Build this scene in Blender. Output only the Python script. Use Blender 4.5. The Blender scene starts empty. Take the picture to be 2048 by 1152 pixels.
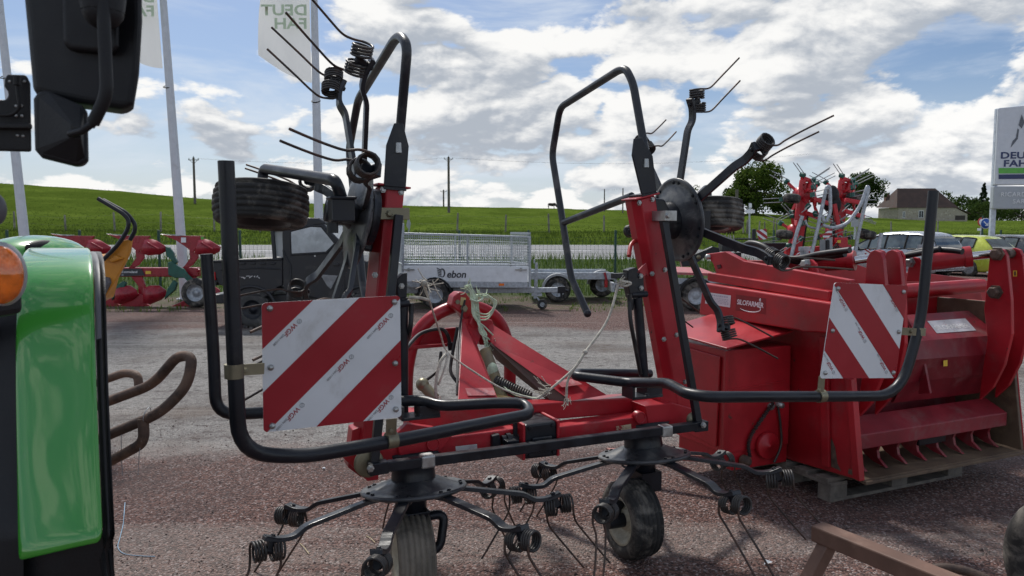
import bpy, bmesh, math, random
from mathutils import Vector as V, Matrix, noise as mnoise
rad = math.radians
sc = bpy.context.scene
col = sc.collection
random.seed(7)
# ------------------------------------------------------------------ camera, sky, sun, exposure
FPX, HZ, CZ = 1480.0, 460.0, 1.65          # focal length in pixels of a 2048 wide picture, horizon row, eye height
PITCH = math.atan((576 - HZ) / FPX)
cd = bpy.data.cameras.new('camera'); cam = bpy.data.objects.new('camera', cd); col.objects.link(cam)
cam.location = (0, 0, CZ); cam.rotation_euler = (rad(90) - PITCH, 0, 0)
cd.sensor_width = 36; cd.lens = FPX / 2048 * 36; cd.clip_start = 0.05; cd.clip_end = 6000
cd.dof.use_dof = True; cd.dof.focus_distance = 4.5; cd.dof.aperture_fstop = 8.0
sc.camera = cam
sc.view_settings.view_transform = 'Standard'; sc.view_settings.look = 'None'
sc.view_settings.exposure = 0.12; sc.view_settings.gamma = 1.0
SUN_EL, SUN_AZ = rad(52), rad(-22)           # high, behind the machines and a little to the left
sl = bpy.data.lights.new('sun', 'SUN'); sl.energy = 3.2; sl.angle = rad(6); sl.color = (1, .96, .9)
so = bpy.data.objects.new('sun', sl); col.objects.link(so); so.location = (0, 0, 60)
sdir = V((math.sin(SUN_AZ) * math.cos(SUN_EL), math.cos(SUN_AZ) * math.cos(SUN_EL), math.sin(SUN_EL)))
so.rotation_euler = sdir.to_track_quat('Z', 'Y').to_euler()

def N_(nt, t, **kw):
    n = nt.nodes.new(t)
    for k, v in kw.items():
        if k.startswith('i_'):
            key = k[2:]
            n.inputs[int(key) if key.isdigit() else key].default_value = v
        else: setattr(n, k, v)
    return n
def mathn(nt, op, a, b=None, c=None, clamp=False):
    n = nt.nodes.new('ShaderNodeMath'); n.operation = op; n.use_clamp = clamp
    for i, x in enumerate((a, b, c)):
        if x is None: continue
        if isinstance(x, (int, float)): n.inputs[i].default_value = x
        else: nt.links.new(x, n.inputs[i])
    return n.outputs[0]
def maprange(nt, x, a, b, c=0., d=1., smooth=True):
    n = nt.nodes.new('ShaderNodeMapRange'); n.interpolation_type = 'SMOOTHSTEP' if smooth else 'LINEAR'
    nt.links.new(x, n.inputs[0])
    for i, v in enumerate((a, b, c, d)): n.inputs[i + 1].default_value = v
    return n.outputs[0]
def mixc(nt, f, a, b, mode='MIX'):
    n = nt.nodes.new('ShaderNodeMix'); n.data_type = 'RGBA'; n.blend_type = mode
    for s, x in ((n.inputs[0], f), (n.inputs[6], a), (n.inputs[7], b)):
        if isinstance(x, (int, float)): s.default_value = x
        elif isinstance(x, tuple): s.default_value = (*x[:3], 1)
        else: nt.links.new(x, s)
    return n.outputs[2]

world = bpy.data.worlds.new('World'); sc.world = world; world.use_nodes = True
wt = world.node_tree; wt.nodes.clear()
wout = N_(wt, 'ShaderNodeOutputWorld'); wbg = N_(wt, 'ShaderNodeBackground'); wbg.inputs['Strength'].default_value = .1
wt.links.new(wbg.outputs[0], wout.inputs[0])
sky = N_(wt, 'ShaderNodeTexSky', sky_type='NISHITA', sun_disc=False, sun_elevation=SUN_EL, sun_rotation=SUN_AZ,
         altitude=200, air_density=1.0, dust_density=1.6, ozone_density=1.6)
tc = N_(wt, 'ShaderNodeTexCoord')
sep = N_(wt, 'ShaderNodeSeparateXYZ'); wt.links.new(tc.outputs['Generated'], sep.inputs[0])
az = mathn(wt, 'ARCTAN2', sep.outputs[0], sep.outputs[1]); el = mathn(wt, 'ARCSINE', sep.outputs[2])
# cloud fields live in compass direction and height above the horizon
def cloud_field(dz, detail=9, daz=0.0):
    cx = N_(wt, 'ShaderNodeCombineXYZ')
    e2 = mathn(wt, 'ADD', el, dz)
    # clouds pile up and flatten towards the horizon
    v = mathn(wt, 'MULTIPLY', mathn(wt, 'POWER', mathn(wt, 'MAXIMUM', mathn(wt, 'ADD', e2, .10), .001), .62), 4.0)
    a2 = mathn(wt, 'ADD', az, daz)
    spread = mathn(wt, 'DIVIDE', 1.0, mathn(wt, 'ADD', mathn(wt, 'MAXIMUM', e2, 0.0), .55))
    u = mathn(wt, 'MULTIPLY', mathn(wt, 'MULTIPLY', mathn(wt, 'SINE', a2), spread), 1.85)
    w = mathn(wt, 'MULTIPLY', mathn(wt, 'MULTIPLY', mathn(wt, 'COSINE', a2), spread), 1.85)
    for i, s in enumerate((u, w, v)): wt.links.new(s, cx.inputs[i])
    nz = N_(wt, 'ShaderNodeTexNoise', i_Scale=2.5, i_Detail=detail, i_Roughness=.56, i_Lacunarity=2.1, i_Distortion=.15)
    wt.links.new(cx.outputs[0], nz.inputs['Vector'])
    # rounded billows on top of the smooth field
    bl = N_(wt, 'ShaderNodeTexNoise', noise_type='RIDGED_MULTIFRACTAL', normalize=False, i_Scale=3.6, i_Detail=min(5, detail - 2), i_Roughness=.5, i_Lacunarity=2.1, i_Offset=.85, i_Gain=1.4, i_Distortion=.1)
    wt.links.new(cx.outputs[0], bl.inputs['Vector'])
    return mathn(wt, 'SUBTRACT', mathn(wt, 'MULTIPLY_ADD', nz.outputs['Fac'], 1.12, -.06), mathn(wt, 'MULTIPLY', mathn(wt, 'SUBTRACT', bl.outputs['Fac'], BM), BA))
BM, BA = .75, .15
def blob(u0, v0, ru, rv, amp):       # an area with more (or less) cloud: azimuth, elevation, half sizes, amount
    a = mathn(wt, 'DIVIDE', mathn(wt, 'SUBTRACT', az, u0), ru); b = mathn(wt, 'DIVIDE', mathn(wt, 'SUBTRACT', el, v0), rv)
    d = mathn(wt, 'ADD', mathn(wt, 'MULTIPLY', a, a), mathn(wt, 'MULTIPLY', b, b))
    return mathn(wt, 'MULTIPLY', mathn(wt, 'EXPONENT', mathn(wt, 'MULTIPLY', d, -1.0)), amp)
def sd(px, py):                      # picture pixel -> compass direction and elevation, used only to set BLOBS
    x, y = (px - 1024) / FPX, (HZ - py) / FPX
    return math.atan2(x, 1), math.atan2(y, math.hypot(1, x))
BLOBS = [(620, 110, 150, 95, .10), (950, 150, 180, 110, .13), (1300, 60, 320, 70, .14), (1800, 60, 330, 100, .14), (1650, 250, 190, 90, .12),
         (1130, 250, 260, 110, .10), (1880, 340, 200, 80, .10), (330, 110, 240, 120, -.16), (430, 20, 160, 60, -.16), (960, 20, 90, 60, -.2),
         (1400, 230, 150, 60, -.13), (1930, 130, 80, 50, -.12), (250, 240, 120, 40, .06), (600, 300, 380, 70, .05), (2040, 190, 80, 60, .12), (420, 190, 140, 60, -.05)]
bias = None
for px, py, wx, wy, amp in BLOBS:
    u0, v0 = sd(px, py); b_ = blob(u0, v0, wx / FPX, wy / FPX, amp)
    bias = b_ if bias is None else mathn(wt, 'ADD', bias, b_)
c0 = mathn(wt, 'ADD', cloud_field(0), bias); c1 = mathn(wt, 'ADD', cloud_field(.05, 3, -.02), bias)
f0 = cloud_field(0); fine = mathn(wt, 'SUBTRACT', f0, cloud_field(.022, 9, -.012)); fine2 = mathn(wt, 'SUBTRACT', f0, cloud_field(.007, 10, -.004))
horizon_veil = maprange(wt, el, -.02, .22, .05, 0)
c0 = mathn(wt, 'ADD', c0, horizon_veil); c1 = mathn(wt, 'ADD', c1, horizon_veil)
dens = maprange(wt, c0, .532, .625)
thick = maprange(wt, c1, .46, .90, smooth=False)
lit = mathn(wt, 'ADD', mathn(wt, 'ADD', mathn(wt, 'SUBTRACT', .80, mathn(wt, 'MULTIPLY', thick, .62)), mathn(wt, 'MULTIPLY', fine, 1.55)), mathn(wt, 'MULTIPLY', fine2, 1.9))
lit = maprange(wt, lit, .08, .94)
# sky away from the sun is brightened, added fill for faces towards the viewer
sunv = N_(wt, 'ShaderNodeVectorMath', operation='DOT_PRODUCT'); wt.links.new(tc.outputs['Generated'], sunv.inputs[0]); sunv.inputs[1].default_value = tuple(sdir)
sky_fill = maprange(wt, sunv.outputs['Value'], -.3, .65, 1.32, 1.0)
cloudc = mixc(wt, lit, (4.1, 4.5, 5.1), (8.9, 8.85, 8.7))
# thin streaky high cloud over the blue
cx2 = N_(wt, 'ShaderNodeMapping'); cx2.inputs['Scale'].default_value = (2.2, 2.2, 11); cx2.inputs['Rotation'].default_value = (0, .18, 0)
wt.links.new(tc.outputs['Generated'], cx2.inputs['Vector'])
ci = N_(wt, 'ShaderNodeTexNoise', i_Scale=1.6, i_Detail=7, i_Roughness=.6, i_Distortion=.6); wt.links.new(cx2.outputs[0], ci.inputs['Vector'])
cirrus = mathn(wt, 'MULTIPLY', maprange(wt, ci.outputs['Fac'], .40, .74), .70)
skyc = mixc(wt, 1.0, sky.outputs[0], (.66, .74, .85), 'MULTIPLY')
sky2 = mixc(wt, cirrus, skyc, (6.6, 7.2, 8.0))
veil = maprange(wt, el, -.05, .22, .70, .0)
sky3 = mixc(wt, veil, sky2, (6.6, 7.2, 8.0))
allsky = mixc(wt, 1.0, mixc(wt, dens, sky3, cloudc), sky_fill, 'MULTIPLY')
wt.links.new(allsky, wbg.inputs['Color'])
world.cycles.sampling_method = 'MANUAL'; world.cycles.sample_map_resolution = 1024

# ------------------------------------------------------------------ points: where a ray through the photograph meets a real depth, height or machine plane
cp_, sp_ = math.cos(PITCH), math.sin(PITCH)
CAM = V((0, 0, CZ))
def ray(px, py):
    x, y = (px - 1024) / FPX, (576 - py) / FPX
    return V((x, cp_ + sp_ * y, -sp_ + cp_ * y))
def P(px, py, Y): r = ray(px, py); return CAM + r * (Y / r.y)
def Zp(px, py, z): r = ray(px, py); return CAM + r * ((z - CZ) / r.z)
ANG = rad(23.965)
MC = V((.12142, 3.51396, 0)); L = V((math.cos(ANG), math.sin(ANG), 0)); FW = V((-L.y, L.x, 0)); UP = V((0, 0, 1))
def M(px, py, f): r = ray(px, py); return CAM + r * ((f - (CAM - MC).dot(FW)) / r.dot(FW))      # plane f = const of the tedder
def NL(px, py, l): r = ray(px, py); return CAM + r * ((l - (CAM - MC).dot(L)) / r.dot(L))       # plane l = const of the tedder
def W(l, f, z): return MC + L * l + FW * f + UP * z
def lfz(q): d = q - MC; return d.dot(L), d.dot(FW), q.z

# ------------------------------------------------------------------ mesh building
ORG = {}
def frame_of(d, up=UP):
    d = d.normalized(); x = up.cross(d)
    if x.length < 1e-4: x = V((1, 0, 0)).cross(d)
    x.normalize(); return x, d.cross(x), d
def rnd(pts, r, n=6):
    out = [pts[0]]
    for i in range(1, len(pts) - 1):
        a, b, c = pts[i - 1], pts[i], pts[i + 1]
        rr = r[i] if isinstance(r, (list, tuple)) else r
        k = min(rr, (a - b).length * .48, (c - b).length * .48)
        p, q = b + (a - b).normalized() * k, b + (c - b).normalized() * k
        for j in range(n + 1):
            t = j / n; out.append(p * (1 - t) ** 2 + b * 2 * t * (1 - t) + q * t * t)
    out.append(pts[-1]); return out
def spline(pts, n=6):
    out = []
    for i in range(len(pts) - 1):
        p0, p1, p2, p3 = pts[max(i - 1, 0)], pts[i], pts[i + 1], pts[min(i + 2, len(pts) - 1)]
        for j in range(n):
            t = j / n
            out.append(.5 * ((2 * p1) + (p2 - p0) * t + (2 * p0 - 5 * p1 + 4 * p2 - p3) * t * t + (3 * p1 - p0 - 3 * p2 + p3) * t ** 3))
    out.append(pts[-1]); return out
class MB:
    def __init__(s): s.v = []; s.f = []; s.s = []; s.mi = []; s.m = 0
    def add(s, vs, fs, smooth=False):
        o = len(s.v); s.v += [V(v) for v in vs]
        for f in fs: s.f.append([o + i for i in f]); s.s.append(smooth); s.mi.append(s.m)
        return s
    def plate(s, pts, th):
        n = len(pts); th = V(th)
        s.add(list(pts) + [p + th for p in pts], [list(range(n))[::-1], [n + i for i in range(n)]] + [[i, (i + 1) % n, n + (i + 1) % n, n + i] for i in range(n)]); return s
    def box(s, c, sx, sy, sz, x=V((1, 0, 0)), y=V((0, 1, 0)), z=V((0, 0, 1))):
        c = V(c); a, b, d = x * sx / 2, y * sy / 2, z * sz / 2
        return s.plate([c - a - b - d, c + a - b - d, c + a + b - d, c - a + b - d], d * 2)
    def bar(s, p0, p1, w, h, up=UP):
        x, y, d = frame_of(p1 - p0, up); a, b = x * w / 2, y * h / 2
        return s.plate([p0 - a - b, p0 + a - b, p0 + a + b, p0 - a + b], p1 - p0)
    def tube(s, pts, r, n=10, caps=True, closed=False):
        m = len(pts); tang = []
        for i in range(m):
            a = pts[i - 1] if i > 0 or closed else pts[i]; b = pts[(i + 1) % m] if i < m - 1 or closed else pts[i]
            d = b - a; tang.append(d.normalized() if d.length > 1e-9 else V((0, 0, 1)))
        x = frame_of(tang[0])[0]; vs = []
        for i in range(m):
            x = x - tang[i] * x.dot(tang[i]); x.normalize(); y = tang[i].cross(x)
            rr = r[i] if isinstance(r, (list, tuple)) else r
            for k in range(n):
                a = 2 * math.pi * k / n; vs.append(pts[i] + x * (rr * math.cos(a)) + y * (rr * math.sin(a)))
        fs = [[i * n + k, i * n + (k + 1) % n, ((i + 1) % m) * n + (k + 1) % n, ((i + 1) % m) * n + k] for i in range(m if closed else m - 1) for k in range(n)]
        s.add(vs, fs, True)
        if caps and not closed: s.add(vs[:n], [list(range(n))[::-1]]); s.add(vs[-n:], [list(range(n))])
        return s
    def cyl(s, p0, p1, r, n=14): return s.tube([p0, p1], r, n)
    def lathe(s, o, ax, prof, n=24, smooth=True):
        x, y, z = frame_of(ax); vs = []
        for r, h in prof:
            for k in range(n): a = 2 * math.pi * k / n; vs.append(o + z * h + x * (r * math.cos(a)) + y * (r * math.sin(a)))
        fs = [[i * n + k, i * n + (k + 1) % n, (i + 1) * n + (k + 1) % n, (i + 1) * n + k] for i in range(len(prof) - 1) for k in range(n)]
        s.add(vs, fs, smooth)
        big = max(r for r, h in prof) * .75
        if prof[0][0] < big and abs(prof[0][0] - prof[-1][0]) < .1 * big and prof[0][0] > .15 * big: return s      # an open ring such as a tyre
        if prof[0][0] > 1e-4: s.add(vs[:n], [list(range(n))[::-1]])
        if prof[-1][0] > 1e-4: s.add(vs[-n:], [list(range(n))])
        return s
    def ball(s, c, rx, ry=None, rz=None, nu=12, nv=8, x=V((1, 0, 0)), y=V((0, 1, 0)), z=V((0, 0, 1))):
        ry = ry or rx; rz = rz or rx; c = V(c); vs = []
        for i in range(nv + 1):
            t = math.pi * i / nv
            for k in range(nu):
                a = 2 * math.pi * k / nu
                vs.append(c + x * (rx * math.sin(t) * math.cos(a)) + y * (ry * math.sin(t) * math.sin(a)) + z * (rz * math.cos(t)))
        return s.add(vs, [[i * nu + k, (i + 1) * nu + k, (i + 1) * nu + (k + 1) % nu, i * nu + (k + 1) % nu] for i in range(nv) for k in range(nu)], True)
    def bolt(s, p, d, r=.011, h=.009):
        x, y, z = frame_of(d); s.lathe(p, z, [(r * 1.35, 0), (r * 1.35, h * .3), (r, h * .3), (r, h * .9), (r * .8, h)], 6, False); return s
    def grid(s, rows, smooth=True, flip=False):
        n = len(rows[0]); vs = [p for r in rows for p in r]
        return s.add(vs, [[i * n + k, i * n + k + 1, (i + 1) * n + k + 1, (i + 1) * n + k] for i in range(len(rows) - 1) for k in range(n - 1)], smooth)
    def build(s, name, mats, parent=None, bevel=0, local=False, recalc=True, seg=2):
        if not isinstance(mats, (list, tuple)): mats = [mats]
        if local: org = V((0, 0, 0))
        elif parent is not None: org = ORG[parent]
        else:
            zs = min(v.z for v in s.v); org = V((sum(v.x for v in s.v) / len(s.v), sum(v.y for v in s.v) / len(s.v), zs))
        me = bpy.data.meshes.new(name); me.from_pydata([v - org for v in s.v], [], s.f)
        for m in mats: me.materials.append(m)
        me.polygons.foreach_set('use_smooth', s.s); me.polygons.foreach_set('material_index', s.mi)
        if recalc:
            bm = bmesh.new(); bm.from_mesh(me); bmesh.ops.recalc_face_normals(bm, faces=bm.faces); bm.to_mesh(me); bm.free()
        o = bpy.data.objects.new(name, me); col.objects.link(o); ORG[o] = org
        if parent is not None: o.parent = parent
        elif not local: o.location = org
        if bevel:
            b = o.modifiers.new('bevel', 'BEVEL'); b.width = bevel; b.segments = seg; b.limit_method = 'ANGLE'; b.angle_limit = rad(38); b.use_clamp_overlap = True
            b.harden_normals = False
        return o
def tag(o, label=None, cat=None, group=None, kind=None):
    if label: o['label'] = label
    if cat: o['category'] = cat
    if group: o['group'] = group
    if kind: o['kind'] = kind
    return o
def thing(name, label, cat, loc, group=None):
    o = bpy.data.objects.new(name, None); col.objects.link(o); o.location = loc; ORG[o] = V(loc); o.empty_display_size = .2
    return tag(o, label, cat, group)
def copy_tree(o, parent=None):
    c = o.copy(); col.objects.link(c); c.parent = parent
    for ch in list(o.children): copy_tree(ch, c)
    return c
def text(body, mat_, o, x, y, size, parent, bold=0.0, name='lettering', shear=0.0, align='LEFT', spacing=1.0, extrude=0.0, xs=1.0):
    cu = bpy.data.curves.new(name, 'FONT'); cu.body = body; cu.size = size; cu.offset = bold * size; cu.shear = shear; cu.align_x = align
    cu.space_character = spacing; cu.resolution_u = 3; cu.extrude = extrude
    t = bpy.data.objects.new(name, cu); col.objects.link(t)
    bpy.context.view_layer.update()
    me = bpy.data.meshes.new_from_object(t.evaluated_get(bpy.context.evaluated_depsgraph_get()))
    bpy.data.objects.remove(t); bpy.data.curves.remove(cu)
    x = x.normalized() if isinstance(x, V) else x; y = (y - x * y.dot(x)).normalized(); z = x.cross(y); x = x * xs; mt = Matrix(((x.x, y.x, z.x, o.x), (x.y, y.y, z.y, o.y), (x.z, y.z, z.z, o.z), (0, 0, 0, 1)))
    org = ORG[parent]; me.transform(Matrix.Translation(-org) @ mt)
    me.materials.clear(); me.materials.append(mat_)
    ob = bpy.data.objects.new(name, me); col.objects.link(ob); ob.parent = parent; ORG[ob] = org
    return ob

# ------------------------------------------------------------------ materials
def mat(name, c, rough=.5, metal=0., var=.18, scale=7., bump=0., bscale=60., dirt=None, damt=.0, dscale=5., coat=0., spec=.5, alpha=None, chips=None, camt=0.):
    m = bpy.data.materials.new(name); m.use_nodes = True; nt = m.node_tree; b = nt.nodes['Principled BSDF']
    t = N_(nt, 'ShaderNodeTexCoord'); n = N_(nt, 'ShaderNodeTexNoise', i_Scale=scale, i_Detail=6, i_Roughness=.6)
    nt.links.new(t.outputs['Object'], n.inputs['Vector'])
    lo = tuple(x * (1 - var) for x in c); hi = tuple(min(1, x * (1 + var)) for x in c)
    cc = mixc(nt, maprange(nt, n.outputs['Fac'], .3, .7), lo, hi); rr = maprange(nt, n.outputs['Fac'], .3, .7, max(.02, rough - .08), min(1, rough + .10))
    if dirt:
        d = N_(nt, 'ShaderNodeTexNoise', i_Scale=dscale, i_Detail=9, i_Roughness=.68, i_Distortion=.4); nt.links.new(t.outputs['Object'], d.inputs['Vector'])
        k = maprange(nt, d.outputs['Fac'], .62 - damt * .5, .78 - damt * .35); k = mathn(nt, 'MULTIPLY', k, min(1, .35 + damt))
        cc = mixc(nt, k, cc, dirt); rr = mathn(nt, 'MAXIMUM', rr, mathn(nt, 'MULTIPLY', k, .85))
    if chips:
        d2 = N_(nt, 'ShaderNodeTexNoise', i_Scale=dscale * 5, i_Detail=5, i_Roughness=.7); nt.links.new(t.outputs['Object'], d2.inputs['Vector'])
        k2 = maprange(nt, d2.outputs['Fac'], .70 - camt, .73 - camt); cc = mixc(nt, k2, cc, chips); rr = mathn(nt, 'MAXIMUM', rr, mathn(nt, 'MULTIPLY', k2, .8))
    nt.links.new(cc, b.inputs['Base Color']); nt.links.new(rr, b.inputs['Roughness'])
    b.inputs['Metallic'].default_value = metal; b.inputs['Specular IOR Level'].default_value = spec
    b.inputs['Coat Weight'].default_value = coat; b.inputs['Coat Roughness'].default_value = .035
    if bump:
        bn = N_(nt, 'ShaderNodeTexNoise', i_Scale=bscale, i_Detail=5); nt.links.new(t.outputs['Object'], bn.inputs['Vector'])
        bp = N_(nt, 'ShaderNodeBump', i_Strength=bump, i_Distance=.004); nt.links.new(bn.outputs['Fac'], bp.inputs['Height']); nt.links.new(bp.outputs[0], b.inputs['Normal'])
    return m
def glass(name, tint=(.6, .7, .72), alpha=.55, rough=.03):
    m = bpy.data.materials.new(name); m.use_nodes = True; nt = m.node_tree; b = nt.nodes['Principled BSDF']
    b.inputs['Base Color'].default_value = (*tint, 1); b.inputs['Roughness'].default_value = rough; b.inputs['Alpha'].default_value = alpha
    b.inputs['Specular IOR Level'].default_value = .8; return m
DUST = (.17, .145, .12); RUST = (.14, .065, .035)
RED = mat('red_paint', (.38, .012, .022), .36, var=.2, scale=3, dirt=(.26, .10, .09), damt=.14, dscale=4, chips=(.09, .035, .03), camt=.03, bump=.06, bscale=90)
RED2 = mat('dull_red_paint', (.37, .010, .018), .38, var=.28, scale=2.2, dirt=(.21, .05, .05), damt=.20, dscale=2.6, chips=(.09, .035, .025), camt=.035, bump=.08)
RED2_SHADED = mat('dull_red_paint_shaded', (.20, .009, .018), .52, var=.3, scale=2.5, dirt=(.20, .09, .085), damt=.3, dscale=3.5, chips=(.07, .03, .022), camt=.03, bump=.08)  # dull red with dirt, darkened in place of weaker light on the grab front
REDB = mat('bright_red_paint', (.5, .02, .03), .35, var=.15, dirt=DUST, damt=.05)
CRIM = mat('crimson_paint', (.30, .012, .025), .3, var=.15, dirt=DUST, damt=.05)
BLK = mat('black_paint', (.009, .011, .016), .36, var=.3, scale=9, dirt=(.09, .085, .08), damt=.08, dscale=6, bump=.12, bscale=120, chips=(.08, .07, .06), camt=.0, spec=.4)
BLKD = mat('dusty_black_paint', (.017, .020, .026), .36, var=.3, scale=9, dirt=(.13, .12, .11), damt=.22, dscale=7, bump=.1, bscale=120)
BLKP = mat('black_plastic', (.009, .009, .010), .55, spec=.35, var=.2, dirt=(.07, .065, .06), damt=.12, bump=.25, bscale=260)
DISC = mat('worn_rotor_disc', (.048, .052, .058), .34, var=.35, scale=5, dirt=(.24, .235, .22), damt=.34, dscale=6, bump=.06)
SPRG = mat('spring_steel', (.04, .038, .037), .42, metal=.2, var=.3, scale=14, dirt=(.13, .075, .05), damt=.25, dscale=10)
TINE = mat('worn_tine_steel', (.045, .035, .03), .5, metal=.3, var=.35, scale=16, dirt=(.12, .06, .04), damt=.4, dscale=12)
RUB = mat('tyre_rubber', (.020, .0195, .019), .75, var=.35, scale=10, dirt=(.22, .20, .17), damt=.36, dscale=9, bump=.3, bscale=80)
RUBD = mat('muddy_tyre_rubber', (.11, .098, .08), .85, var=.35, scale=7, dirt=(.24, .21, .17), damt=.52, dscale=8, bump=.4, bscale=70)
RUBG = mat('grey_tyre_rubber', (.05, .05, .05), .8, var=.3, scale=8, dirt=(.2, .19, .17), damt=.3, bump=.3)
ZINC = mat('zinc_plated_steel', (.42, .43, .42), .38, metal=.75, var=.2, scale=20, dirt=(.2, .18, .15), damt=.2)
GALV = mat('galvanised_steel', (.40, .43, .46), .48, metal=.45, var=.25, scale=22, dirt=(.22, .22, .22), damt=.15)
CHROME = mat('chrome_rod', (.6, .6, .6), .12, metal=1, var=.05)
OLIVE = mat('yellow_passivated_steel', (.24, .22, .15), .42, metal=.6, var=.2, dirt=(.1, .09, .07), damt=.2)
RUSTY = mat('rusty_steel', (.085, .055, .042), .72, var=.5, scale=11, dirt=(.20, .12, .08), damt=.42, dscale=9, bump=.6, bscale=90, chips=(.24, .21, .19), camt=.03)
RUSTO = mat('brown_rust_flat', (.155, .085, .06), .7, var=.25, scale=5, dirt=(.25, .16, .12), damt=.3, bump=.15)
BROWN = mat('worn_muddy_steel', (.095, .063, .040), .6, var=.3, scale=3, dirt=(.17, .12, .075), damt=.35, bump=.15)
WHITE = mat('white_reflective_sheet', (.66, .69, .71), .35, var=.05, scale=3, dirt=(.42, .42, .40), damt=.16, dscale=5)
SIGR = mat('red_reflective_sheet', (.31, .006, .016), .33, var=.10, scale=3, dirt=(.3, .05, .05), damt=.08)
WPAINT = mat('white_paint', (.74, .76, .78), .4, var=.06, dirt=(.4, .4, .38), damt=.1)
GREYP = mat('grey_print', (.33, .35, .36), .5, var=.1)
DGREY = mat('dark_print', (.03, .032, .04), .5, var=.1)
CREAM = mat('cream_rim_paint', (.46, .43, .33), .5, var=.15, dirt=(.2, .17, .12), damt=.3, dscale=8)
TGREEN = mat('glossy_green_paint', (.040, .275, .026), .22, var=.05, scale=1.5, coat=.9, dirt=(.10, .20, .09), damt=.05, dscale=9)
UBLK = mat('blue_black_plastic', (.011, .012, .016), .42, var=.2, dirt=(.06, .055, .05), damt=.15, bump=.15, bscale=90)
MIRB = mat('mirror_black_plastic', (.009, .010, .012), .5, spec=.35, var=.15, bump=.12, bscale=200)
TRIMG = mat('grey_rubber_trim', (.09, .09, .10), .5, var=.15)
PGREEN = mat('dark_green_paint', (.012, .095, .07), .35, var=.2, dirt=DUST, damt=.06)
GOLD = mat('amber_yellow_paint', (.52, .21, .018), .42, var=.15, dirt=(.3, .18, .08), damt=.15)
YELL = mat('yellow_label', (.75, .5, .05), .5, var=.05)
NAVY = mat('navy_print', (.022, .035, .12), .4, var=.1)
LGREEN = mat('lime_print', (.11, .42, .06), .4, var=.1)
PALEG = mat('pale_green_print', (.56, .68, .48), .6, var=.1)
SIGNG = mat('sign_grey_panel', (.38, .41, .45), .4, var=.05)
SIGNW = mat('sign_pale_panel', (.62, .65, .70), .4, var=.04)
BLUE = mat('blue_sign_face', (.02, .10, .42), .4, var=.05)
TWINE = mat('pale_green_twine', (.52, .62, .46), .85, var=.25, scale=40)
TWINEW = mat('dirty_white_twine', (.50, .47, .40), .85, var=.3, scale=40)
WOODG = mat('weathered_grey_wood', (.15, .132, .113), .85, var=.35, scale=12, bump=.4, bscale=50)  # weathered wood, darkened to stand in for shadow under the bucket lip
HOSE = mat('hydraulic_hose', (.014, .014, .015), .45, var=.2, dirt=DUST, damt=.15)
STICK = mat('worn_white_sticker', (.62, .62, .62), .5, var=.12, dirt=(.3, .12, .12), damt=.25, dscale=14)
STICKR = mat('faded_pink_sticker', (.42, .09, .10), .5, var=.2, dirt=(.5, .32, .32), damt=.3, dscale=20)
CARS = mat('silver_car_paint', (.45, .47, .50), .25, metal=.5, var=.05, coat=.6)
CARY = mat('lime_yellow_car_paint', (.50, .56, .06), .22, var=.05, coat=.8)
CARD = mat('dark_grey_car_paint', (.05, .055, .065), .22, var=.05, coat=.8)
GLS = glass('car_window_glass', (.18, .23, .24), .62)
TAIL = mat('red_lamp_lens', (.5, .01, .015), .15, var=.1, coat=.5)
AMBER = mat('orange_lamp_lens', (.75, .16, .01), .12, var=.25, scale=60, coat=1)
PLASTW = glass('scratched_clear_plastic', (.50, .53, .55), .80, .25)
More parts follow.
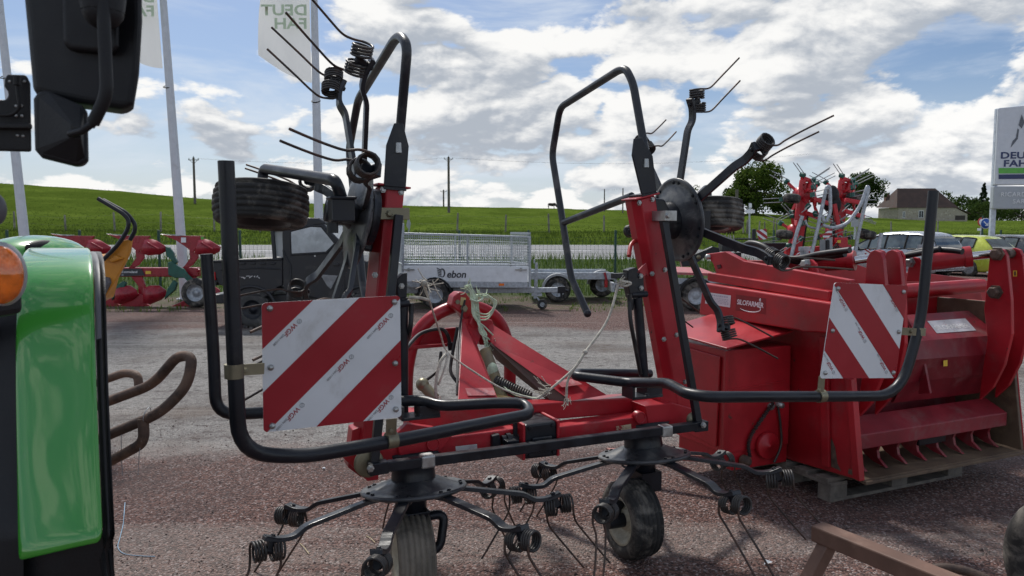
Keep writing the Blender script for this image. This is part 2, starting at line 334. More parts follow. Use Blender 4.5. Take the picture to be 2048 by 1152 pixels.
# ------------------------------------------------------------------ the setting: yard, road, field
def gravel_material():
    m = bpy.data.materials.new('yard_gravel'); m.use_nodes = True; nt = m.node_tree; b = nt.nodes['Principled BSDF']
    g = N_(nt, 'ShaderNodeNewGeometry'); pos = g.outputs['Position']
    s = N_(nt, 'ShaderNodeSeparateXYZ'); nt.links.new(pos, s.inputs[0])
    def noise(scale, detail=5, rough=.6):
        n = N_(nt, 'ShaderNodeTexNoise', i_Scale=scale, i_Detail=detail, i_Roughness=rough); nt.links.new(pos, n.inputs['Vector']); return n.outputs['Fac']
    def voro(scale):
        v = N_(nt, 'ShaderNodeTexVoronoi', i_Scale=scale); nt.links.new(pos, v.inputs['Vector']); return v
    v1 = voro(88); v2 = voro(48)
    hs = N_(nt, 'ShaderNodeSeparateColor'); nt.links.new(v1.outputs['Color'], hs.inputs[0])
    stone = hs.outputs[0]
    hs2 = N_(nt, 'ShaderNodeSeparateColor'); nt.links.new(v2.outputs['Color'], hs2.inputs[0])
    # loose reddish chippings
    ra = mixc(nt, stone, (.052, .026, .022), (.225, .122, .100)); ra = mixc(nt, maprange(nt, hs.outputs[1], .80, .90), ra, (.34, .27, .255))
    ra = mixc(nt, maprange(nt, hs.outputs[2], .0, .22, 1, 0), ra, (.04, .028, .027))
    # compacted grey lane
    ga = mixc(nt, stone, (.17, .163, .155), (.36, .347, .33)); ga = mixc(nt, maprange(nt, hs.outputs[1], .86, .95), ga, (.40, .38, .35))
    ga = mixc(nt, maprange(nt, noise(9, 6), .50, .72), ga, (.10, .085, .082))
    ga = mixc(nt, mathn(nt, 'MULTIPLY', maprange(nt, noise(.55, 5), .55, .75), .55), ga, (.30, .235, .16))
    wob = mathn(nt, 'MULTIPLY', mathn(nt, 'SUBTRACT', noise(.45, 6, .65), .5), 3.0)
    wob2 = mathn(nt, 'MULTIPLY', mathn(nt, 'SUBTRACT', noise(4, 6, .7), .5), .9)
    y = mathn(nt, 'ADD', mathn(nt, 'ADD', s.outputs[1], wob), wob2)
    lane = mathn(nt, 'MULTIPLY', maprange(nt, y, 5.2, 6.1), maprange(nt, y, 11.6, 12.8, 1, 0))
    c = mixc(nt, lane, ra, ga)
    big = noise(.55, 5, .65); c = mixc(nt, maprange(nt, big, .45, .68, 0, .55), c, (.075, .054, .052))
    c = mixc(nt, mathn(nt, 'MULTIPLY', maprange(nt, noise(1.7, 6, .7), .60, .70), .5), c, (.045, .036, .036))
    c = mixc(nt, mathn(nt, 'MULTIPLY', maprange(nt, noise(.9, 5, .7), .30, .40, 1, 0), .4), c, (.27, .22, .19))
    mt = N_(nt, 'ShaderNodeMapping'); mt.inputs['Scale'].default_value = (.07, 1.5, 1); nt.links.new(pos, mt.inputs['Vector']); tn = N_(nt, 'ShaderNodeTexNoise', i_Scale=1.0, i_Detail=5, i_Roughness=.65, i_Distortion=.4); nt.links.new(mt.outputs[0], tn.inputs['Vector'])
    c = mixc(nt, mathn(nt, 'MULTIPLY', maprange(nt, tn.outputs['Fac'], .52, .66), .45), c, (.085, .075, .072)); c = mixc(nt, mathn(nt, 'MULTIPLY', maprange(nt, tn.outputs['Fac'], .36, .46, 1, 0), .30), c, (.36, .33, .30))
    # weedy dirt near the fence
    dirt = mathn(nt, 'MULTIPLY', mathn(nt, 'MULTIPLY', maprange(nt, y, 14.5, 16.3), maprange(nt, s.outputs[0], 6, 9, 1, 0)), maprange(nt, noise(2.2, 7, .7), .40, .58))
    c = mixc(nt, dirt, c, (.10, .10, .05))
    c = mixc(nt, mathn(nt, 'MULTIPLY', maprange(nt, y, 17.5, 19), maprange(nt, s.outputs[0], 5.0, 9.0, 1, 0)), c, (.06, .10, .02))
    nt.links.new(c, b.inputs['Base Color']); b.inputs['Roughness'].default_value = .85; b.inputs['Specular IOR Level'].default_value = .25
    h = mathn(nt, 'ADD', mathn(nt, 'MULTIPLY', v1.outputs['Distance'], -1.0), mathn(nt, 'MULTIPLY', stone, .7))
    bp = N_(nt, 'ShaderNodeBump', i_Strength=1.0, i_Distance=.012); nt.links.new(h, bp.inputs['Height']); nt.links.new(bp.outputs[0], b.inputs['Normal'])
    return m
def grass_material(name, a, bcol, cdark, sx=1.0, flowers=True):
    m = bpy.data.materials.new(name); m.use_nodes = True; nt = m.node_tree; b = nt.nodes['Principled BSDF']
    g = N_(nt, 'ShaderNodeNewGeometry'); mp = N_(nt, 'ShaderNodeMapping'); mp.inputs['Scale'].default_value = (1, .4 * sx, 1); nt.links.new(g.outputs['Position'], mp.inputs['Vector'])
    def noise(scale, detail=6, rough=.62, src=None):
        n = N_(nt, 'ShaderNodeTexNoise', i_Scale=scale, i_Detail=detail, i_Roughness=rough); nt.links.new(mp.outputs[0], n.inputs['Vector']); return n.outputs['Fac']
    c = mixc(nt, maprange(nt, noise(.9), .35, .65), a, bcol)
    c = mixc(nt, maprange(nt, noise(2.4, 8, .7), .50, .66), c, cdark)
    c = mixc(nt, maprange(nt, noise(.09, 5, .65), .40, .62, 0, .75), c, tuple(x * .68 for x in a))
    nt.links.new(c, b.inputs['Base Color']); b.inputs['Roughness'].default_value = .9; b.inputs['Specular IOR Level'].default_value = .0
    bp = N_(nt, 'ShaderNodeBump', i_Strength=.8, i_Distance=.2); nt.links.new(noise(2.2, 8, .75), bp.inputs['Height']); nt.links.new(bp.outputs[0], b.inputs['Normal'])
    return m
def leaf_material(name, a, bcol, trans=.35):
    m = bpy.data.materials.new(name); m.use_nodes = True; nt = m.node_tree; b = nt.nodes['Principled BSDF']
    g = N_(nt, 'ShaderNodeNewGeometry')
    c = mixc(nt, g.outputs['Random Per Island'], a, bcol); nt.links.new(c, b.inputs['Base Color']); b.inputs['Roughness'].default_value = .75; b.inputs['Specular IOR Level'].default_value = .06
    tr = N_(nt, 'ShaderNodeBsdfTranslucent'); nt.links.new(c, tr.inputs['Color']); mx = N_(nt, 'ShaderNodeMixShader'); mx.inputs[0].default_value = trans
    out = nt.nodes['Material Output']; nt.links.new(b.outputs[0], mx.inputs[1]); nt.links.new(tr.outputs[0], mx.inputs[2]); nt.links.new(mx.outputs[0], out.inputs[0])
    return m
GRAV = gravel_material()
HILLM = grass_material('meadow_grass', (.076, .118, .018), (.112, .156, .026), (.044, .074, .012))
VERGE = grass_material('verge_soil_grass', (.07, .13, .02), (.10, .17, .03), (.05, .08, .015))
BLADE = leaf_material('grass_blades', (.055, .110, .014), (.13, .19, .035), .35)
BLADE2 = leaf_material('bank_blades', (.064, .104, .018), (.112, .156, .028), .22)
ASPH = mat('worn_asphalt', (.185, .185, .19), .8, var=.12, scale=1.2, bump=.1)

m = MB(); m.plate([V((-2500, -200, -.3)), V((2500, -200, -.3)), V((2500, 3500, -.3)), V((-2500, 3500, -.3))], V((0, 0, -.5)))
sub = m.build('terrain', VERGE); tag(sub, kind='structure')
# yard: flat, then climbs to the road bank; to the right the road swings away and sinks to yard level behind the car park
def sstep(a, b, x): t = min(1, max(0, (x - a) / (b - a))); return t * t * (3 - 2 * t)
def road0(x): return 23.5 + 9.5 * sstep(4, 14, x)
def road1(x): return 32.0 + 11.0 * sstep(4, 14, x)
def roadh(x): return .72 - .66 * sstep(4, 14, x)
def fence_y(x): return 18.9 + 12.2 * sstep(5.2, 12.5, x)
def yard_z(y, x=0.0):
    a = fence_y(x) - .3; t = min(1, max(0, (y - a) / (road0(x) - a))); return roadh(x) * t * t * (3 - 2 * t)
def road_z(y, x=0.0): return roadh(x) + (y - road0(x)) * .034
xs_ = [-90, -45, -20, -10, -4] + list(range(0, 26)) + [30, 45, 90]
m = MB(); m.grid([[V((x, -40 + (18.0 + 40) * t if t < 1 else 18 + (road0(x) - 18) * (t - 1), yard_z(-40 + (18.0 + 40) * t if t < 1 else 18 + (road0(x) - 18) * (t - 1), x))) for x in xs_] for t in [0, .25, .5, .6, .7, .75, .8, .85, .9, .95] + [1 + i / 16 for i in range(17)]]); tag(m.build('ground', GRAV), kind='structure')
xr = list(range(-120, 0, 10)) + list(range(0, 26)) + list(range(30, 121, 10))
m = MB(); m.grid([[V((x, road0(x) + (road1(x) - road0(x)) * t, road_z(road0(x) + (road1(x) - road0(x)) * t, x))) for x in xr] for t in (0, .25, .5, .75, 1)]); tag(m.build('road', ASPH), kind='structure')
m = MB()
def rline(t0, w, xa): m.grid([[V((x, road0(x) + (road1(x) - road0(x)) * t0 + o_, road_z(road0(x) + (road1(x) - road0(x)) * t0 + o_, x) + .006)) for x in xa] for o_ in (0, w)])
rline(.04, .14, xr); rline(.94, .14, xr)
for k in range(-20, 20): rline(.5, .14, [k * 6.0 + i for i in range(4)])
tag(m.build('road_markings', WPAINT), kind='structure')
RY1 = 32.0
def ystart(u):
    Y = 32.0
    for _ in range(12): Y = road1(u * Y)
    return Y
# field beyond the road: bank, then a long slope up to a grassy crest
CREST = [(-1400, 345), (-500, 352), (0, 366), (215, 380), (430, 399), (640, 407), (900, 413), (1110, 417), (1240, 420), (1330, 423), (1500, 427), (1760, 436), (1900, 441), (2050, 441), (2600, 441), (3500, 441)]
CDIST = [(-1400, 100), (0, 110), (640, 150), (1110, 210), (1300, 190), (1500, 115), (1760, 150), (2050, 160), (3500, 160)]
def lut(t, x):
    if x <= t[0][0]: return t[0][1]
    for (a, b), (c, d) in zip(t, t[1:]):
        if x <= c: k = (x - a) / (c - a); return b + (d - b) * k
    return t[-1][1]
def field_z(u, Y):
    px = 1024 + FPX * u; ec = (HZ - lut(CREST, px)) / FPX; Yc = lut(CDIST, px); Y0 = ystart(u); z0 = road_z(Y0, u * Y0)
    if Y <= Y0: return z0
    e0 = (z0 - CZ) / Y0
    if Y <= Yc:
        t = (Y - Y0) / (Yc - Y0)
        bank = min(1, max(0, (Y - Y0) / 4.5)); bank = bank * bank * (3 - 2 * bank)
        e1 = e0 * (1 - bank) + min(-.003, e0 * .25) * bank
        k = 1 - (1 - t) ** 1.35
        e = e1 + (ec - min(-.003, e0 * .25)) * k * bank
        return CZ + Y * e + mnoise.noise(V((u * Y * .12, Y * .12, 3))) * .12 * min(1, (Y - Y0) / 8)
    zc = CZ + Yc * ec
    return zc - (Y - Yc) * .10 - .0004 * (Y - Yc) ** 2
Ds = [.5 * i for i in range(0, 11)]
while Ds[-1] < 270: Ds.append(Ds[-1] * 1.06 + .6)
us = [-3.2, -2.4, -1.8, -1.3] + [-1.0 + .025 * i for i in range(81)] + [1.3, 1.8, 2.4, 3.2]
ust = [(u, ystart(u)) for u in us]
m = MB(); m.grid([[V((u * (y0 + d), y0 + d, field_z(u, y0 + d))) for u, y0 in ust] for d in Ds]); tag(m.build('field', HILLM), kind='structure')

def blades(name, n, fn, hmin, hmax, w, mat_, seed, cluster=1):
    rg = random.Random(seed); vs = []; fs = []
    for i in range(n):
        p = fn(rg)
        if p is None: continue
        for c in range(cluster):
            q = p + V((rg.gauss(0, .07), rg.gauss(0, .07), 0)) if cluster > 1 else p
            h = rg.uniform(hmin, hmax); a = rg.uniform(0, math.pi); d = V((math.cos(a), math.sin(a), 0)) * w * rg.uniform(.6, 1.3)
            le = V((rg.gauss(0, .25), rg.gauss(0, .25), 0)) * h
            o = len(vs); vs += [q - d, q + d, q + d * .55 + le * .35 + V((0, 0, h * .6)), q + le + V((0, 0, h)), q - d * .55 + le * .35 + V((0, 0, h * .6))]
            fs += [[o, o + 1, o + 2, o + 4], [o + 4, o + 2, o + 3]]
    me = bpy.data.meshes.new(name); me.from_pydata(vs, [], fs); me.materials.append(mat_)
    o = bpy.data.objects.new(name, me); col.objects.link(o); return tag(o, kind='stuff')
def fn_near(r):
    x = r.uniform(-24, 26); k = r.random() ** .8; y = fence_y(x) - .5 + (road0(x) + .1 - fence_y(x)) * k
    d = mnoise.noise(V((x * .5, y * .5, 0)))
    if d < -.25: return None
    return V((x, y, yard_z(y, x) - .02))
g1 = blades('verge_grass', 28000, fn_near, .12, .42, .011, BLADE, 3); tag(g1, 'tall grass on the verge between wire fence and road', 'grass')
def fn_far(r):
    u = r.uniform(-1.0, 1.0); Y = ystart(u) + .2 + 4.6 * r.random(); return V((u * Y, Y, field_z(u, Y) - .03))
g2 = blades('bank_grass', 22000, fn_far, .08, .24, .02, BLADE2, 4); tag(g2, 'uncut grass on the bank beyond the road', 'grass')
def fn_hill(r):
    u = r.uniform(-.72, .72); Yc = lut(CDIST, 1024 + FPX * u); Y0 = ystart(u) + 4; Y = Y0 + (Yc + 3 - Y0) * r.random() ** 1.5; return V((u * Y, Y, field_z(u, Y) - .04))
g3 = blades('meadow_tufts', 20000, fn_hill, .04, .12, .045, BLADE2, 5, 2); tag(g3, 'short grass tufts scattered over the sloping meadow', 'grass')
def fn_weed(r):
    y = r.uniform(14.8, 18.4); x = r.uniform(-.75, .75) * y
    if mnoise.noise(V((x * .9, y * .9, 5))) < .12: return None
    return V((x, y, -.01))
g4 = blades('yard_weeds', 9000, fn_weed, .04, .13, .008, BLADE, 6); tag(g4, 'low weeds along the edge of the gravel yard', 'weeds')
# loose stones on the yard
STN = leaf_material('loose_chippings', (.045, .032, .03), (.27, .2, .18), 0.0)
rg = random.Random(11); vs = []; fs = []
for i in range(15000):
    y = 2.2 + 4.6 * rg.random() ** 1.2; x = rg.uniform(-.78, .78) * y; s_ = rg.uniform(.0035, .008) if rg.random() > .03 else rg.uniform(.009, .015)
    o = len(vs); h = s_ * rg.uniform(.5, 1.0); a0 = rg.random() * 6
    for k in range(5): a = a0 + k * 1.2566 + rg.uniform(-.3, .3); vs.append(V((x + math.cos(a) * s_ * rg.uniform(.7, 1.2), y + math.sin(a) * s_ * rg.uniform(.7, 1.2), -.001)))
    vs.append(V((x + rg.uniform(-.3, .3) * s_, y + rg.uniform(-.3, .3) * s_, h)))
    fs += [[o + k, o + (k + 1) % 5, o + 5] for k in range(5)]
me = bpy.data.meshes.new('loose_chippings'); me.from_pydata(vs, [], fs); me.materials.append(STN)
o = bpy.data.objects.new('loose_chippings', me); col.objects.link(o); tag(o, 'loose reddish stone chippings lying on the yard', 'gravel', kind='stuff')

# ------------------------------------------------------------------ fences
PO_G = mat('green_coated_steel', (.012, .055, .04), .5)
fz = lambda x: yard_z(fence_y(x), x)
fe = thing('mesh_fence', 'long green wire mesh fence with thin green posts along the yard edge', 'fence', (0, 18.9, fz(0)))
m = MB()
for i in range(int(44 / .1)):
    x = -22 + i * .1; m.box((x, fence_y(x), fz(x) + .72), .0042, .0042, 1.4)
for k in range(15):
    for x in range(-22, 22): m.bar(V((x, fence_y(x), fz(x) + .05 + k * .1)), V((x + 1, fence_y(x + 1), fz(x + 1) + .05 + k * .1)), .0038, .0038)
m.build('wire_panel', PO_G, fe)
for px in (-690, -500, -320, -130, 15, 160, 318, 480, 640, 780, 919, 1057, 1231, 1390, 1552, 1690, 1850, 2000, 2190, 2370, 2560, 2740):
    x = (px - 1024) / FPX * 18.9
    for _ in range(20): x = .5 * x + .5 * (px - 1024) / FPX * fence_y(x)
    m = MB(); m.box((x, fence_y(x) + .03, fz(x) + .80), .055, .055, 1.64); m.box((x, fence_y(x) + .03, fz(x) + 1.63), .06, .06, .02); m.build('post', PO_G, fe, bevel=.008)
ff = thing('field_fence', 'old wooden stake and wire fence along the foot of the meadow', 'fence', (0, 36.5, field_z(0, 36.5)))
rg = random.Random(21); tops = []
POSTW = mat('stake_wood', (.20, .19, .16), .9, var=.4, scale=3)
for px in list(range(-60, 2150, 97)) + [1335, 1352, 1481, 1490, 1500, 1512, 1528, 1540, 1553]:
    px += rg.uniform(-8, 8); u = (px - 1024) / FPX; Y = ystart(u) + 4.5 + rg.uniform(-.3, .3); z = field_z(u, Y); h = rg.uniform(.75, .95)
    p = V((u * Y, Y, z - .1)); q = p + V((rg.uniform(-.06, .06), 0, h + .1)); m = MB(); m.tube([p, q, q + V((0, 0, .03))], [.05, .042, .02], 7); m.build('stake', POSTW, ff); tops.append(q)
tops.sort(key=lambda v: v.x); m = MB()
for a, b in zip(tops, tops[1:]):
    for k in (.12, .5, .85): m.tube([a - V((0, .06, k)), b - V((0, .06, k))], .0025, 4)
m.build('fence_wire', DGREY, ff)

# ------------------------------------------------------------------ utility poles and the lines between them
PW = mat('creosoted_pole', (.13, .115, .10), .9, var=.3)
def upole(px, ytop, Y, label, r=.12, arm=0):
    u = (px - 1024) / FPX; top = P(px, ytop, Y); base = V((top.x, Y, field_z(u, Y) - .3)); t = thing('utility_pole', label, 'utility pole', base, 'poles along the horizon')
    m = MB(); m.tube([base, top], [r * 1.25, r], 8); m.build('mast', PW, t)
    if arm:
        m = MB(); m.bar(top + V((-arm, 0, -.35)), top + V((arm, 0, -.35)), .09, .09); m.bar(top + V((-arm * .8, 0, -.35)), top + V((0, 0, -.9)), .05, .05); m.bar(top + V((arm * .8, 0, -.35)), top + V((0, 0, -.9)), .05, .05); m.build('crossarm', PW, t)
        for k in (-.9, 0, .9):
            m = MB(); m.lathe(top + V((k * arm, 0, -.32 + (.3 if k == 0 else 0))), UP, [(.03, 0), (.08, .05), (.05, .1), (.08, .15), (.02, .25)], 8); m.build('insulator', GREYP, t)
    return top
pa = upole(387, 315, 108, 'tall power pole with crossarm on the crest of the left slope', .16, .75)
pb = upole(897, 314, 130, 'tallest power pole with forked crossarm above the mesh trailer', .19, .8)
pc = upole(887, 380, 205, 'small distant pole just beside the tallest power pole', .2, .9)
pd_ = upole(1209, 378, 170, 'thin pole standing at the left of a pair by the red arm', .12)
pe = upole(1246, 376, 160, 'thin pole standing next to the tall red folding arm', .12)
pf = upole(1474, 379, 60, 'bare pale pole in front of the big oak tree', .12)
t = thing('power_line', 'thin overhead wires strung between the distant poles', 'wires', pc)
for a, b in ((pa, pb), (pb, V((60, 150, 17))), (pd_, pe)):
    for k in (-.8, .8):
        m = MB(); pts = []
        for i in range(17):
            s_ = i / 16; q = a.lerp(b, s_) + V((k * .8, 0, -.1)); q.z -= (a - b).length * .02 * 4 * s_ * (1 - s_); pts.append(q)
        m.tube(pts, .008, 4); m.build('wire', DGREY, t)

# ------------------------------------------------------------------ trees, bushes, house, cow
BARK = mat('tree_bark', (.07, .055, .04), .9, var=.35, bump=.3)
LF1 = leaf_material('oak_leaves', (.030, .060, .010), (.095, .135, .022))
LF2 = leaf_material('dark_leaves', (.022, .048, .012), (.065, .10, .022))
LF3 = leaf_material('conifer_needles', (.012, .028, .014), (.03, .05, .022), .1)
LFB = leaf_material('bush_leaves', (.03, .035, .015), (.07, .06, .03))
def tree(name, label, cat, px, ytop, Y, wpx, n, leaf, mat_, seed, shape='round', group=None, trunk=.22, gaps=.0, lean=0):
    u = (px - 1024) / FPX; top = P(px, ytop, Y); z0 = field_z(u, Y) - .2; H = top.z - z0; Wd = wpx / FPX * Y / 2; base = V((top.x, Y, z0)); rg = random.Random(seed)
    t = thing(name, label, cat, base, group); m = MB()
    m.tube(spline([base, base + V((lean * .2, 0, H * .3)), base + V((lean * .6, 0, H * .6)), base + V((lean, 0, H * .88))], 4), [trunk * (1 - .85 * i / 12) for i in range(13)], 8)
    clumps = []
    for i in range(34 if shape != 'cone' else 40):
        if shape == 'cone':
            k = i / 40; hh = H * (.12 + .86 * k); rr = Wd * (1.02 - k) * rg.uniform(.75, 1.05); a = i * 2.4; c = base + V((math.cos(a) * rr * .7, math.sin(a) * rr * .7, hh)); clumps.append((c, Wd * .30 * (1.1 - k), H * .035))
        else:
            th = math.acos(rg.uniform(-.95, 1)); a = rg.uniform(0, 6.283); q = rg.uniform(.45, .95)
            c = base + V((lean * .7 + math.cos(a) * math.sin(th) * Wd * q, math.sin(a) * math.sin(th) * Wd * q, H * (.53 + .46 * math.cos(th) * q)))
            s_ = rg.uniform(.24, .42); clumps.append((c, Wd * s_, Wd * s_ * rg.uniform(.55, .85)))
        if i % 2 == 0:
            s0 = base + V((lean * .4, 0, H * rg.uniform(.22, .55))) if shape != 'cone' else V((base.x, base.y, clumps[-1][0].z))
            m.tube([s0, s0.lerp(clumps[-1][0], .5) + V((0, 0, -.03 * H)), clumps[-1][0]], [trunk * .4, trunk * .25, trunk * .08], 5)
    m.build('trunk', BARK, t)
    vs = []; fs = []
    for i in range(n):
        c, rh, rv = clumps[rg.randrange(len(clumps))]
        d = V((rg.gauss(0, 1), rg.gauss(0, 1), rg.gauss(0, 1))); d.normalize(); d *= rg.random() ** .45
        q = c + V((d.x * rh, d.y * rh, d.z * rv)); s_ = leaf * rg.uniform(.6, 1.4)
        x = V((rg.gauss(0, 1), rg.gauss(0, 1), rg.gauss(0, 1))).normalized() * s_; y = x.cross(V((rg.gauss(0, 1), rg.gauss(0, 1), rg.gauss(0, 1)))).normalized() * s_ * .7
        o = len(vs); vs += [q - x, q - y, q + x, q + y]; fs.append([o, o + 1, o + 2, o + 3])
    o_ = bpy.data.meshes.new('crown'); o_.from_pydata([v - base for v in vs], [], fs); o_.materials.append(mat_)
    ob = bpy.data.objects.new('crown', o_); col.objects.link(ob); ob.parent = t; ORG[ob] = base
    return t
G_ = 'trees beyond the far field'
tree('oak_tree', 'big spreading oak left of the far red machine', 'tree', 1512, 317, 108, 126, 9000, .17, LF1, 1, trunk=.42, group=G_, lean=.4)
tree('oak_tree', 'low bushy tree filling the left foot of the big oak', 'tree', 1480, 368, 112, 84, 3600, .17, LF2, 12, trunk=.25, group=G_)
tree('oak_tree', 'dark hedge tree between the oak and the far red machine', 'tree', 1570, 386, 118, 90, 3000, .18, LF2, 13, trunk=.25, group=G_)
tree('oak_tree', 'round dark tree left of the stone house', 'tree', 1724, 343, 135, 92, 7500, .19, LF2, 2, trunk=.4, group=G_)
tree('oak_tree', 'small light tree behind the folded black disc', 'tree', 1373, 354, 150, 52, 900, .2, LF1, 3, group=G_)
tree('oak_tree', 'small tree just behind the right end of the house roof', 'tree', 1893, 380, 190, 40, 1000, .24, LF1, 4, group=G_)
tree('oak_tree', 'spreading tree between the house and the conifer', 'tree', 1938, 384, 195, 70, 3000, .25, LF2, 5, group=G_)
tree('conifer_tree', 'pointed dark conifer beside the dealer sign', 'tree', 1969, 364, 185, 52, 2600, .22, LF3, 6, 'cone', group=G_)
tree('hedge_tree', 'low dark hedge right of the stone house', 'hedge', 1965, 405, 165, 110, 3600, .22, LF2, 7, group=G_)
tree('hedge_tree', 'low dark hedge running behind the sign posts', 'hedge', 2045, 406, 168, 120, 3600, .22, LF2, 8, group=G_)
tree('bare_tree', 'thin leafless tree between oak and far red machine', 'tree', 1585, 372, 140, 60, 240, .09, LFB, 9, trunk=.12, group=G_)
tree('bush', 'dark round bush against the front wall of the house', 'bush', 1820, 424, 146, 26, 800, .13, LFB, 10, trunk=.08)

def stone_material():
    m = bpy.data.materials.new('rubble_stone'); m.use_nodes = True; nt = m.node_tree; b = nt.nodes['Principled BSDF']; t = N_(nt, 'ShaderNodeTexCoord')
    v = N_(nt, 'ShaderNodeTexVoronoi', i_Scale=2.6); nt.links.new(t.outputs['Object'], v.inputs['Vector']); hs = N_(nt, 'ShaderNodeSeparateColor'); nt.links.new(v.outputs['Color'], hs.inputs[0])
    c = mixc(nt, hs.outputs[0], (.28, .24, .18), (.52, .47, .38)); c = mixc(nt, maprange(nt, v.outputs['Distance'], .30, .5), c, (.38, .34, .28)); nt.links.new(c, b.inputs['Base Color']); b.inputs['Roughness'].default_value = .9; return m
STONE = stone_material(); ROOF = mat('brown_tiles', (.072, .044, .037), .8, var=.3, scale=1.2, bump=.5, bscale=6)
hb = V(P(1845, 440, 142)); hb.z = field_z((1845 - 1024) / FPX, 142) - .5
hs_ = thing('stone_house', 'old stone farmhouse with a brown hipped roof at the field edge', 'house', hb)
def hp(px, py, Y): return P(px, py, Y)
zb = hb.z; ew = P(1800, 415, 141).z
A = hp(1757, 415, 146); B_ = hp(1797, 415, 141); C_ = hp(1912, 415, 141); D_ = C_ + (A - B_); 
foot = [V((q.x, q.y, zb)) for q in (A, B_, C_, D_)]
m = MB(); m.plate([V((q.x, q.y, zb)) for q in (A, B_, C_, D_)], V((0, 0, ew - zb))); m.build('wall', STONE, hs_)
rz = P(1840, 377, 144).z; r1 = (A + B_) / 2 + (C_ - B_).normalized() * 1.6; r2 = (C_ + D_) / 2 - (C_ - B_).normalized() * 2.0; r1 = V((r1.x, r1.y, rz)); r2 = V((r2.x, r2.y, rz))
ctr = (A + C_) / 2; ev = [q + (q - ctr).normalized() * .45 + V((0, 0, -.05)) for q in (A, B_, C_, D_)]
m = MB(); m.add(ev + [r1, r2], [[1, 2, 5, 4], [0, 1, 4], [3, 0, 4, 5], [2, 3, 5], [3, 2, 1, 0]]); rf = m.build('roof', ROOF, hs_)
ch = P(1773, 408, 145); m = MB(); m.box(ch + V((0, 0, .6)), .75, .75, 2.6); m.box(ch + V((0, 0, 1.95)), .6, .6, .3); m.build('chimney', mat('brick_chimney', (.16, .09, .07), .9), rf)
E1 = C_; E2 = hp(1935, 428, 141); E2.z = P(1935, 428, 141).z
m = MB(); pts = [V((E1.x + .02, E1.y, zb)), V((E2.x, E2.y, zb)), V((E2.x, E2.y, E2.z)), V((E1.x + .02, E1.y, ew - .1))]; m.plate(pts, (D_ - C_)); m.build('lean_to', STONE, hs_)
m = MB(); n_ = V((0, 0, .12)); q0 = V((E1.x + .02, E1.y - .25, ew - .05)); q1 = V((E2.x + .5, E2.y - .25, E2.z - .02)); m.plate([q0, q1, q1 + n_, q0 + n_], (D_ - C_) * 1.05); m.build('lean_to_roof', ROOF, hs_)
for (x0, x1, y0, y1) in ((1837, 1847, 421, 436), (1805, 1810, 423, 436)):
    p0 = P(x0, y1, 141); p1 = P(x1, y1, 141); zt = P(x0, y0, 141).z
    p0.y = p1.y = B_.y - .03
    m = MB(); m.plate([p0, p1, V((p1.x, p1.y, zt)), V((p0.x, p0.y, zt))], V((0, .12, 0))); w_ = m.build('window', WPAINT, hs_)
    m = MB(); mx = (p0.x + p1.x) / 2
    for a, b in ((p0.x + .08, mx - .04), (mx + .04, p1.x - .08)): m.plate([V((a, p0.y - .01, p0.z + .1)), V((b, p0.y - .01, p0.z + .1)), V((b, p0.y - .01, zt - .1)), V((a, p0.y - .01, zt - .1))], V((0, .03, 0)))
    m.build('pane', DGREY, w_)
p0 = P(1910, 440, 141); p1 = P(1930, 440, 141); p0.y = p1.y = B_.y - .03; zt = P(1910, 431, 141).z
m = MB(); m.plate([p0, p1, V((p1.x, p1.y, zt)), V((p0.x, p0.y, zt))], V((0, .1, 0))); m.build('barn_door', mat('dark_barn_door', (.06, .05, .045), .9), hs_)

cu_ = (1103 - 1024) / FPX; cb = V((cu_ * 205, 205, field_z(cu_, 205)))
cw = thing('cow', 'tiny dark cow grazing on the skyline', 'cow', cb); m = MB()
s_ = 1.0
m.tube(spline([cb + V((-1.0, 0, 1.25)), cb + V((-.6, 0, 1.15)), cb + V((.2, 0, 1.05)), cb + V((.75, 0, 1.15)), cb + V((1.05, 0, 1.0)), cb + V((1.4, 0, .55)), cb + V((1.55, 0, .3))], 3), [.12, .25, .33, .38, .40, .42, .44, .43, .42, .41, .40, .36, .30, .25, .2, .19, .17, .15, .10][:19], 8)
for x, y in ((-.85, .2), (-.8, -.2), (.7, .2), (.65, -.2)): m.tube([cb + V((x, y, .9)), cb + V((x - .05, y, .5)), cb + V((x, y, 0))], [.16, .09, .07], 6)
m.tube([cb + V((-1.05, 0, 1.25)), cb + V((-1.2, 0, .9)), cb + V((-1.18, 0, .5))], [.04, .03, .05], 5)
m.build('body', mat('cow_hide', (.03, .022, .018), .8), cw)
# ------------------------------------------------------------------ the big rotary tedder with folded outer rotors
TED = thing('hay_tedder', 'large red and black hay tedder with folded spring tine rotors, in the foreground', 'hay tedder', W(0, 0, 0))
FF = FW
def mplate(name, pts, f, th, mt, bevel=.004, parent=None):
    m = MB(); m.plate([M(x, y, f) for x, y in pts], FW * th); return m.build(name, mt, parent or TED, bevel=bevel)
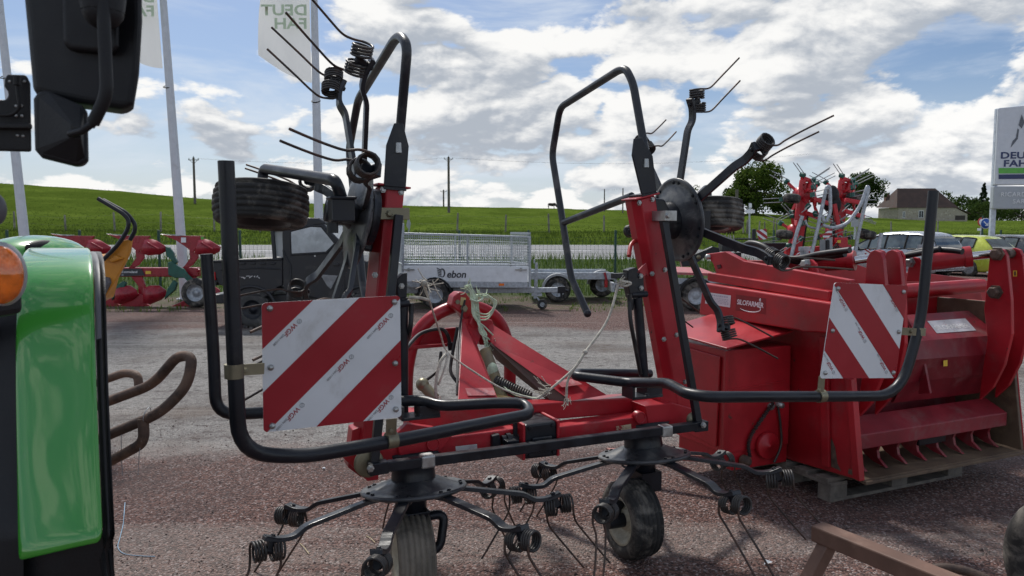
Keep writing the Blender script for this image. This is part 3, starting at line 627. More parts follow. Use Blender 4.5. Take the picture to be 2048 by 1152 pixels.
# rotors -------------------------------------------------------------------
LX, LY, LZ = V((1, 0, 0)), V((0, 1, 0)), V((0, 0, 1))
NA = 7
def coil_tine(m, c, ax, down, tan, R_=.0385, wr=.0056, turns=4, side=1):
    # spring coil round the radial axis, then the long tine hanging from it
    pts = []; n = 13; pitch = wr * 2.2
    for i in range(int(turns * n) + 1):
        a = 2 * math.pi * i / n; pts.append(c + ax * side * (i / n * pitch) + tan * (R_ * math.cos(a)) + down * (R_ * math.sin(a)))
    e = pts[-1]; m.tube(pts, wr, 6, caps=True); out = ax
    return spline([e, e + down * .04 + tan * .002, e + down * .085 - tan * .014 + out * .014, e + down * .15 - tan * .024 + out * .060, e + down * .22 - tan * .030 + out * .112, e + down * .29 - tan * .034 + out * .165], 4)
def make_rotor(parent):
    m = MB(); m.lathe(V((0, 0, 0)), LZ, [(.02, -.03), (.13, -.035), (.225, -.016), (.236, -.010), (.239, -.003), (.236, .004), (.222, .006), (.214, .003), (.19, .010), (.15, .026), (.122, .038), (.108, .042), (.02, .044)], 48)
    ro = m.build('rotor', DISC, None, local=True); ro.parent = parent
    m = MB()
    for k in range(NA):
        for da in (-.11, .11): a = 2 * math.pi * k / NA + da; m.bolt(V((.212 * math.cos(a), .212 * math.sin(a), .004)), LZ, .0085, .008)
    b = m.build('bolts', BLK, None, local=True); b.parent = ro
    m = MB(); m.lathe(V((0, 0, 0)), LZ, [(.0, -.14), (.05, -.14), (.055, -.05), (.07, -.03)], 16); b = m.build('hub', BLK, None, local=True); b.parent = ro
    arms = []
    for k in range(NA):
        a = 2 * math.pi * k / NA; e = V((math.cos(a), math.sin(a), 0)); t = V((-math.sin(a), math.cos(a), 0))
        path = rnd([e * .12 + LZ * -.018, e * .215 + LZ * -.022, e * .500 + LZ * -.074, e * .548 + LZ * -.106, e * .605 + LZ * -.106, e * .672 + LZ * -.088], .022, 3)
        m = MB(); w0, h0 = .0235, .009; vs = []
        for i, p in enumerate(path):
            d = (path[min(i + 1, len(path) - 1)] - path[max(i - 1, 0)]).normalized(); nrm = d.cross(t).normalized()
            ww = w0 * (1.25 if i < 3 else 1.0)
            vs += [p - t * ww - nrm * h0, p + t * ww - nrm * h0, p + t * ww + nrm * h0, p - t * ww + nrm * h0]
        q = len(path); fs = [[i * 4 + j, i * 4 + (j + 1) % 4, i * 4 + 4 + (j + 1) % 4, i * 4 + 4 + j] for i in range(q - 1) for j in range(4)] + [[3, 2, 1, 0], [q * 4 - 4, q * 4 - 3, q * 4 - 2, q * 4 - 1]]
        m.add(vs, fs)
        o = m.build('tine_arm', BLKD, None, local=True, bevel=.002); o.parent = ro
        # clamp, bolt and the double spring
        end = e * .640 + LZ * -.098; up = (LZ * .93 - e * .36).normalized(); out = (e * .93 + LZ * .36).normalized()
        m = MB(); m.box(end - up * .026, .024, .03, .044, out, t, up); m.box(end + up * .008, .062, .05, .006, out, t, up); m.bolt(end + up * .011, up, .010, .009); m.cyl(end - up * .045 - out * .014, end - up * .045 + out * .014, .016, 8)
        o = m.build('tine_clamp', BLK, None, local=True, bevel=.002); o.parent = ro
        m = MB(); m2 = MB(); down = -up
        for sd_ in (-1, 1):
            tail = coil_tine(m, end - up * .045 + out * sd_ * .014, e * sd_, -LZ, t * -1, side=1) if sd_ > 0 else coil_tine(m, end - up * .045 - out * .014, e, -LZ, t * -1, side=-1); m2.tube(tail, .0051, 6)
        o = m.build('spring_coil', SPRG, None, local=True); o.parent = ro
        o = m2.build('tine', TINE, None, local=True); o.parent = ro
    return ro
def place_rotor(ro, cen, axis, ref, ph, k=1.0):
    z = axis.normalized(); x = (ref - z * ref.dot(z)).normalized(); y = z.cross(x); c, s = math.cos(ph), math.sin(ph)
    X = x * c + y * s; Y = y * c - x * s; o = cen - ORG[TED]; X, Y, z = X * k, Y * k, z * k
    ro.matrix_basis = Matrix(((X.x, Y.x, z.x, o.x), (X.y, Y.y, z.y, o.y), (X.z, Y.z, z.z, o.z), (0, 0, 0, 1)))
def vec(l, f, z): return L * l + FW * f + UP * z
R0 = make_rotor(TED); R1 = copy_tree(R0, TED); R2 = copy_tree(R0, TED); R3 = copy_tree(R0, TED)
cGL, cGR = Zp(828, 975, .49), Zp(1288, 908, .49); cFR = NL(1353, 440, .86); cFL = NL(716, 430, -.87)
aG = vec(0, .15, 1); aFR = vec(-1, 0, -.1); aFL = vec(1, 0, -.15)
place_rotor(R0, cGL, aG, L, rad(36)); place_rotor(R1, cGR, aG, L, rad(15)); place_rotor(R2, cFR, aFR, UP, rad(45), .93); place_rotor(R3, cFL, aFL, UP, rad(27), .95)
# gear housings above each rotor
def housing(cen, ax, h=.13, r=.10, flare=1.45):
    ax = ax.normalized(); m = MB(); m.lathe(cen + ax * .038, ax, [(r * 1.0, 0), (r * .98, .03), (r * .96, h * .62), (r * (flare * .8), h * .72), (r * (flare * .95), h * .8), (r * flare, h), (.05, h + .01)], 24); m.build('gear_housing', BLK, TED)
housing(cGL, aG); housing(cGR, aG); housing(cFR, aFR, .10, .10, 1.1); housing(cFL, aFL, .02, .12, .9)
# wheels --------------------------------------------------------------------
def make_wheel(c, ax, tyre_mat, rim_mat, r=.197, w=.165, name='wheel', parent=TED):
    ax = ax.normalized(); n = 40; prof = [(r * .60, -w * .40), (r * .64, -w * .46), (r * .78, -w * .5), (r * .90, -w * .47), (r * .955, -w * .40)]
    for k in range(6):
        c0 = -w * .36 + k * w * .144; rr = r * (1 - .10 * (abs(c0 + w * .03) / (w * .5)) ** 2.5)
        prof += [(rr * .968, c0 - w * .012), (rr, c0 + w * .008), (rr, c0 + w * .082), (rr * .968, c0 + w * .104)]
    prof += [(r * .955, w * .40), (r * .90, w * .47), (r * .78, w * .5), (r * .64, w * .46), (r * .60, w * .40)]
    m = MB(); m.lathe(c, ax, [(.04, -w * .30), (.05, -w * .30), (.06, -w * .10), (r * .44, -w * .22), (r * .54, -w * .40), (r * .63, -w * .47), (r * .63, w * .47), (r * .54, w * .40), (r * .44, w * .22), (.06, w * .10), (.05, w * .3)], 28)
    for k in range(5):
        x, y, z = frame_of(ax); a = k * 1.2566; m.bolt(c + x * (.055 * math.cos(a)) + y * (.055 * math.sin(a)) - ax * w * .12, -ax, .007, .012)
    wh = m.build(name, rim_mat, parent)
    m = MB(); m.lathe(c, ax, prof, n); ty = m.build('tyre', tyre_mat, wh); return wh
wl = Zp(826, 1196, 0) + UP * .197; axl = (L * .99 + FW * -.13)
wr = Zp(1262, 1112, 0) + UP * .197; axr = V((.93, .37, 0))
make_wheel(wl, axl, RUBD, CREAM); make_wheel(wr, axr, RUB, CREAM)
# castor stalks under the rotors
m = MB(); hubl = cGL - aG.normalized() * .14
m.box(hubl, .11, .10, .09, L, FW, UP)
al = axl.normalized(); m.tube(rnd([hubl + L * .02, hubl + al * .135 + UP * .015, wl + al * .125 + UP * .02, wl + al * .05], .05), .021, 10); m.build('caster_arm', BLK, TED, bevel=.004)
m = MB(); hubr = cGR - aG.normalized() * .13; m.box(hubr, .12, .11, .10, L, FW, UP); m.box(hubr - UP * .07, .07, .07, .05, L, FW, UP)
ar = -axr.normalized(); m.tube(rnd([hubr - UP * .04, hubr + ar * .12 - UP * .06, wr + ar * .12 + UP * .0, wr + ar * .03], .05), .024, 10); m.cyl(wr + ar * .14, wr + ar * .02, .036, 14); m.build('caster_arm', BLK, TED, bevel=.004)
# folded wheels: axle near vertical
wfl = NL(523, 411, -1.20); wfr = NL(1416, 431, 1.16)
avl = vec(.08, .16, 1.0).normalized(); avr = vec(.06, .12, 1.0).normalized()
make_wheel(wfl, avl, RUB, BLK, r=.214, w=.18); make_wheel(wfr, avr, RUB, BLK, r=.197, w=.17)
m = MB(); blk = NL(683, 421, -.985); m.tube(rnd([wfl, wfl + avl * .175, NL(672, 361, -1.01), NL(684, 400, -.985)], .05), .0235, 12); m.box(blk, .085, .09, .085, L, FW, UP); m.cyl(blk - UP * .045 - L * .035, blk - UP * .085 - L * .035, .022, 12); m.cyl(blk, cFL, .045, 12); m.box(blk + UP * .046, .10, .10, .012, L, FW, UP); m.build('caster_arm', BLK, TED, bevel=.006)
m = MB(); blk = cFR + L * .13; m.tube(rnd([wfr, wfr + avr * .16, blk + UP * .12, blk + UP * .02], .05), .0225, 12); m.box(blk, .10, .11, .095, L, FW, UP); m.cyl(blk, cFR, .045, 12); m.build('caster_arm', BLK, TED, bevel=.006)
# frame ---------------------------------------------------------------------
mplate('end_bracket', [(683, 913), (735, 893), (770, 880), (802, 878), (802, 925), (758, 936), (757, 960), (735, 963), (722, 950)], -.06, .13, RED)
def mbar(name, a, b, f0, w, h, mt, bevel=.006, f1=None):
    m = MB(); m.bar(M(*a, f0), M(*b, f0 if f1 is None else f1), w, h); return m.build(name, mt, TED, bevel=bevel)
mbar('main_beam', (790, 903), (1062, 868), -.02, .11, .105, RED)
mbar('main_beam', (1108, 866), (1325, 838), -.02, .11, .088, RED)
mplate('end_bracket', [(1290, 812), (1345, 806), (1400, 822), (1397, 850), (1385, 858), (1300, 864)], -.08, .14, RED)
mbar('upper_beam', (812, 838), (1318, 802), .10, .10, .085, RED)
mplate('beam_gusset', [(815, 848), (868, 855), (905, 872), (880, 905), (800, 912), (790, 870)], -.085, .04, RED)
for (x, y) in ((866, 888), (1280, 835)): m = MB(); q = M(x, y, -.09); m.lathe(q + FW * .03, -FW, [(.031, 0), (.031, .035), (.026, .04), (.024, .034)], 20); m.build('pivot_boss', RED, TED)
# centre hinge block
mplate('hinge_block', [(1050, 850), (1114, 842), (1118, 912), (1050, 920)], -.14, .20, BLK, .012)
for (a, b, c, d) in ((1046, 850, 1051, 922), (1115, 842, 1120, 913)): mplate('hinge_plate', [(a, b), (c, b - 2), (c, d - 2), (a, d)], -.15, .22, RED, .003)
for x, y in ((1060, 856), (1106, 850), (1060, 910), (1108, 903)): m = MB(); m.bolt(M(x, y, -.142), -FW, .009, .008); m.build('hinge_bolt', BLK, TED)
m = MB(); m.box(M(1084, 880, -.145), .10, .012, .03, L, FW, UP); m.build('hinge_cover', BLKD, TED, bevel=.004)
mplate('hinge_block', [(985, 872), (1000, 868), (1003, 895), (985, 898)], -.10, .05, BLK)
m = MB(); m.cyl(M(1003, 880, -.09), M(1040, 876, -.09), .022, 12); m.cyl(M(1012, 880, -.09), M(1020, 879, -.09), .032, 12); m.box(M(1022, 886, -.12), .06, .05, .035, L, FW, UP); m.build('latch', BLK, TED, bevel=.003)
m = MB(); m.bar(M(1030, 840, -.1), M(1031, 890, -.1), .02, .012, FW); m.build('latch_bar', BLK, TED)
# long stabiliser bar with clamps and links
m = MB(); m.bar(M(752, 935, -.20), M(1390, 852, -.20), .042, .042); m.bar(M(736, 938, -.2), M(775, 932, -.2), .05, .05); m.build('stabiliser_bar', BLK, TED, bevel=.004)
for x, y in ((854, 921), (1330, 861)):
    m = MB(); q = M(x, y, -.2); d = (M(1390, 852, -.2) - M(752, 935, -.2)).normalized(); m.bar(q - d * .030, q + d * .030, .056, .056); m.build('bar_clamp', ZINC, TED, bevel=.008)
m = MB(); m.lathe(M(737, 925, -.15), -FW, [(.062, 0), (.062, .008), (.05, .012), (.0, .012)], 24); m.build('pivot_washer', OLIVE, TED)
m = MB(); m.lathe(M(1384, 838, -.15), -FW, [(.036, 0), (.036, .02), (.0, .02)], 20); m.build('pivot_washer', OLIVE, TED)
m = MB(); m.bolt(M(741, 937, -.226), -FW, .012, .014); m.bolt(M(1406, 850, -.226), -FW, .012, .014); m.build('pivot_bolt', ZINC, TED)
m = MB(); m.bar(M(1327, 440, -.10), M(1396, 846, -.19), .036, .03, FW); m.bar(M(1385, 853, -.19), M(1411, 850, -.19), .05, .05); m.build('fold_link', BLK, TED, bevel=.003)
m = MB(); m.bar(M(797, 430, -.10), M(748, 930, -.19), .036, .03, FW); m.build('fold_link', BLK, TED, bevel=.003)
# upright red arms
ARMS = []
for s, top, bot, w, d in ((-1, (781, 376), (733, 885), .105, .095), (1, (1281, 396), (1356, 812), .118, .10)):
    a, b = M(*top, .02), M(*bot, .02); m = MB(); x = (a - b).normalized(); sideways = FW.cross(x).normalized()
    if s < 0: sec = [(-.055, .035), (-.03, -.05), (.05, -.05), (.05, .055), (-.055, .055)]
    else: sec = [(-.062, .055), (-.062, -.005), (-.035, -.052), (.058, -.045), (.058, .055)]
    m.plate([b - sideways * -p + FW * q for p, q in sec], a - b); ar_ = m.build('side_arm', RED, TED, bevel=.006); ARMS.append(ar_)
    for k in (.985, .66, .35, .12):
        for p in (-.045, .035): m = MB(); m.bolt(b.lerp(a, k) + sideways * p - FW * (.052 if s < 0 else .049), -FW, .010, .010); m.build('arm_bolt', ZINC, ar_)
    m = MB(); m.box(a + x * .006, .145, .135, .008, sideways, FW, x); m.build('arm_cap', RED, TED, bevel=.002)
mplate('arm_foot', [(705, 860), (735, 848), (752, 850), (742, 945), (722, 955), (696, 935)], -.0, .09, RED)
mplate('arm_foot', [(1318, 770), (1372, 760), (1400, 822), (1340, 838), (1322, 830)], -.03, .10, RED)
# clamps on the arms that carry the links
for p, q, w in (((778, 428), .02, .14), ((1323, 432), -.06, .07)):
    m = MB(); c = M(*p, q); m.box(c, w, .16, .05, L, FW, UP); m.bolt(c - FW * .08 - L * .02, -FW, .012, .012); m.build('link_clamp', OLIVE if p[0] < 1000 else ZINC, TED, bevel=.006)
# carriers between arm and folded gear housing
m = MB(); q = M(742, 440, .02); m.plate([M(x, y, -.0) for x, y in ((760, 378), (735, 400), (722, 430), (726, 500), (745, 505), (752, 440), (762, 420))], FW * .1); m.build('rotor_carrier', BLK, TED, bevel=.01)
m = MB(); m.plate([M(x, y, -.02) for x, y in ((1305, 395), (1330, 398), (1345, 430), (1335, 520), (1318, 540), (1308, 470))], FW * .12); m.build('rotor_carrier', BLK, TED, bevel=.01)
# black brackets on top of the arms and the bent guard bows
def key_plate(pts, hole, f, th):
    return mplate('bow_bracket', pts, f, th, BLK, .003)
key_plate([(789, 246), (806, 246), (818, 292), (812, 376), (768, 372), (773, 290)], None, -.05, .012)
key_plate([(1269, 277), (1284, 275), (1306, 312), (1314, 383), (1284, 389), (1265, 310)], None, -.05, .012)
m = MB(); m.plate([M(x, y, -.045) for x, y in ((768, 372), (812, 376), (813, 382), (768, 378))], FW * .12); m.plate([M(x, y, -.045) for x, y in ((1284, 389), (1314, 383), (1315, 389), (1285, 394))], FW * .12); m.build('bracket_foot', BLK, TED)
for hx, hy in ((797, 300), (1292, 330)):
    m = MB(); q = M(hx, hy, -.051); m.tube([q + UP * .03, q - UP * .012], [.013, .015], 12); m.build('bracket_slot', ZINC, TED)
BOW = [(1296, 335), (1266, 165), (1252, 138), (1238, 140), (1120, 215), (1104, 310), (1125, 440), (1142, 555), (1175, 627)]
br = [NL(x, y, .655) for x, y in BOW]
m = MB(); m.tube(rnd(br, .06, 5), .0215, 12); m.ball(br[-1], .024); m.build('guard_bow', BLKD, TED)
m = MB(); m.tube([NL(1128, 445, .655), NL(1264, 392, .655)], .021, 12); m.build('bow_strut', BLKD, TED)
bl = []
for p in br:
    l, f, z = lfz(p); bl.append(W(-.640, f, z - .03))
BLP = [(797, 300), (815, 92), (803, 72), (790, 78), (716, 200), (698, 300), (712, 430)]
bl2 = [NL(x, y, -.655) for x, y in BLP] + [W(-.655, lfz(br[7])[1] - .06, lfz(br[7])[2]), W(-.655, lfz(br[8])[1] - .06, lfz(br[8])[2])]
m = MB(); m.tube(rnd(bl2, .06, 5), .0215, 12); m.ball(bl2[-1], .024); m.build('guard_bow', BLKD, TED)
m = MB(); s0 = bl2[6].lerp(bl2[7], .1); m.tube([s0, W(-.655, lfz(br[0])[1] + .0, 1.87)], .021, 12); m.build('bow_strut', BLKD, TED)
# headstock: two sloping channels, arched joint, hoop and hitch head
def quad(name, pts, th, mt, bevel=.003): m = MB(); m.plate(pts, th); return m.build(name, mt, TED, bevel=bevel)
def A3(x, y, f): return M(x, y, f)
f_t, f_b = .58, .03
quad('headstock_leg', [A3(925, 637, f_t), A3(985, 640, f_t), A3(962, 672, f_t - .06), A3(955, 690, f_t - .11), A3(998, 803, f_b), A3(916, 803, f_b)], FW * .008 + UP * -.004, RED)
quad('headstock_leg', [A3(925, 637, f_t), A3(928, 637, f_t + .02), A3(920, 803, f_b + .10), A3(916, 803, f_b)], L * .006, RED)
quad('headstock_leg', [A3(972, 640, f_t), A3(992, 655, f_t), A3(1214, 790, f_b), A3(1142, 802, f_b), A3(990, 692, f_t - .15), A3(968, 670, f_t - .05)], FW * .008, RED)
quad('leg_flange', [A3(978, 686, f_t - .12), A3(1000, 690, f_t - .15), A3(1142, 803, f_b + .01), A3(1108, 808, f_b + .06), A3(1000, 722, f_t - .12)], FW * .06, mat('bare_worn_red', (.10, .022, .02), .6, var=.35, dirt=(.10, .07, .055), damt=.5), .002)
quad('headstock_web', [A3(950, 655, f_t), A3(985, 660, f_t), A3(985, 690, f_t), A3(960, 690, f_t)], FW * .05, RED)
mplate('hitch_head', [(903, 612), (908, 592), (918, 584), (932, 585), (946, 604), (990, 655), (985, 668), (950, 668), (938, 655), (925, 630)], .60, .09, RED, .008)
mplate('hitch_head', [(938, 648), (945, 632), (985, 640), (990, 655), (985, 668), (950, 672)], .55, .06, RED, .008)
m = MB(); q = M(928, 617, .59); m.bolt(q, -FW, .016, .02); q = M(916, 604, .59); m.cyl(q, q + FW * .12, .012); m.build('hitch_pin', OLIVE, TED)
mplate('warning_decal', [(922, 594), (932, 596), (930, 612), (920, 610)], .598, .001, mat('cream_decal', (.6, .5, .25), .5), 0)
hoop = [M(813, 805, .72), M(815, 735, .72), M(832, 672, .72), M(868, 632, .72), M(918, 612, .72), M(962, 617, .72), M(997, 642, .72), M(1016, 690, .72), M(1020, 735, .72), M(1018, 800, .72)]
m = MB(); m.tube(spline(hoop, 5), .036, 14); m.build('hitch_hoop', RED, TED)
mplate('hoop_cross_plate', [(818, 663), (912, 655), (910, 688), (812, 699)], .74, .02, RED)
mplate('hoop_cross_plate', [(812, 692), (910, 686), (912, 692), (812, 700)], .68, .08, RED)
# springs, shaft and stays inside the headstock
m = MB(); a, b = M(990, 762, .32), M(1062, 796, .18); d = (b - a); x, y, z = frame_of(d); pts = []
for i in range(16 * 10 + 1): an = 2 * math.pi * i / 10; pts.append(a + d * (i / 160) + x * (.027 * math.cos(an)) + y * (.027 * math.sin(an)))
m.tube(pts, .0065, 5); m.cyl(a, b, .016); m.build('return_spring', SPRG, TED)
m = MB(); m.tube([M(970, 700, .45), M(1008, 805, .25)], .03, 12); m.build('drive_shaft', mat('yellowed_guard', (.30, .25, .12), .6, dirt=DUST, damt=.4), TED)
m = MB(); m.tube([M(846, 770, .25), M(870, 797, .2)], .027, 12); m.ball(M(845, 769, .25), .033); m.build('support_peg', OLIVE, TED)
mplate('gearbox', [(985, 800), (1040, 800), (1052, 830), (985, 832)], .12, .2, mat('ochre_gearbox', (.30, .20, .06), .5, dirt=DUST, damt=.4), .02)
# tubular guard frames with U bends
GR_ = .0235
fl_ = -.80
pl = [M(452, 322, -.86), M(469, 700, -.86), M(478, 905, -.86), M(600, 915, -.80), M(800, 880, -.74), M(985, 843, -.55), M(1062, 828, -.44), M(1050, 806, -.33), M(990, 806, -.31), M(880, 812, -.24), M(845, 800, -.14), M(790, 803, -.10), M(640, 820, -.08), M(520, 826, -.05), M(432, 830, -.02), M(427, 700, -.02), M(413, 508, -.02)]
m = MB(); m.tube(rnd(pl, [0, .1, .16, .2, .2, .1, .09, .09, .05, .05, .05, .05, .1, .1, .13, .1, 0], 6), GR_, 14); m.build('guard_frame', BLK, TED)
pr = [M(1867, 382, -.80), M(1842, 640, -.80), M(1800, 792, -.80), M(1640, 793, -.80), M(1420, 794, -.80), M(1375, 788, -.72), M(1335, 766, -.5), M(1262, 766, -.2), M(1150, 752, .0), M(1152, 746, .10), M(1300, 747, .22)]
m = MB(); m.tube(rnd(pr, [0, .1, .16, .2, .1, .05, .05, .05, .03, .03, 0], 6), GR_, 14); m.build('guard_frame', BLK, TED)
for q, s in ((M(836, 815, -.14), 1), (M(1285, 776, -.2), 1)):
    m = MB(); m.box(q - UP * .035, .17, .10, .012, L, FW, UP); m.box(q - UP * .01 - L * .08, .012, .1, .06, L, FW, UP); m.box(q - UP * .012 + L * .04, .09, .09, .05, L, FW, UP); m.bolt(q - UP * .03 - FW * .04, UP, .01, .012)
    m.build('guard_mount', BLKD, TED, bevel=.003)
# warning boards -------------------------------------------------------------
def clip(poly, fn):
    out = []
    for i in range(len(poly)):
        a, b = poly[i], poly[(i + 1) % len(poly)]; fa, fb = fn(a), fn(b)
        if fa >= 0: out.append(a)
        if (fa >= 0) != (fb >= 0): t = fa / (fa - fb); out.append((a[0] + (b[0] - a[0]) * t, a[1] + (b[1] - a[1]) * t))
    return out
def corner_round(r=.03, n=4):
    pts = []
    for cx, cy, a0 in ((1 - r, r, -90), (1 - r, 1 - r, 0), (r, 1 - r, 90), (r, r, 180)):
        for k in range(n + 1): a = rad(a0 + 90 * k / n); pts.append((cx + r * math.cos(a), cy + r * math.sin(a)))
    return pts
def board(tl, tr, br_, bl_, mirror, bolts):
    def at(u, v, off=0.0): p = tl * (1 - u) * (1 - v) + tr * u * (1 - v) + br_ * u * v + bl_ * (1 - u) * v; return p + nrm * off
    nrm = (tr - tl).cross(bl_ - tl).normalized()
    if nrm.dot(CAM - tl) < 0: nrm = -nrm
    outline = corner_round(); m = MB(); m.plate([at(u, v, -.003) for u, v in outline], nrm * .003); bd = m.build('warning_board', WHITE, TED)
    m = MB()
    for lo, hi in ((-.1, .355), (.69, 1.025), (1.365, 1.705)):
        g = (lambda p: p[1] + 1 - p[0]) if mirror else (lambda p: p[0] + p[1])
        pl_ = clip(clip(outline, lambda p: g(p) - lo), lambda p: hi - g(p))
        if len(pl_) > 2: m.plate([at(u, v, .0004) for u, v in pl_], nrm * .0009)
    m.build('stripe', SIGR, bd)
    for u, v in bolts: m = MB(); m.lathe(at(u, v, .001), nrm, [(.010, 0), (.010, .003), (.008, .008), (.004, .0105), (0, .011)], 14); m.build('board_bolt', ZINC, bd)
    ex = (tr - tl).normalized(); ey = (tl - bl_).normalized()
    marks = ((.19, .20), (.86, .20), (.56, .51), (.20, .86), (.855, .87)) if not mirror else ((.14, .21), (.45, .54), (.80, .87), (.83, .20), (.10, .87))
    for u, v in marks:
        # small maker's mark along the edge of each white stripe
        if not mirror: xd, yd, o0 = -(ex + ey), ex - ey, at(u + .055, v - .062, .0016)
        else: xd, yd, o0 = ex * -1 + ey, -ex - ey, at(min(.95, u + .075), v + .055, .0016)
        xd, yd = xd.normalized(), yd.normalized()
        text('WGF', SIGR, o0 + xd * .014, xd, yd, .0215, bd, .012, 'maker_mark', .15); text('DIN 11030', DGREY, o0 + xd * .063, xd, yd, .0100, bd, 0, 'norm_mark')
        m = MB(); q = o0 + xd * .002 + yd * .009; m.tube([q + (xd * math.cos(a) + yd * math.sin(a)) * .007 for a in [i * .5236 for i in range(12)]], .0008, 4, closed=True); m.bar(q - xd * .005 - yd * .005, q + xd * .005 + yd * .005, .0013, .001, nrm); m.build('round_emblem', GREYP, bd)
    return bd
fbL, fbR = -.79, -.83
board(M(523, 606, fbL), M(800, 591, fbL), M(803, 834, fbL), M(527, 865, fbL), False, [(.055, .045), (.955, .05), (.055, .50), (.955, .55), (.06, .955), (.955, .93)])
board(M(1669, 565, fbR), M(1816, 571, fbR), M(1791, 756, fbR), M(1640, 757, fbR), True, [(.05, .06), (.94, .07), (.06, .5), (.95, .5), (.05, .94), (.95, .94)])
m = MB(); q = M(468, 742, -.86); m.cyl(q - UP * .021, q + UP * .021, .0275, 16); m.bar(M(468, 741, -.835), M(528, 737, -.80), .004, .034, UP); m.bolt(M(491, 741, -.84), -FW, .007, .008); m.build('board_clamp', OLIVE, TED)
m = MB(); q = M(783, 880, -.745); d = (M(800, 880, -.74) - M(760, 887, -.75)).normalized(); m.cyl(q - d * .018, q + d * .018, .028, 16); m.bar(M(782, 870, -.775), M(783, 838, -.785), .036, .004, FW); m.bolt(M(782, 862, -.78), -FW, .007, .008); m.build('board_clamp', OLIVE, TED)
m = MB(); q = M(1641, 792, -.80); m.cyl(q - L * .018, q + L * .018, .028, 16); m.bar(M(1641, 784, -.825), M(1644, 752, -.828), .036, .004, FW); m.bolt(M(1638, 780, -.83), -FW, .007, .008); m.build('board_clamp', OLIVE, TED)
m = MB(); q = M(1838, 663, -.80); d = (M(1867, 382, -.80) - M(1842, 640, -.80)).normalized(); m.cyl(q - d * .018, q + d * .018, .028, 16); m.bar(M(1832, 664, -.82), M(1795, 662, -.826), .004, .034, UP); m.bolt(M(1822, 663, -.825), -FW, .007, .008); m.build('board_clamp', OLIVE, TED)
# folding cylinders, latches and hoses
mplate('latch_bracket', [(1256, 540), (1272, 535), (1287, 548), (1290, 590), (1262, 597), (1256, 570)], -.05, .05, BLK, .004)
m = MB(); m.bar(M(1225, 552, -.03), M(1262, 550, -.03), .03, .025); m.cyl(M(1262, 590, -.04), M(1293, 588, -.04), .016); m.cyl(M(1275, 595, -.03), M(1288, 752, -.03), .024, 14); m.cyl(M(1262, 620, -.03), M(1264, 598, -.03), .012); m.build('fold_cylinder', BLK, TED)
m = MB()
for x, y in ((1281, 552), (1282, 576)): m.bolt(M(x, y, -.052), -FW, .010, .012)
m.build('latch_bolts', ZINC, TED)
m = MB(); m.plate([M(x, y, -.05) for x, y in ((1273, 545), (1288, 530), (1292, 552))], FW * .012); m.plate([M(x, y, -.03) for x, y in ((1280, 540), (1293, 526), (1298, 552))], FW * .012); m.build('latch_lugs', RED, TED)
m = MB(); m.tube(spline([M(1259, 600, -.06), M(1261, 640, -.08), M(1270, 690, -.07), M(1281, 748, -.05)], 6), .0105, 8); m.cyl(M(1259, 588, -.06), M(1260, 606, -.06), .013); m.build('hose', HOSE, TED)
m = MB(); m.tube(spline([M(1258, 512, -.02), M(1262, 490, .02), M(1275, 478, .05)], 5), .011, 8); m.build('hose', mat('red_hose', (.4, .03, .03), .4), TED)
mplate('latch_bracket', [(793, 560), (806, 547), (815, 545), (814, 595), (796, 598)], -.05, .05, BLK, .004)
m = MB(); m.bolt(M(803, 572, -.052), -FW, .010, .012); m.build('latch_bolts', ZINC, TED)
m = MB(); m.cyl(M(805, 595, -.03), M(806, 830, -.03), .024, 14); m.cyl(M(798, 608, -.05), M(818, 606, -.05), .016); m.build('fold_cylinder', BLK, TED)
m = MB(); m.tube(spline([M(823, 618, -.04), M(820, 660, -.05), M(808, 700, .1), M(790, 745, .15)], 6), .0105, 8); m.cyl(M(823, 606, -.04), M(823, 625, -.04), .012); m.build('hose', HOSE, TED)
m = MB(); m.tube(spline([M(806, 705, .3), M(840, 668, .55), M(880, 658, .6), M(895, 670, .6), M(900, 692, .6)], 6), .010, 8); m.tube(spline([M(882, 705, .6), M(875, 740, .5), M(845, 765, .4)], 6), .009, 8); m.tube(spline([M(915, 655, .55), M(903, 720, .5), M(902, 745, .45), M(915, 765, .4)], 6), .009, 8); m.tube(spline([M(930, 600, .58), M(922, 640, .56), M(916, 690, .4), M(914, 790, .1)], 5), .006, 6); m.build('hose', HOSE, TED)
m = MB(); m.cyl(M(900, 685, .6), M(902, 700, .6), .016); m.build('hose_coupling', BLK, TED)
# stickers
def sticker(pts, f, mt, parent=TED, name='sticker'): m = MB(); m.plate([M(x, y, f) for x, y in pts], FW * .0008); return m.build(name, mt, parent)
sticker([(911, 893), (954, 888), (955, 900), (912, 905)], -.077, STICK)
m = MB(); m.add([A3(930, 776, f_b + .082), A3(986, 775, f_b + .082), A3(991, 790, f_b + .032), A3(935, 791, f_b + .032)], [[0, 1, 2, 3]]); m.v = [v - FW * .004 for v in m.v]; m.build('sticker', STICKR, TED)
m = MB(); m.add([A3(1108, 760, .15), A3(1146, 757, .15), A3(1164, 768, .10), A3(1123, 774, .10)], [[0, 1, 2, 3]]); m.v = [v - FW * .006 for v in m.v]; m.build('sticker', STICKR, TED)
sticker([(1232, 853), (1262, 848), (1263, 861), (1234, 864)], -.078, mat('peeling_cream_sticker', (.55, .45, .3), .6, chips=(.36, .022, .032), camt=.18, dscale=9))
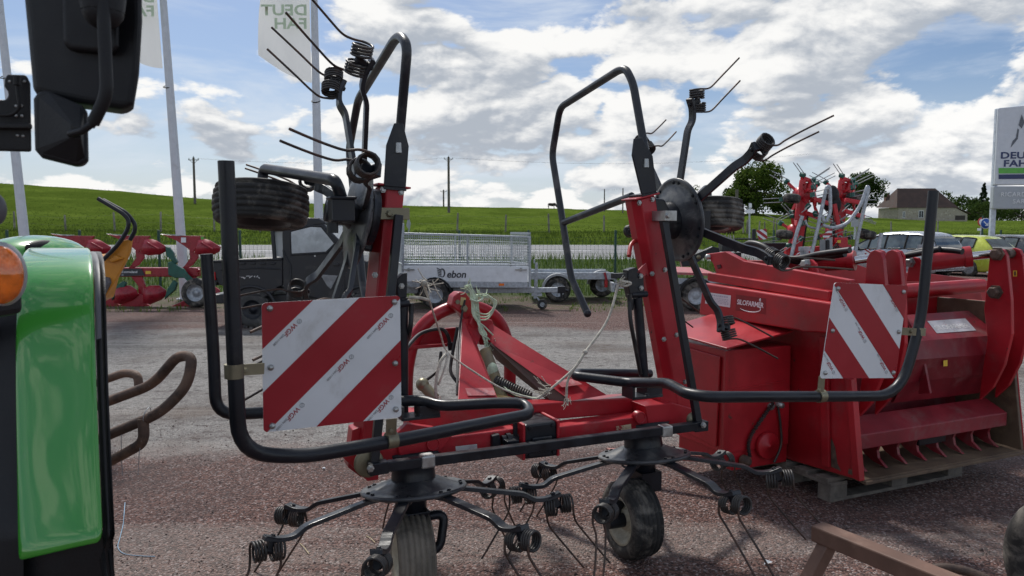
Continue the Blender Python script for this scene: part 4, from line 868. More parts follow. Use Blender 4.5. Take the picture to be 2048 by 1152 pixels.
# ------------------------------------------------------------------ twine tied over the tedder
def frayed(m, p, d, n, ln, r, seed):
    g = random.Random(seed)
    for i in range(n):
        q = p + V((g.gauss(0, 1), g.gauss(0, 1), g.gauss(0, 1))) * .01; e = q + (d + V((g.gauss(0, .5), g.gauss(0, .5), g.gauss(0, .5)))).normalized() * ln * g.uniform(.5, 1.1); m.tube([q, q.lerp(e, .5) + V((0, 0, -.01)), e], r, 4)
m = MB(); g = random.Random(5)
for i in range(11):
    j = lambda s=5: g.uniform(-s, s)
    pts = [M(935 + j(8), 572 + j(4), .56), M(950 + j(7), 600 + j(), .555), M(955 + j(10), 635 + j(9), .535), M(968 + j(9), 660 + j(), .50), M(978 + j(9), 682 + j(12), .48)]
    m.tube(spline(pts, 5), .0042, 5)
for i in range(3): m.tube(spline([M(950, 592, .56), M(975 + 6 * i, 590 + 4 * i, .55), M(988 + 2 * i, 610, .545), M(975, 628 + 5 * i, .54), M(952, 622 + 6 * i, .535), M(945, 600, .55)], 6), .0042, 5)
m.tube(spline([M(940, 598, .55), M(955, 603, .53), M(965, 596, .55), M(952, 590, .60)], 5), .006, 5)
frayed(m, M(936, 572, .56), M(925, 562, .56) - M(936, 572, .56), 8, .06, .0022, 1); frayed(m, M(963, 590, .56), UP, 8, .05, .0022, 2); frayed(m, M(985, 683, .48), -UP, 9, .06, .002, 3)
for i in range(3): m.tube(spline([M(968, 660, .5), M(976, 700, .46), M(982, 735, .40), M(984, 748, .38)], 5), .004, 5)
m.ball(M(985, 742, .36), .03, .03, .045)
for i in range(4): m.tube(spline([M(985, 745, .36), M(1000 + 5 * i, 765 + 4 * i, .3), M(1030 + 4 * i, 790, .15), M(1075, 797, .02)], 6), .0036, 5)
tag(m.build('baler_twine', TWINE), 'bundle of pale green twine knotted round the red hitch head', 'twine')
m = MB()
m.tube(spline([M(1237, 566, -.05), M(1215, 640, -.05), M(1170, 705, -.05), M(1150, 735, -.05), M(1105, 775, -.03), M(1075, 797, -.02)], 8), .0062, 6)
m.tube(spline([M(1170, 705, -.05), M(1155, 728, -.055), M(1136, 760, -.03), M(1133, 798, -.02)], 8), .0062, 6)
m.ball(M(1171, 704, -.05), .013); m.tube(spline([M(1237, 566, -.05), M(1250, 572, -.06), M(1262, 566, -.07), M(1240, 562, -.06)], 5), .007, 5)
frayed(m, M(1238, 566, -.05), L, 10, .07, .0022, 4); frayed(m, M(1100, 780, -.03), -L, 14, .09, .0018, 5); frayed(m, M(1133, 796, -.02), -UP, 10, .05, .002, 9)
tag(m.build('baler_twine', TWINEW), 'taut dirty white twine running from the right folding latch to the headstock', 'twine')
m = MB()
m.tube(spline([M(848, 565, -.05), M(860, 605, 0), M(880, 665, .2), M(896, 705, .25), M(950, 745, .15), M(1010, 780, .04), M(1065, 797, 0)], 8), .005, 6)
m.tube(spline([M(896, 705, .25), M(880, 725, .22), M(872, 765, .2), M(872, 795, .18)], 6), .008, 6); m.tube(spline([M(897, 706, .24), M(888, 740, .2), M(876, 770, .2)], 6), .006, 6)
m.tube(spline([M(818, 595, -.06), M(840, 596, -.06), M(858, 600, -.02)], 5), .008, 6)
frayed(m, M(850, 566, -.05), M(880, 560, -.05) - M(850, 566, -.05), 14, .09, .0024, 6); frayed(m, M(872, 793, .18), -UP, 14, .06, .002, 7); m.ball(M(848, 566, -.05), .014)
tag(m.build('baler_twine', TWINEW), 'frayed dirty white twine hanging from the left folding latch across the headstock', 'twine')
# ------------------------------------------------------------------ silage grab bucket on its pallet
PAL = thing('wooden_pallet', 'weathered grey wooden pallet under the red silage bucket', 'pallet', W(2.6, .45, 0))
def pbox(l0, l1, f0, f1, z0, z1, m): m.box(W((l0 + l1) / 2, (f0 + f1) / 2, (z0 + z1) / 2), l1 - l0, f1 - f0, z1 - z0, L, FW, UP)
PL0, PF0 = 2.00, .05
for k in range(3):
    m = MB(); f = PF0 + k * .35; pbox(PL0, PL0 + 1.2, f, f + .10, 0, .022, m); m.build('bottom_board', WOODG, PAL, bevel=.003)
    for j in range(3): m = MB(); pbox(PL0 + j * .53 + .0, PL0 + j * .53 + .14, f, f + .10, .022, .098, m); m.build('block', WOODG, PAL, bevel=.003)
for j in range(3): m = MB(); pbox(PL0 + j * .53, PL0 + j * .53 + .14, PF0, PF0 + .8, .098, .120, m); m.build('cross_board', WOODG, PAL, bevel=.003)
for k in range(5): m = MB(); pbox(PL0, PL0 + 1.2, PF0 + .02 + k * .17, PF0 + .12 + k * .17, .120, .142, m); m.build('deck_board', WOODG, PAL, bevel=.003)
BKT = thing('silage_bucket', 'big dull red silage feeding bucket with claw grab, standing on a pallet', 'silage bucket', W(2.7, .4, .142))
def lplate(name, l, pts, th, mt=RED2, bevel=.004, px=True):        # plate in a plane l = const
    m = MB(); m.plate([NL(x, y, l) for x, y in pts] if px else [W(l, f, z) for f, z in pts], L * th); return m.build(name, mt, BKT, bevel=bevel)
def fplate(name, f, pts, th, mt=RED2, bevel=.004, px=True):
    m = MB(); m.plate([M(x, y, f) for x, y in pts] if px else [W(l, f, z) for l, z in pts], FW * th); return m.build(name, mt, BKT, bevel=bevel)
def box_(name, l0, l1, f0, f1, z0, z1, mt=RED2, bevel=.005): m = MB(); pbox(l0, l1, f0, f1, z0, z1, m); return m.build(name, mt, BKT, bevel=bevel)
# drive box at the left end
dbx = box_('drive_box', 1.48, 2.00, .40, 1.02, .27, .915)
m = MB(); m.plate([W(1.476, .46, .30), W(1.476, .98, .33), W(1.476, .98, .89), W(1.476, .44, .87)], L * -.012); m.build('box_door', RED2, BKT, bevel=.004)
m = MB(); m.plate([W(1.455, .37, .925), W(2.0, .385, 1.0), W(2.0, 1.06, 1.06), W(1.455, 1.06, .955)], UP * .012); lid = m.build('box_lid', RED2, BKT, bevel=.003)
m = MB(); m.plate([W(1.462, .382, .24), W(1.486, .382, .24), W(1.486, .382, .915), W(1.462, .382, .915)], FW * .02); m.build('corner_strip', RED2, BKT, bevel=.003)
m = MB(); m.plate([W(1.48, .392, .66), W(1.95, .392, .68), W(1.95, .392, .69), W(1.48, .392, .67)], FW * .01); m.build('weld_rib', RED2, BKT)
lo, lx, ly = W(1.455, .37, .925), W(2.0, .385, 1.0) - W(1.455, .37, .925), W(1.455, 1.06, .955) - W(1.455, .37, .925)
ln = lx.cross(ly).normalized(); text('710', WPAINT, lo + lx * .40 + ly * .50 + ln * .018, lx, ly, .15, BKT, .02, 'model_number', .25)
# chain drive
cc = M(1533, 890, .39); m = MB(); m.lathe(cc + FW * .0, -FW, [(.085, 0), (.085, .02), (.08, .024), (.012, .026), (.012, .034), (0, .034)], 32); m.build('sprocket_cover', RED2, BKT)
m = MB(); pts = spline([M(x, y, .38) for x, y in ((1546, 806), (1528, 832), (1505, 866), (1497, 890), (1500, 915))], 9)
for i in range(0, len(pts) - 1): d = pts[i + 1] - pts[i]; m.box(pts[i], .024 if i % 2 else .016, .012, d.length * .8, d.normalized().cross(FW), FW, d.normalized())
m.build('drive_chain', SPRG, BKT)
m = MB(); m.tube(spline([M(x, y, .38) for x, y in ((1556, 812), (1561, 850), (1562, 890), (1548, 925))], 6), .008, 6); m.build('chain_return', SPRG, BKT)
m = MB(); q = M(1486, 920, .40); m.lathe(q, -FW, [(.035, 0), (.035, .04), (.018, .045), (.018, .06), (0, .06)], 18); m.build('shaft_end', RUSTY, BKT)
m = MB(); q = M(1554, 808, .40); m.lathe(q, -FW, [(.018, 0), (.018, .05), (0, .05)], 14); q = M(1540, 812, .40); m.lathe(q, -FW, [(.022, 0), (.022, .02), (0, .02)], 14); m.build('tensioner', ZINC, BKT)
box_('lower_casing', 1.55, 2.0, .41, .95, .150, .275)
m = MB(); m.plate([W(1.02, .98, .15), W(1.5, .42, .20), W(1.5, .42, .24), W(1.02, .98, .19)], FW * .06); m.build('side_skid', mat('salmon_skid', (.36, .10, .08), .6, dirt=DUST, damt=.4), BKT)
# housing running back along the top of the side wall
hs = [(1.04, 1.04), (1.10, 1.275), (-.03, 1.235), (-.03, .985), (.40, .985), (.42, 1.00)]
m = MB(); m.plate([NL(x, y, 1.90) for x, y in ((1405, 566), (1668, 607), (1690, 640), (1690, 668), (1604, 664), (1598, 661), (1398, 629))], L * .16); hsg = m.build('side_housing', RED2, BKT, bevel=.010)
m = MB(); a, b = NL(1428, 553, 2.02), NL(1672, 592, 2.02); m.bar(a, b, .12, .06); m.build('top_rail', RED2, BKT, bevel=.006)
m = MB(); m.add([NL(x, y, 1.8985) for x, y in ((1412, 584), (1462, 591), (1460, 615), (1410, 607))], [[0, 1, 2, 3]]); m.build('paper_notice', mat('faded_paper_notice', (.66, .67, .69), .6, var=.06), BKT)
m = MB(); pa0, pa1, pb1, pb0 = [NL(x, y, 1.8980) for x, y in ((1412, 584), (1462, 591), (1460, 615), (1410, 607))]
def onp(u, v): return (pa0 * (1 - u) + pa1 * u) * (1 - v) + (pb0 * (1 - u) + pb1 * u) * v
rg = random.Random(8)
for v, h in ((.22, .10), (.42, .05), (.55, .05), (.68, .05), (.80, .05)):
    u = .08
    while u < .9:
        w_ = rg.uniform(.03, .09); m.add([onp(u, v - h), onp(min(.93, u + w_), v - h), onp(min(.93, u + w_), v + h * .4), onp(u, v + h * .4)], [[0, 1, 2, 3]]); u += w_ + .025
m.build('notice_print', mat('faded_print', (.42, .44, .50), .6, var=.05), BKT)
ls = [NL(x, y, 1.8985) for x, y in ((1472, 589), (1532, 597), (1531, 629), (1471, 621))]
m = MB(); m.add(ls, [[0, 1, 2, 3]]); m.build('logo_sticker', mat('deep_red_sticker', (.20, .004, .010), .35), BKT)
ex = (ls[1] - ls[0]).normalized(); ey = (ls[0] - ls[3]).normalized()
text('SILOFARMER', WPAINT, ls[3] - L * .0008 + ex * .012 + ey * .046, ex, ey, .047, BKT, .022, 'logo_lettering', .12, spacing=.94)
def swoosh(o, ex, ey, k, off, mt):
    m = MB(); pts = [o + ex * (k * (.08 + .11 * math.cos(a))) + ey * (k * (.03 * math.sin(a))) + off for a in [-2.6 + .25 * i for i in range(14)]]; m.tube(pts, [k * .0035 * math.sin(.15 + i * .22) + .0006 for i in range(14)], 5); m.build('logo_swoosh', mt, BKT)
    m = MB(); m.ball(o + ex * (k * .185) + ey * (k * .062) + off, k * .009, k * .004, k * .012); m.build('logo_dot', mt, BKT)
swoosh(ls[3] + ex * .06 + ey * .035, ex, ey, .95, -L * .001, WPAINT)
# left wall, floor, right wall
sw = [(-.13, .185), (.42, .150), (1.0, .165), (1.05, .40), (1.05, 1.16), (-.06, 1.16), (-.045, .78)]
lplate('side_wall', 2.05, sw, .025, px=False)
m = MB(); m.plate([W(2.03, -.045, .775), W(2.03, .0, .775), W(2.03, -.08, .19), W(2.03, -.13, .185)], L * .03); m.build('wall_edge', RED2, BKT, bevel=.004)
m = MB(); m.bar(W(2.035, .12, .20), W(2.035, .17, 1.0), .06, .02, L); m.build('wall_stiffener', RED2, BKT, bevel=.004)
fl = [(-.13, .19), (.15, .200), (.55, .215), (.80, .27), (.97, .42), (1.02, .65), (1.02, 1.1)]
m = MB(); rows = [[W(l, f, z) for l in (2.07, 2.4, 2.8, 3.2, 3.52)] for f, z in fl]; m.grid(rows); m.grid([[q - UP * .012 for q in r] for r in rows]); m.grid([rows[0], [q - UP * .012 for q in rows[0]]]); m.build('bucket_floor', BROWN, BKT)
m = MB(); m.plate([W(2.06, -.15, .182), W(3.54, -.15, .182), W(3.54, -.02, .196), W(2.06, -.02, .196)], UP * -.018); m.build('cutting_lip', BROWN, BKT, bevel=.002)
lplate('side_wall', 3.52, sw, .025, BROWN, px=False)
lplate('side_wall_skin', 3.55, sw, .012, RED2, px=False)
box_('base_skid', 2.10, 2.24, .0, .95, .142, .19, BROWN); box_('base_skid', 3.05, 3.19, .0, .95, .142, .19, BROWN)
# claw grab: curved arms, cross plates, box beam and teeth
armf = [NL(x, y, 3.30) for x, y in ((1968, 620), (1979, 512), (1986, 500), (1996, 496), (2007, 500), (2013, 512), (2022, 600), (2023, 668), (2008, 730), (1985, 775), (1958, 800), (1965, 740), (1975, 680))]
fz_ = [(lfz(q)[1], lfz(q)[2]) for q in armf]
for l, pre in ((3.30, 0), (3.46, 1)):
    lplate('grab_arm', l, fz_, .03, px=False)
for l in (2.18, 2.32): lplate('grab_arm', l, [(f, z) for f, z in fz_], .03, px=False)
ew_ = 3.50
m = MB(); rows = [[M(1812, 630, .28), M(1968, 619, .28)], [M(1838, 682, .05), M(2022, 668, .05)], [M(1826, 720, .02), M(2012, 706, .02)], [M(1806, 765, .06), M(1982, 748, .06)], [M(1786, 806, .14), M(1958, 786, .14)]]
m.grid(rows, smooth=False); m.grid([[q + FW * .02 - UP * .004 for q in r] for r in rows], smooth=False); m.build('grab_plate', RED2_SHADED, BKT)
m = MB(); m.plate([W(2.75, .045, .86), W(2.75, -.02, .62), W(2.75, .06, .60)], L * .02); m.build('plate_rib', RED2_SHADED, BKT, bevel=.002)
m = MB(); m.plate([W(2.13, .30, .345), W(2.13, .32, .345), W(2.13, .36, .62), W(2.13, .34, 1.02), W(2.13, .32, 1.02), W(2.13, .33, .62)], L * 1.34); m.build('grab_light_block', RED2_SHADED, BKT)  # unseen plate added behind the grab to block light from behind
bA, bB = M(1748, 850, -.02), M(2002, 812, -.02)
zb_ = bA.z
m = MB(); m.plate([W(2.12, -.05, .43), W(2.12, .10, .50), W(2.12, .18, .44), W(2.12, .16, .34), W(2.12, -.05, .34)], L * 1.36); m.build('grab_beam', RED2_SHADED, BKT, bevel=.006)
for i in range(8):
    l = 2.17 + i * .175
    if i == 4: l += .01
    m = MB(); m.plate([W(l, f, z) for f, z in ((-.0, .345), (.16, .345), (.17, .30), (.11, .245), (.04, .215), (-.05, .200), (.01, .245), (.02, .29))], L * .022); m.build('claw_tooth', RED2_SHADED, BKT, bevel=.002)
m = MB(); m.plate([W(2.70, .0, .335), W(2.95, .0, .335), W(2.95, .0, .28), W(2.70, .0, .28)], FW * .10); m.build('centre_latch', BLK, BKT, bevel=.006)
m = MB(); a, b = M(1800, 583, .42), M(1962, 571, .42); m.tube([a, b], .055, 6); m.build('cross_tube', RED2, BKT)
fplate('back_plate', .52, [(1790, 592), (1962, 585), (1972, 625), (1800, 640)], .02)
fplate('top_body', .95, [(1640, 525), (1690, 520), (1760, 545), (1850, 546), (1985, 563), (2015, 574), (2015, 640), (1640, 660)], .05)
# lift arms, lugs, cylinders
lplate('lift_arm', 2.02, [(1411, 508), (1450, 503), (1487, 522), (1624, 546), (1700, 560), (1700, 590), (1622, 578), (1434, 553), (1426, 528)], .05, bevel=.006)
lplate('lift_arm', 2.30, [(1487, 520), (1560, 522), (1640, 540), (1640, 560), (1500, 545)], .05)
m = MB(); q = NL(1416, 514, 2.01); m.lathe(q, -L, [(.02, -.01), (.02, .012), (.012, .02), (0, .02)], 12); m.build('arm_pin', ZINC, BKT)
lplate('slot_rim', 2.012, [(1433, 530), (1440, 529), (1442, 535), (1436, 538)], .01, mat('dark_slot', (.08, .01, .012), .6), bevel=.0)
LUG = [(1738, 575), (1741, 512), (1747, 503), (1756, 499), (1766, 502), (1772, 512), (1775, 575), (1775, 640), (1738, 640)]
lplate('cylinder_lug', 2.62, LUG, .022)
lplate('cylinder_lug', 2.78, [(x + 35, y) for x, y in LUG], .022)
lplate('cylinder_lug', 2.16, [(1607, 560), (1600, 545), (1603, 530), (1612, 520), (1622, 519), (1631, 528), (1638, 560)], .022)
lplate('cylinder_lug', 2.95, [(1812, 562), (1818, 524), (1826, 514), (1836, 516), (1842, 528), (1845, 562)], .022)
def bolt_at(p, r, mt=RUSTY): m = MB(); m.bolt(p, -L, r, r * 1.3); m.build('pivot_bolt', mt, BKT)
bolt_at(NL(1753, 513, 2.62), .030); bolt_at(NL(1614, 528, 2.16), .028, ZINC); bolt_at(NL(1822, 525, 2.95), .026, ZINC); bolt_at(NL(1996, 508, 3.30), .034); bolt_at(NL(1992, 584, 3.30), .036)
m = MB(); m.cyl(NL(1770, 514, 2.645), NL(1785, 513, 2.78), .03, 12); m.build('spacer_tube', RUSTY, BKT)
m = MB(); m.cyl(NL(2010, 508, 3.33), NL(2022, 507, 3.46), .032, 12); m.build('spacer_tube', RUSTY, BKT)
def cyl_(l0, l1, a, b, c, r, rr):
    m = MB(); A_, B_2, C_2 = NL(*a, l0), NL(*b, (l0 + l1) / 2), NL(*c, l1); d = (B_2 - A_).normalized(); m.cyl(A_, B_2, r, 18); m.cyl(B_2 - d * .03, B_2 + d * .012, r * 1.12, 18); m.build('ram_barrel', RED2, BKT, bevel=.003)
    m = MB(); m.cyl(B_2, C_2, rr, 14); m.build('ram_rod', CHROME, BKT)
    m = MB(); m.cyl(A_ + UP * .05, A_ + UP * .11, .028, 10); m.box(A_ + UP * .10, .06, .05, .03, L, FW, UP); m.build('ram_fitting', GALV, BKT)
cyl_(2.36, 2.66, (1608, 527), (1706, 521), (1755, 514), .060, .028)
cyl_(3.00, 3.36, (1846, 524), (1938, 513), (1990, 508), .062, .028)
for x, y, l in ((1746, 527, 2.615), (1788, 556, 2.775), (2030, 547, 3.452), (1891, 727, None)):
    m = MB()
    if l: m.add([NL(x - 4, y - 6, l), NL(x + 4, y - 6, l), NL(x + 4, y + 6, l), NL(x - 4, y + 6, l)], [[0, 1, 2, 3]])
    else: m.add([M(x - 4, y - 6, .015), M(x + 4, y - 7, .015), M(x + 4, y + 5, .015), M(x - 4, y + 6, .015)], [[0, 1, 2, 3]])
    lab = m.build('safety_label', YELL, BKT); m = MB()
    if l: m.add([NL(x - 1.5, y - 4, l - .001), NL(x + 1.5, y - 4, l - .001), NL(x + 1.5, y + 4, l - .001), NL(x - 1.5, y + 4, l - .001)], [[0, 1, 2, 3]]); m.build('label_symbol', DGREY, lab)
s2 = [M(1848, 641, .235), M(1925, 635, .235), M(1942, 661, .125), M(1874, 667, .125)]
g0, g1 = M(1812, 630, .28), M(1968, 619, .28); h0, h1 = M(1838, 682, .05), M(2022, 668, .05)
def onq(u, v, off): q = (g0 * (1 - u) + g1 * u) * (1 - v) + (h0 * (1 - u) + h1 * u) * v; n2 = (h0 - g0).cross(g1 - g0).normalized(); n2 = n2 if n2.z > 0 else -n2; return q + n2 * off
m = MB(); m.add([onq(.20, .30, .002), onq(.66, .30, .002), onq(.66, .78, .002), onq(.22, .78, .002)], [[0, 1, 2, 3]]); m.build('logo_sticker', mat('worn_silver_sticker', (.42, .42, .45), .45, var=.25, chips=(.33, .03, .04), camt=.08, dscale=8), BKT)
ex2 = (onq(.6, .5, 0) - onq(.2, .5, 0)).normalized(); ey2 = (onq(.4, .3, 0) - onq(.4, .7, 0)).normalized()
text('SILOFARMER', mat('worn_pale_print', (.62, .62, .62), .5), onq(.25, .66, .003), ex2, ey2, .062, BKT, .02, 'logo_lettering', .12, spacing=.94)
# hydraulic hoses on top
hz_ = [((1478, 498), (1500, 486), (1530, 494), (1556, 520), (1580, 545)), ((1484, 502), (1508, 492), (1535, 503), (1552, 530), (1575, 552)), ((1470, 500), (1490, 490), (1516, 492), (1540, 508), (1562, 530)),
       ((1545, 520), (1600, 516), (1640, 508), (1700, 500)), ((1545, 528), (1590, 524), (1640, 516), (1690, 508)), ((1690, 512), (1760, 520), (1830, 508), (1880, 498)), ((1800, 515), (1850, 500), (1900, 500), (1925, 503))]
for k, h in enumerate(hz_):
    m = MB(); m.tube(spline([NL(x, y, 2.2 + .03 * k + (.5 if k > 4 else 0)) for x, y in h], 7), .020, 8); m.build('hose', HOSE, BKT)
# rust scars on the wall
m = MB(); m.plate([W(2.0485, f, z) for f, z in ((.02, .20), (.12, .205), (.13, .30), (.10, .38), (.07, .33), (.05, .24))], L * .001); m.plate([W(2.0485, f, z) for f, z in ((-.10, .20), (-.03, .20), (-.035, .235), (-.05, .225), (-.06, .25), (-.09, .24))], L * .001); m.build('rust_scar', RUSTY, BKT)
# ------------------------------------------------------------------ brown steel drawbar stand and tyre at the right edge
DB = thing('steel_trestle', 'brown rusty square tube trestle cut by the lower right picture edge', 'trestle', Zp(1570, 1165, 0))
a, b = Zp(1634, 1062, .50), Zp(2010, 1215, .50); a2 = a + (b - a) * 1.0
m = MB(); m.bar(a, a2, .075, .062); m.build('top_rail', RUSTO, DB, bevel=.006)
q = a + (b - a).normalized() * .05 - UP * .03; e = V((q.x - .30, q.y - .12, 0)); m = MB(); m.bar(q, e, .05, .05); m.build('leg', RUSTO, DB, bevel=.004)
q = a2 - UP * .03; e = V((q.x - .2, q.y - .1, 0)); m = MB(); m.bar(q, e, .05, .05); m.build('leg', RUSTO, DB, bevel=.004)
q0 = Zp(1895, 1152, .45); m = MB(); m.tube(spline([q0 + V((-.06, .02, .0)), q0 + V((-.03, .0, .03)), q0 + V((.05, -.03, .03)), q0 + V((.12, -.08, 0)), q0 + V((.13, -.09, -.1))], 5), .016, 8); m.build('hook', RUSTY, DB)
WT = thing('implement_wheel', 'dark worn tyre cut by the right picture edge', 'wheel', V((2.2, 2.82, 0)))
wc = V((2.305, 2.84, .30)); m = MB(); r, w = .305, .25; ax = V((.93, .36, 0)).normalized()
m.lathe(wc, ax, [(r * .5, -w * .42), (r * .62, -w * .5), (r * .8, -w * .52), (r * .93, -w * .46), (r * .99, -w * .34), (r * .985, -w * .2), (r * .96, -w * .18), (r * .96, -w * .1), (r * 1.0, -w * .08), (r * 1.0, w * .08), (r * .96, w * .1), (r * .96, w * .18), (r * .985, w * .2), (r * .99, w * .34), (r * .93, w * .46), (r * .8, w * .52), (r * .5, w * .42)], 40); m.build('tyre', RUB, WT)
m = MB(); m.lathe(wc, ax, [(.03, -w * .2), (r * .2, -w * .2), (r * .45, -w * .3), (r * .52, -w * .42), (r * .52, w * .42), (r * .45, w * .3), (.03, w * .2)], 24); m.build('rim', BLKP, WT)
# ------------------------------------------------------------------ tractor cut by the left picture edge
TRC = thing('green_tractor', 'glossy green tractor with black mirrors and orange indicator, cut by the left picture edge', 'tractor', V((-1.45, 1.75, 0)))
rows = [((503, 503), 2.10, 60, 176), ((505, 504), 1.98, 55, 180), ((511, 510), 1.87, 49, 183), ((524, 522), 1.77, 44, 186), ((550, 546), 1.69, 41, 188), ((600, 596), 1.64, 39, 190), ((680, 676), 1.60, 37, 192), ((780, 775), 1.565, 37, 195), ((880, 872), 1.53, 39, 199), ((980, 965), 1.49, 41, 203), ((1060, 1030), 1.46, 42, 206), ((1105, 1068), 1.44, 43, 208), ((1119, 1082), 1.44, 45, 200)]
def fend(x0, x1, dy=0., bulge=.0055, n=14, rws=rows):
    out = []
    for (pl_, pr_), Y, a, b in rws:
        A_, B_ = x0(a, b), x1(a, b); r_ = []
        for k in range(n + 1):
            t = k / n; px = A_ + (B_ - A_) * t; py = pl_ + (pr_ - pl_) * t; edge = 1 - (2 * t - 1) ** 4
            r_.append(P(px, py, Y + dy - bulge * edge))
        out.append(r_)
    return out
m = MB(); m.grid(fend(lambda a, b: a, lambda a, b: b)); pan = m.build('fender_panel', TGREEN, TRC)
sol = pan.modifiers.new('thick', 'SOLIDIFY'); sol.thickness = .012; sol.offset = 1
ss = pan.modifiers.new('smooth', 'SUBSURF'); ss.levels = 2; ss.render_levels = 2
# rubber edge strip to the right, black body to the left and below
def rows2(f): return [((p0, p1), Y, a, b) for (p0, p1), Y, a, b in rows] + [((1200, 1200), 1.43, 45, 214), ((1330, 1330), 1.45, 45, 218)]
R2 = rows2(0)
m = MB(); g0 = fend(lambda a, b: b - 1, lambda a, b: b + 12, .012, .006, 4, R2); g1 = fend(lambda a, b: b + 12, lambda a, b: b + 22, .03, .004, 3, R2); m.grid(g0); m.grid(g1)
m.grid([[r[-1], r[-1] + V((-.145, .22, -.01))] for r in g1]); m.build('fender_edge', BLKP, TRC)
m = MB(); g2 = [r for r in fend(lambda a, b: b - 1, lambda a, b: b + 11, -.004, .004, 3, R2[:7])]; m.grid(g2); m.build('fender_trim', TRIMG, TRC)
m = MB(); m.grid(fend(lambda a, b: -260, lambda a, b: a + 2, .016, .01, 6, R2[3:])); m.build('fender_skirt', MIRB, TRC)
m = MB(); low = [[P(px, 1060 + 0 * px, 1.475) for px in (20, 90, 160, 226)], [P(px, 1190, 1.47) for px in (20, 90, 160, 230)], [P(px, 1330, 1.5) for px in (20, 90, 160, 232)]]; m.grid(low); m.build('fender_skirt', MIRB, TRC)
# front wheel under the fender, hidden axle stub
m = MB(); c = V((-1.50, 1.80, .46)); r, w = .46, .34
m.lathe(c, LX, [(r * .5, -w * .45), (r * .7, -w * .5), (r * .92, -w * .46), (r, -w * .3), (r, w * .3), (r * .92, w * .46), (r * .7, w * .5), (r * .5, w * .45)], 40)
for k in range(22):
    a = k * math.pi / 11
    for s in (-1, 1):
        d = V((0, math.cos(a + s * .07), math.sin(a + s * .07))); m.box(c + d * (r + .012) + LX * (s * w * .2), w * .42, .045, .04, LX, V((0, -d.z, d.y)), d)
m.build('tyre', RUB, TRC)
m = MB(); m.lathe(c, LX, [(.05, -.1), (r * .45, -.12), (r * .52, -w * .4), (r * .52, w * .4), (r * .45, .1), (.05, .08)], 28); m.build('rim', WPAINT, TRC)
m = MB(); m.cyl(c, c - LX * .9, .08, 12); m.box(c + V((-.95, .0, .35)), .5, 2.2, .8); m.build('axle_and_body', BLK, TRC, bevel=.02)
# lamp, dome
lc = P(2, 550, 1.16); m = MB(); m.ball(lc, .034, .022, .046, 24, 16)
for k in range(5): m.lathe(lc - LY * (.004 + .004 * k), -LY, [(.030 - .005 * k, 0), (.031 - .005 * k, .003), (.028 - .005 * k, .004)], 24)
m.build('indicator_lamp', AMBER, TRC)
m = MB(); m.ball(P(4, 548, 1.19), .039, .022, .052, 24, 16); m.build('lamp_bezel', GREYP, TRC)
m = MB(); m.box(P(-12, 575, 1.26), .05, .08, .10); m.build('lamp_housing', MIRB, TRC, bevel=.012)
dc = P(70, 510, 2.7); m = MB(); m.ball(dc, .145, .22, .072, 28, 16); m.build('bonnet_dome', TGREEN, TRC)
m = MB(); m.ball(dc + V((.085, -.085, .030)), .018, .10, .026, 12, 8); m.build('dome_vent', BLKP, TRC)
m = MB(); m.box(V((dc.x - .06, dc.y - .08, 1.05)), .18, .34, .90); m.box(V((dc.x - .1, dc.y - .4, .62)), .2, .7, .2); m.build('bonnet_body', BLKP, TRC, bevel=.03)
wl_ = P(-14, 418, 1.2); m = MB(); m.ball(wl_, .019, .02, .028, 16, 10); m.build('work_lamp', TRIMG, TRC)
# mirrors
def rplate(name, pts, Y, th, mt, bev, tilt=0.0, seg=4):
    m = MB(); m.plate([P(x, y, Y) for x, y in pts], V((-.52 * th, th, 0))); return m.build(name, mt, TRC, bevel=bev, seg=seg)
rplate('mirror_shell', [(40, -90), (283, -90), (285, 40), (279, 140), (268, 206), (258, 218), (240, 217), (160, 206), (66, 187), (58, 100)], 1.22, .07, MIRB, .016)
rplate('mirror_back', [(123, -60), (238, -60), (238, 92), (226, 106), (142, 98), (126, 84)], 1.200, .03, MIRB, .008)
m = MB(); m.tube([P(195, -70, 1.17), P(205, -10, 1.165), P(206, 24, 1.165)], [.038, .034, .030], 18); m.ball(P(206, 20, 1.165), .030); m.build('arm_socket', MIRB, TRC)
m = MB(); m.tube(rnd([P(206, 0, 1.145), P(214, 190, 1.145), P(186, 246, 1.15)], .02, 8), .0095, 14); m.tube([P(188, 243, 1.15), P(181, 252, 1.15)], .0062, 10); m.tube([P(184, 248, 1.15), P(165, 262, 1.15), P(140, 268, 1.17)], .0055, 10); m.build('mirror_arm', MIRB, TRC)
pts = [(66, 196), (78, 179), (98, 181), (164, 209), (174, 222), (176, 318), (168, 331), (150, 331), (82, 314), (69, 299)]
rplate('lower_mirror', pts, 1.20, .035, MIRB, .008)
m = MB(); ap = P(160, 266, 1.165); base = [P(x, y, 1.199) for x, y in [(78, 193), (98, 187), (160, 214), (168, 224), (169, 314), (152, 324), (85, 306), (78, 296)]]
inn = [ap.lerp(b, .22) + V((0, 0, 0)) for b in base]; m.add(base + inn, [[i, (i + 1) % 8, 8 + (i + 1) % 8, 8 + i] for i in range(8)] + [[8 + i for i in range(8)]], False); m.build('mirror_boss', MIRB, TRC, bevel=.003)
rplate('bracket', [(9, 158), (14, 148), (52, 149), (60, 165), (62, 303), (-60, 300), (-60, 199), (12, 199), (17, 190), (15, 182), (8, 172)], 1.33, .012, BLKP, .004)
rplate('bracket_rail', [(-60, 246), (63, 247), (63, 257), (-60, 256)], 1.315, .012, BLKP, .002)
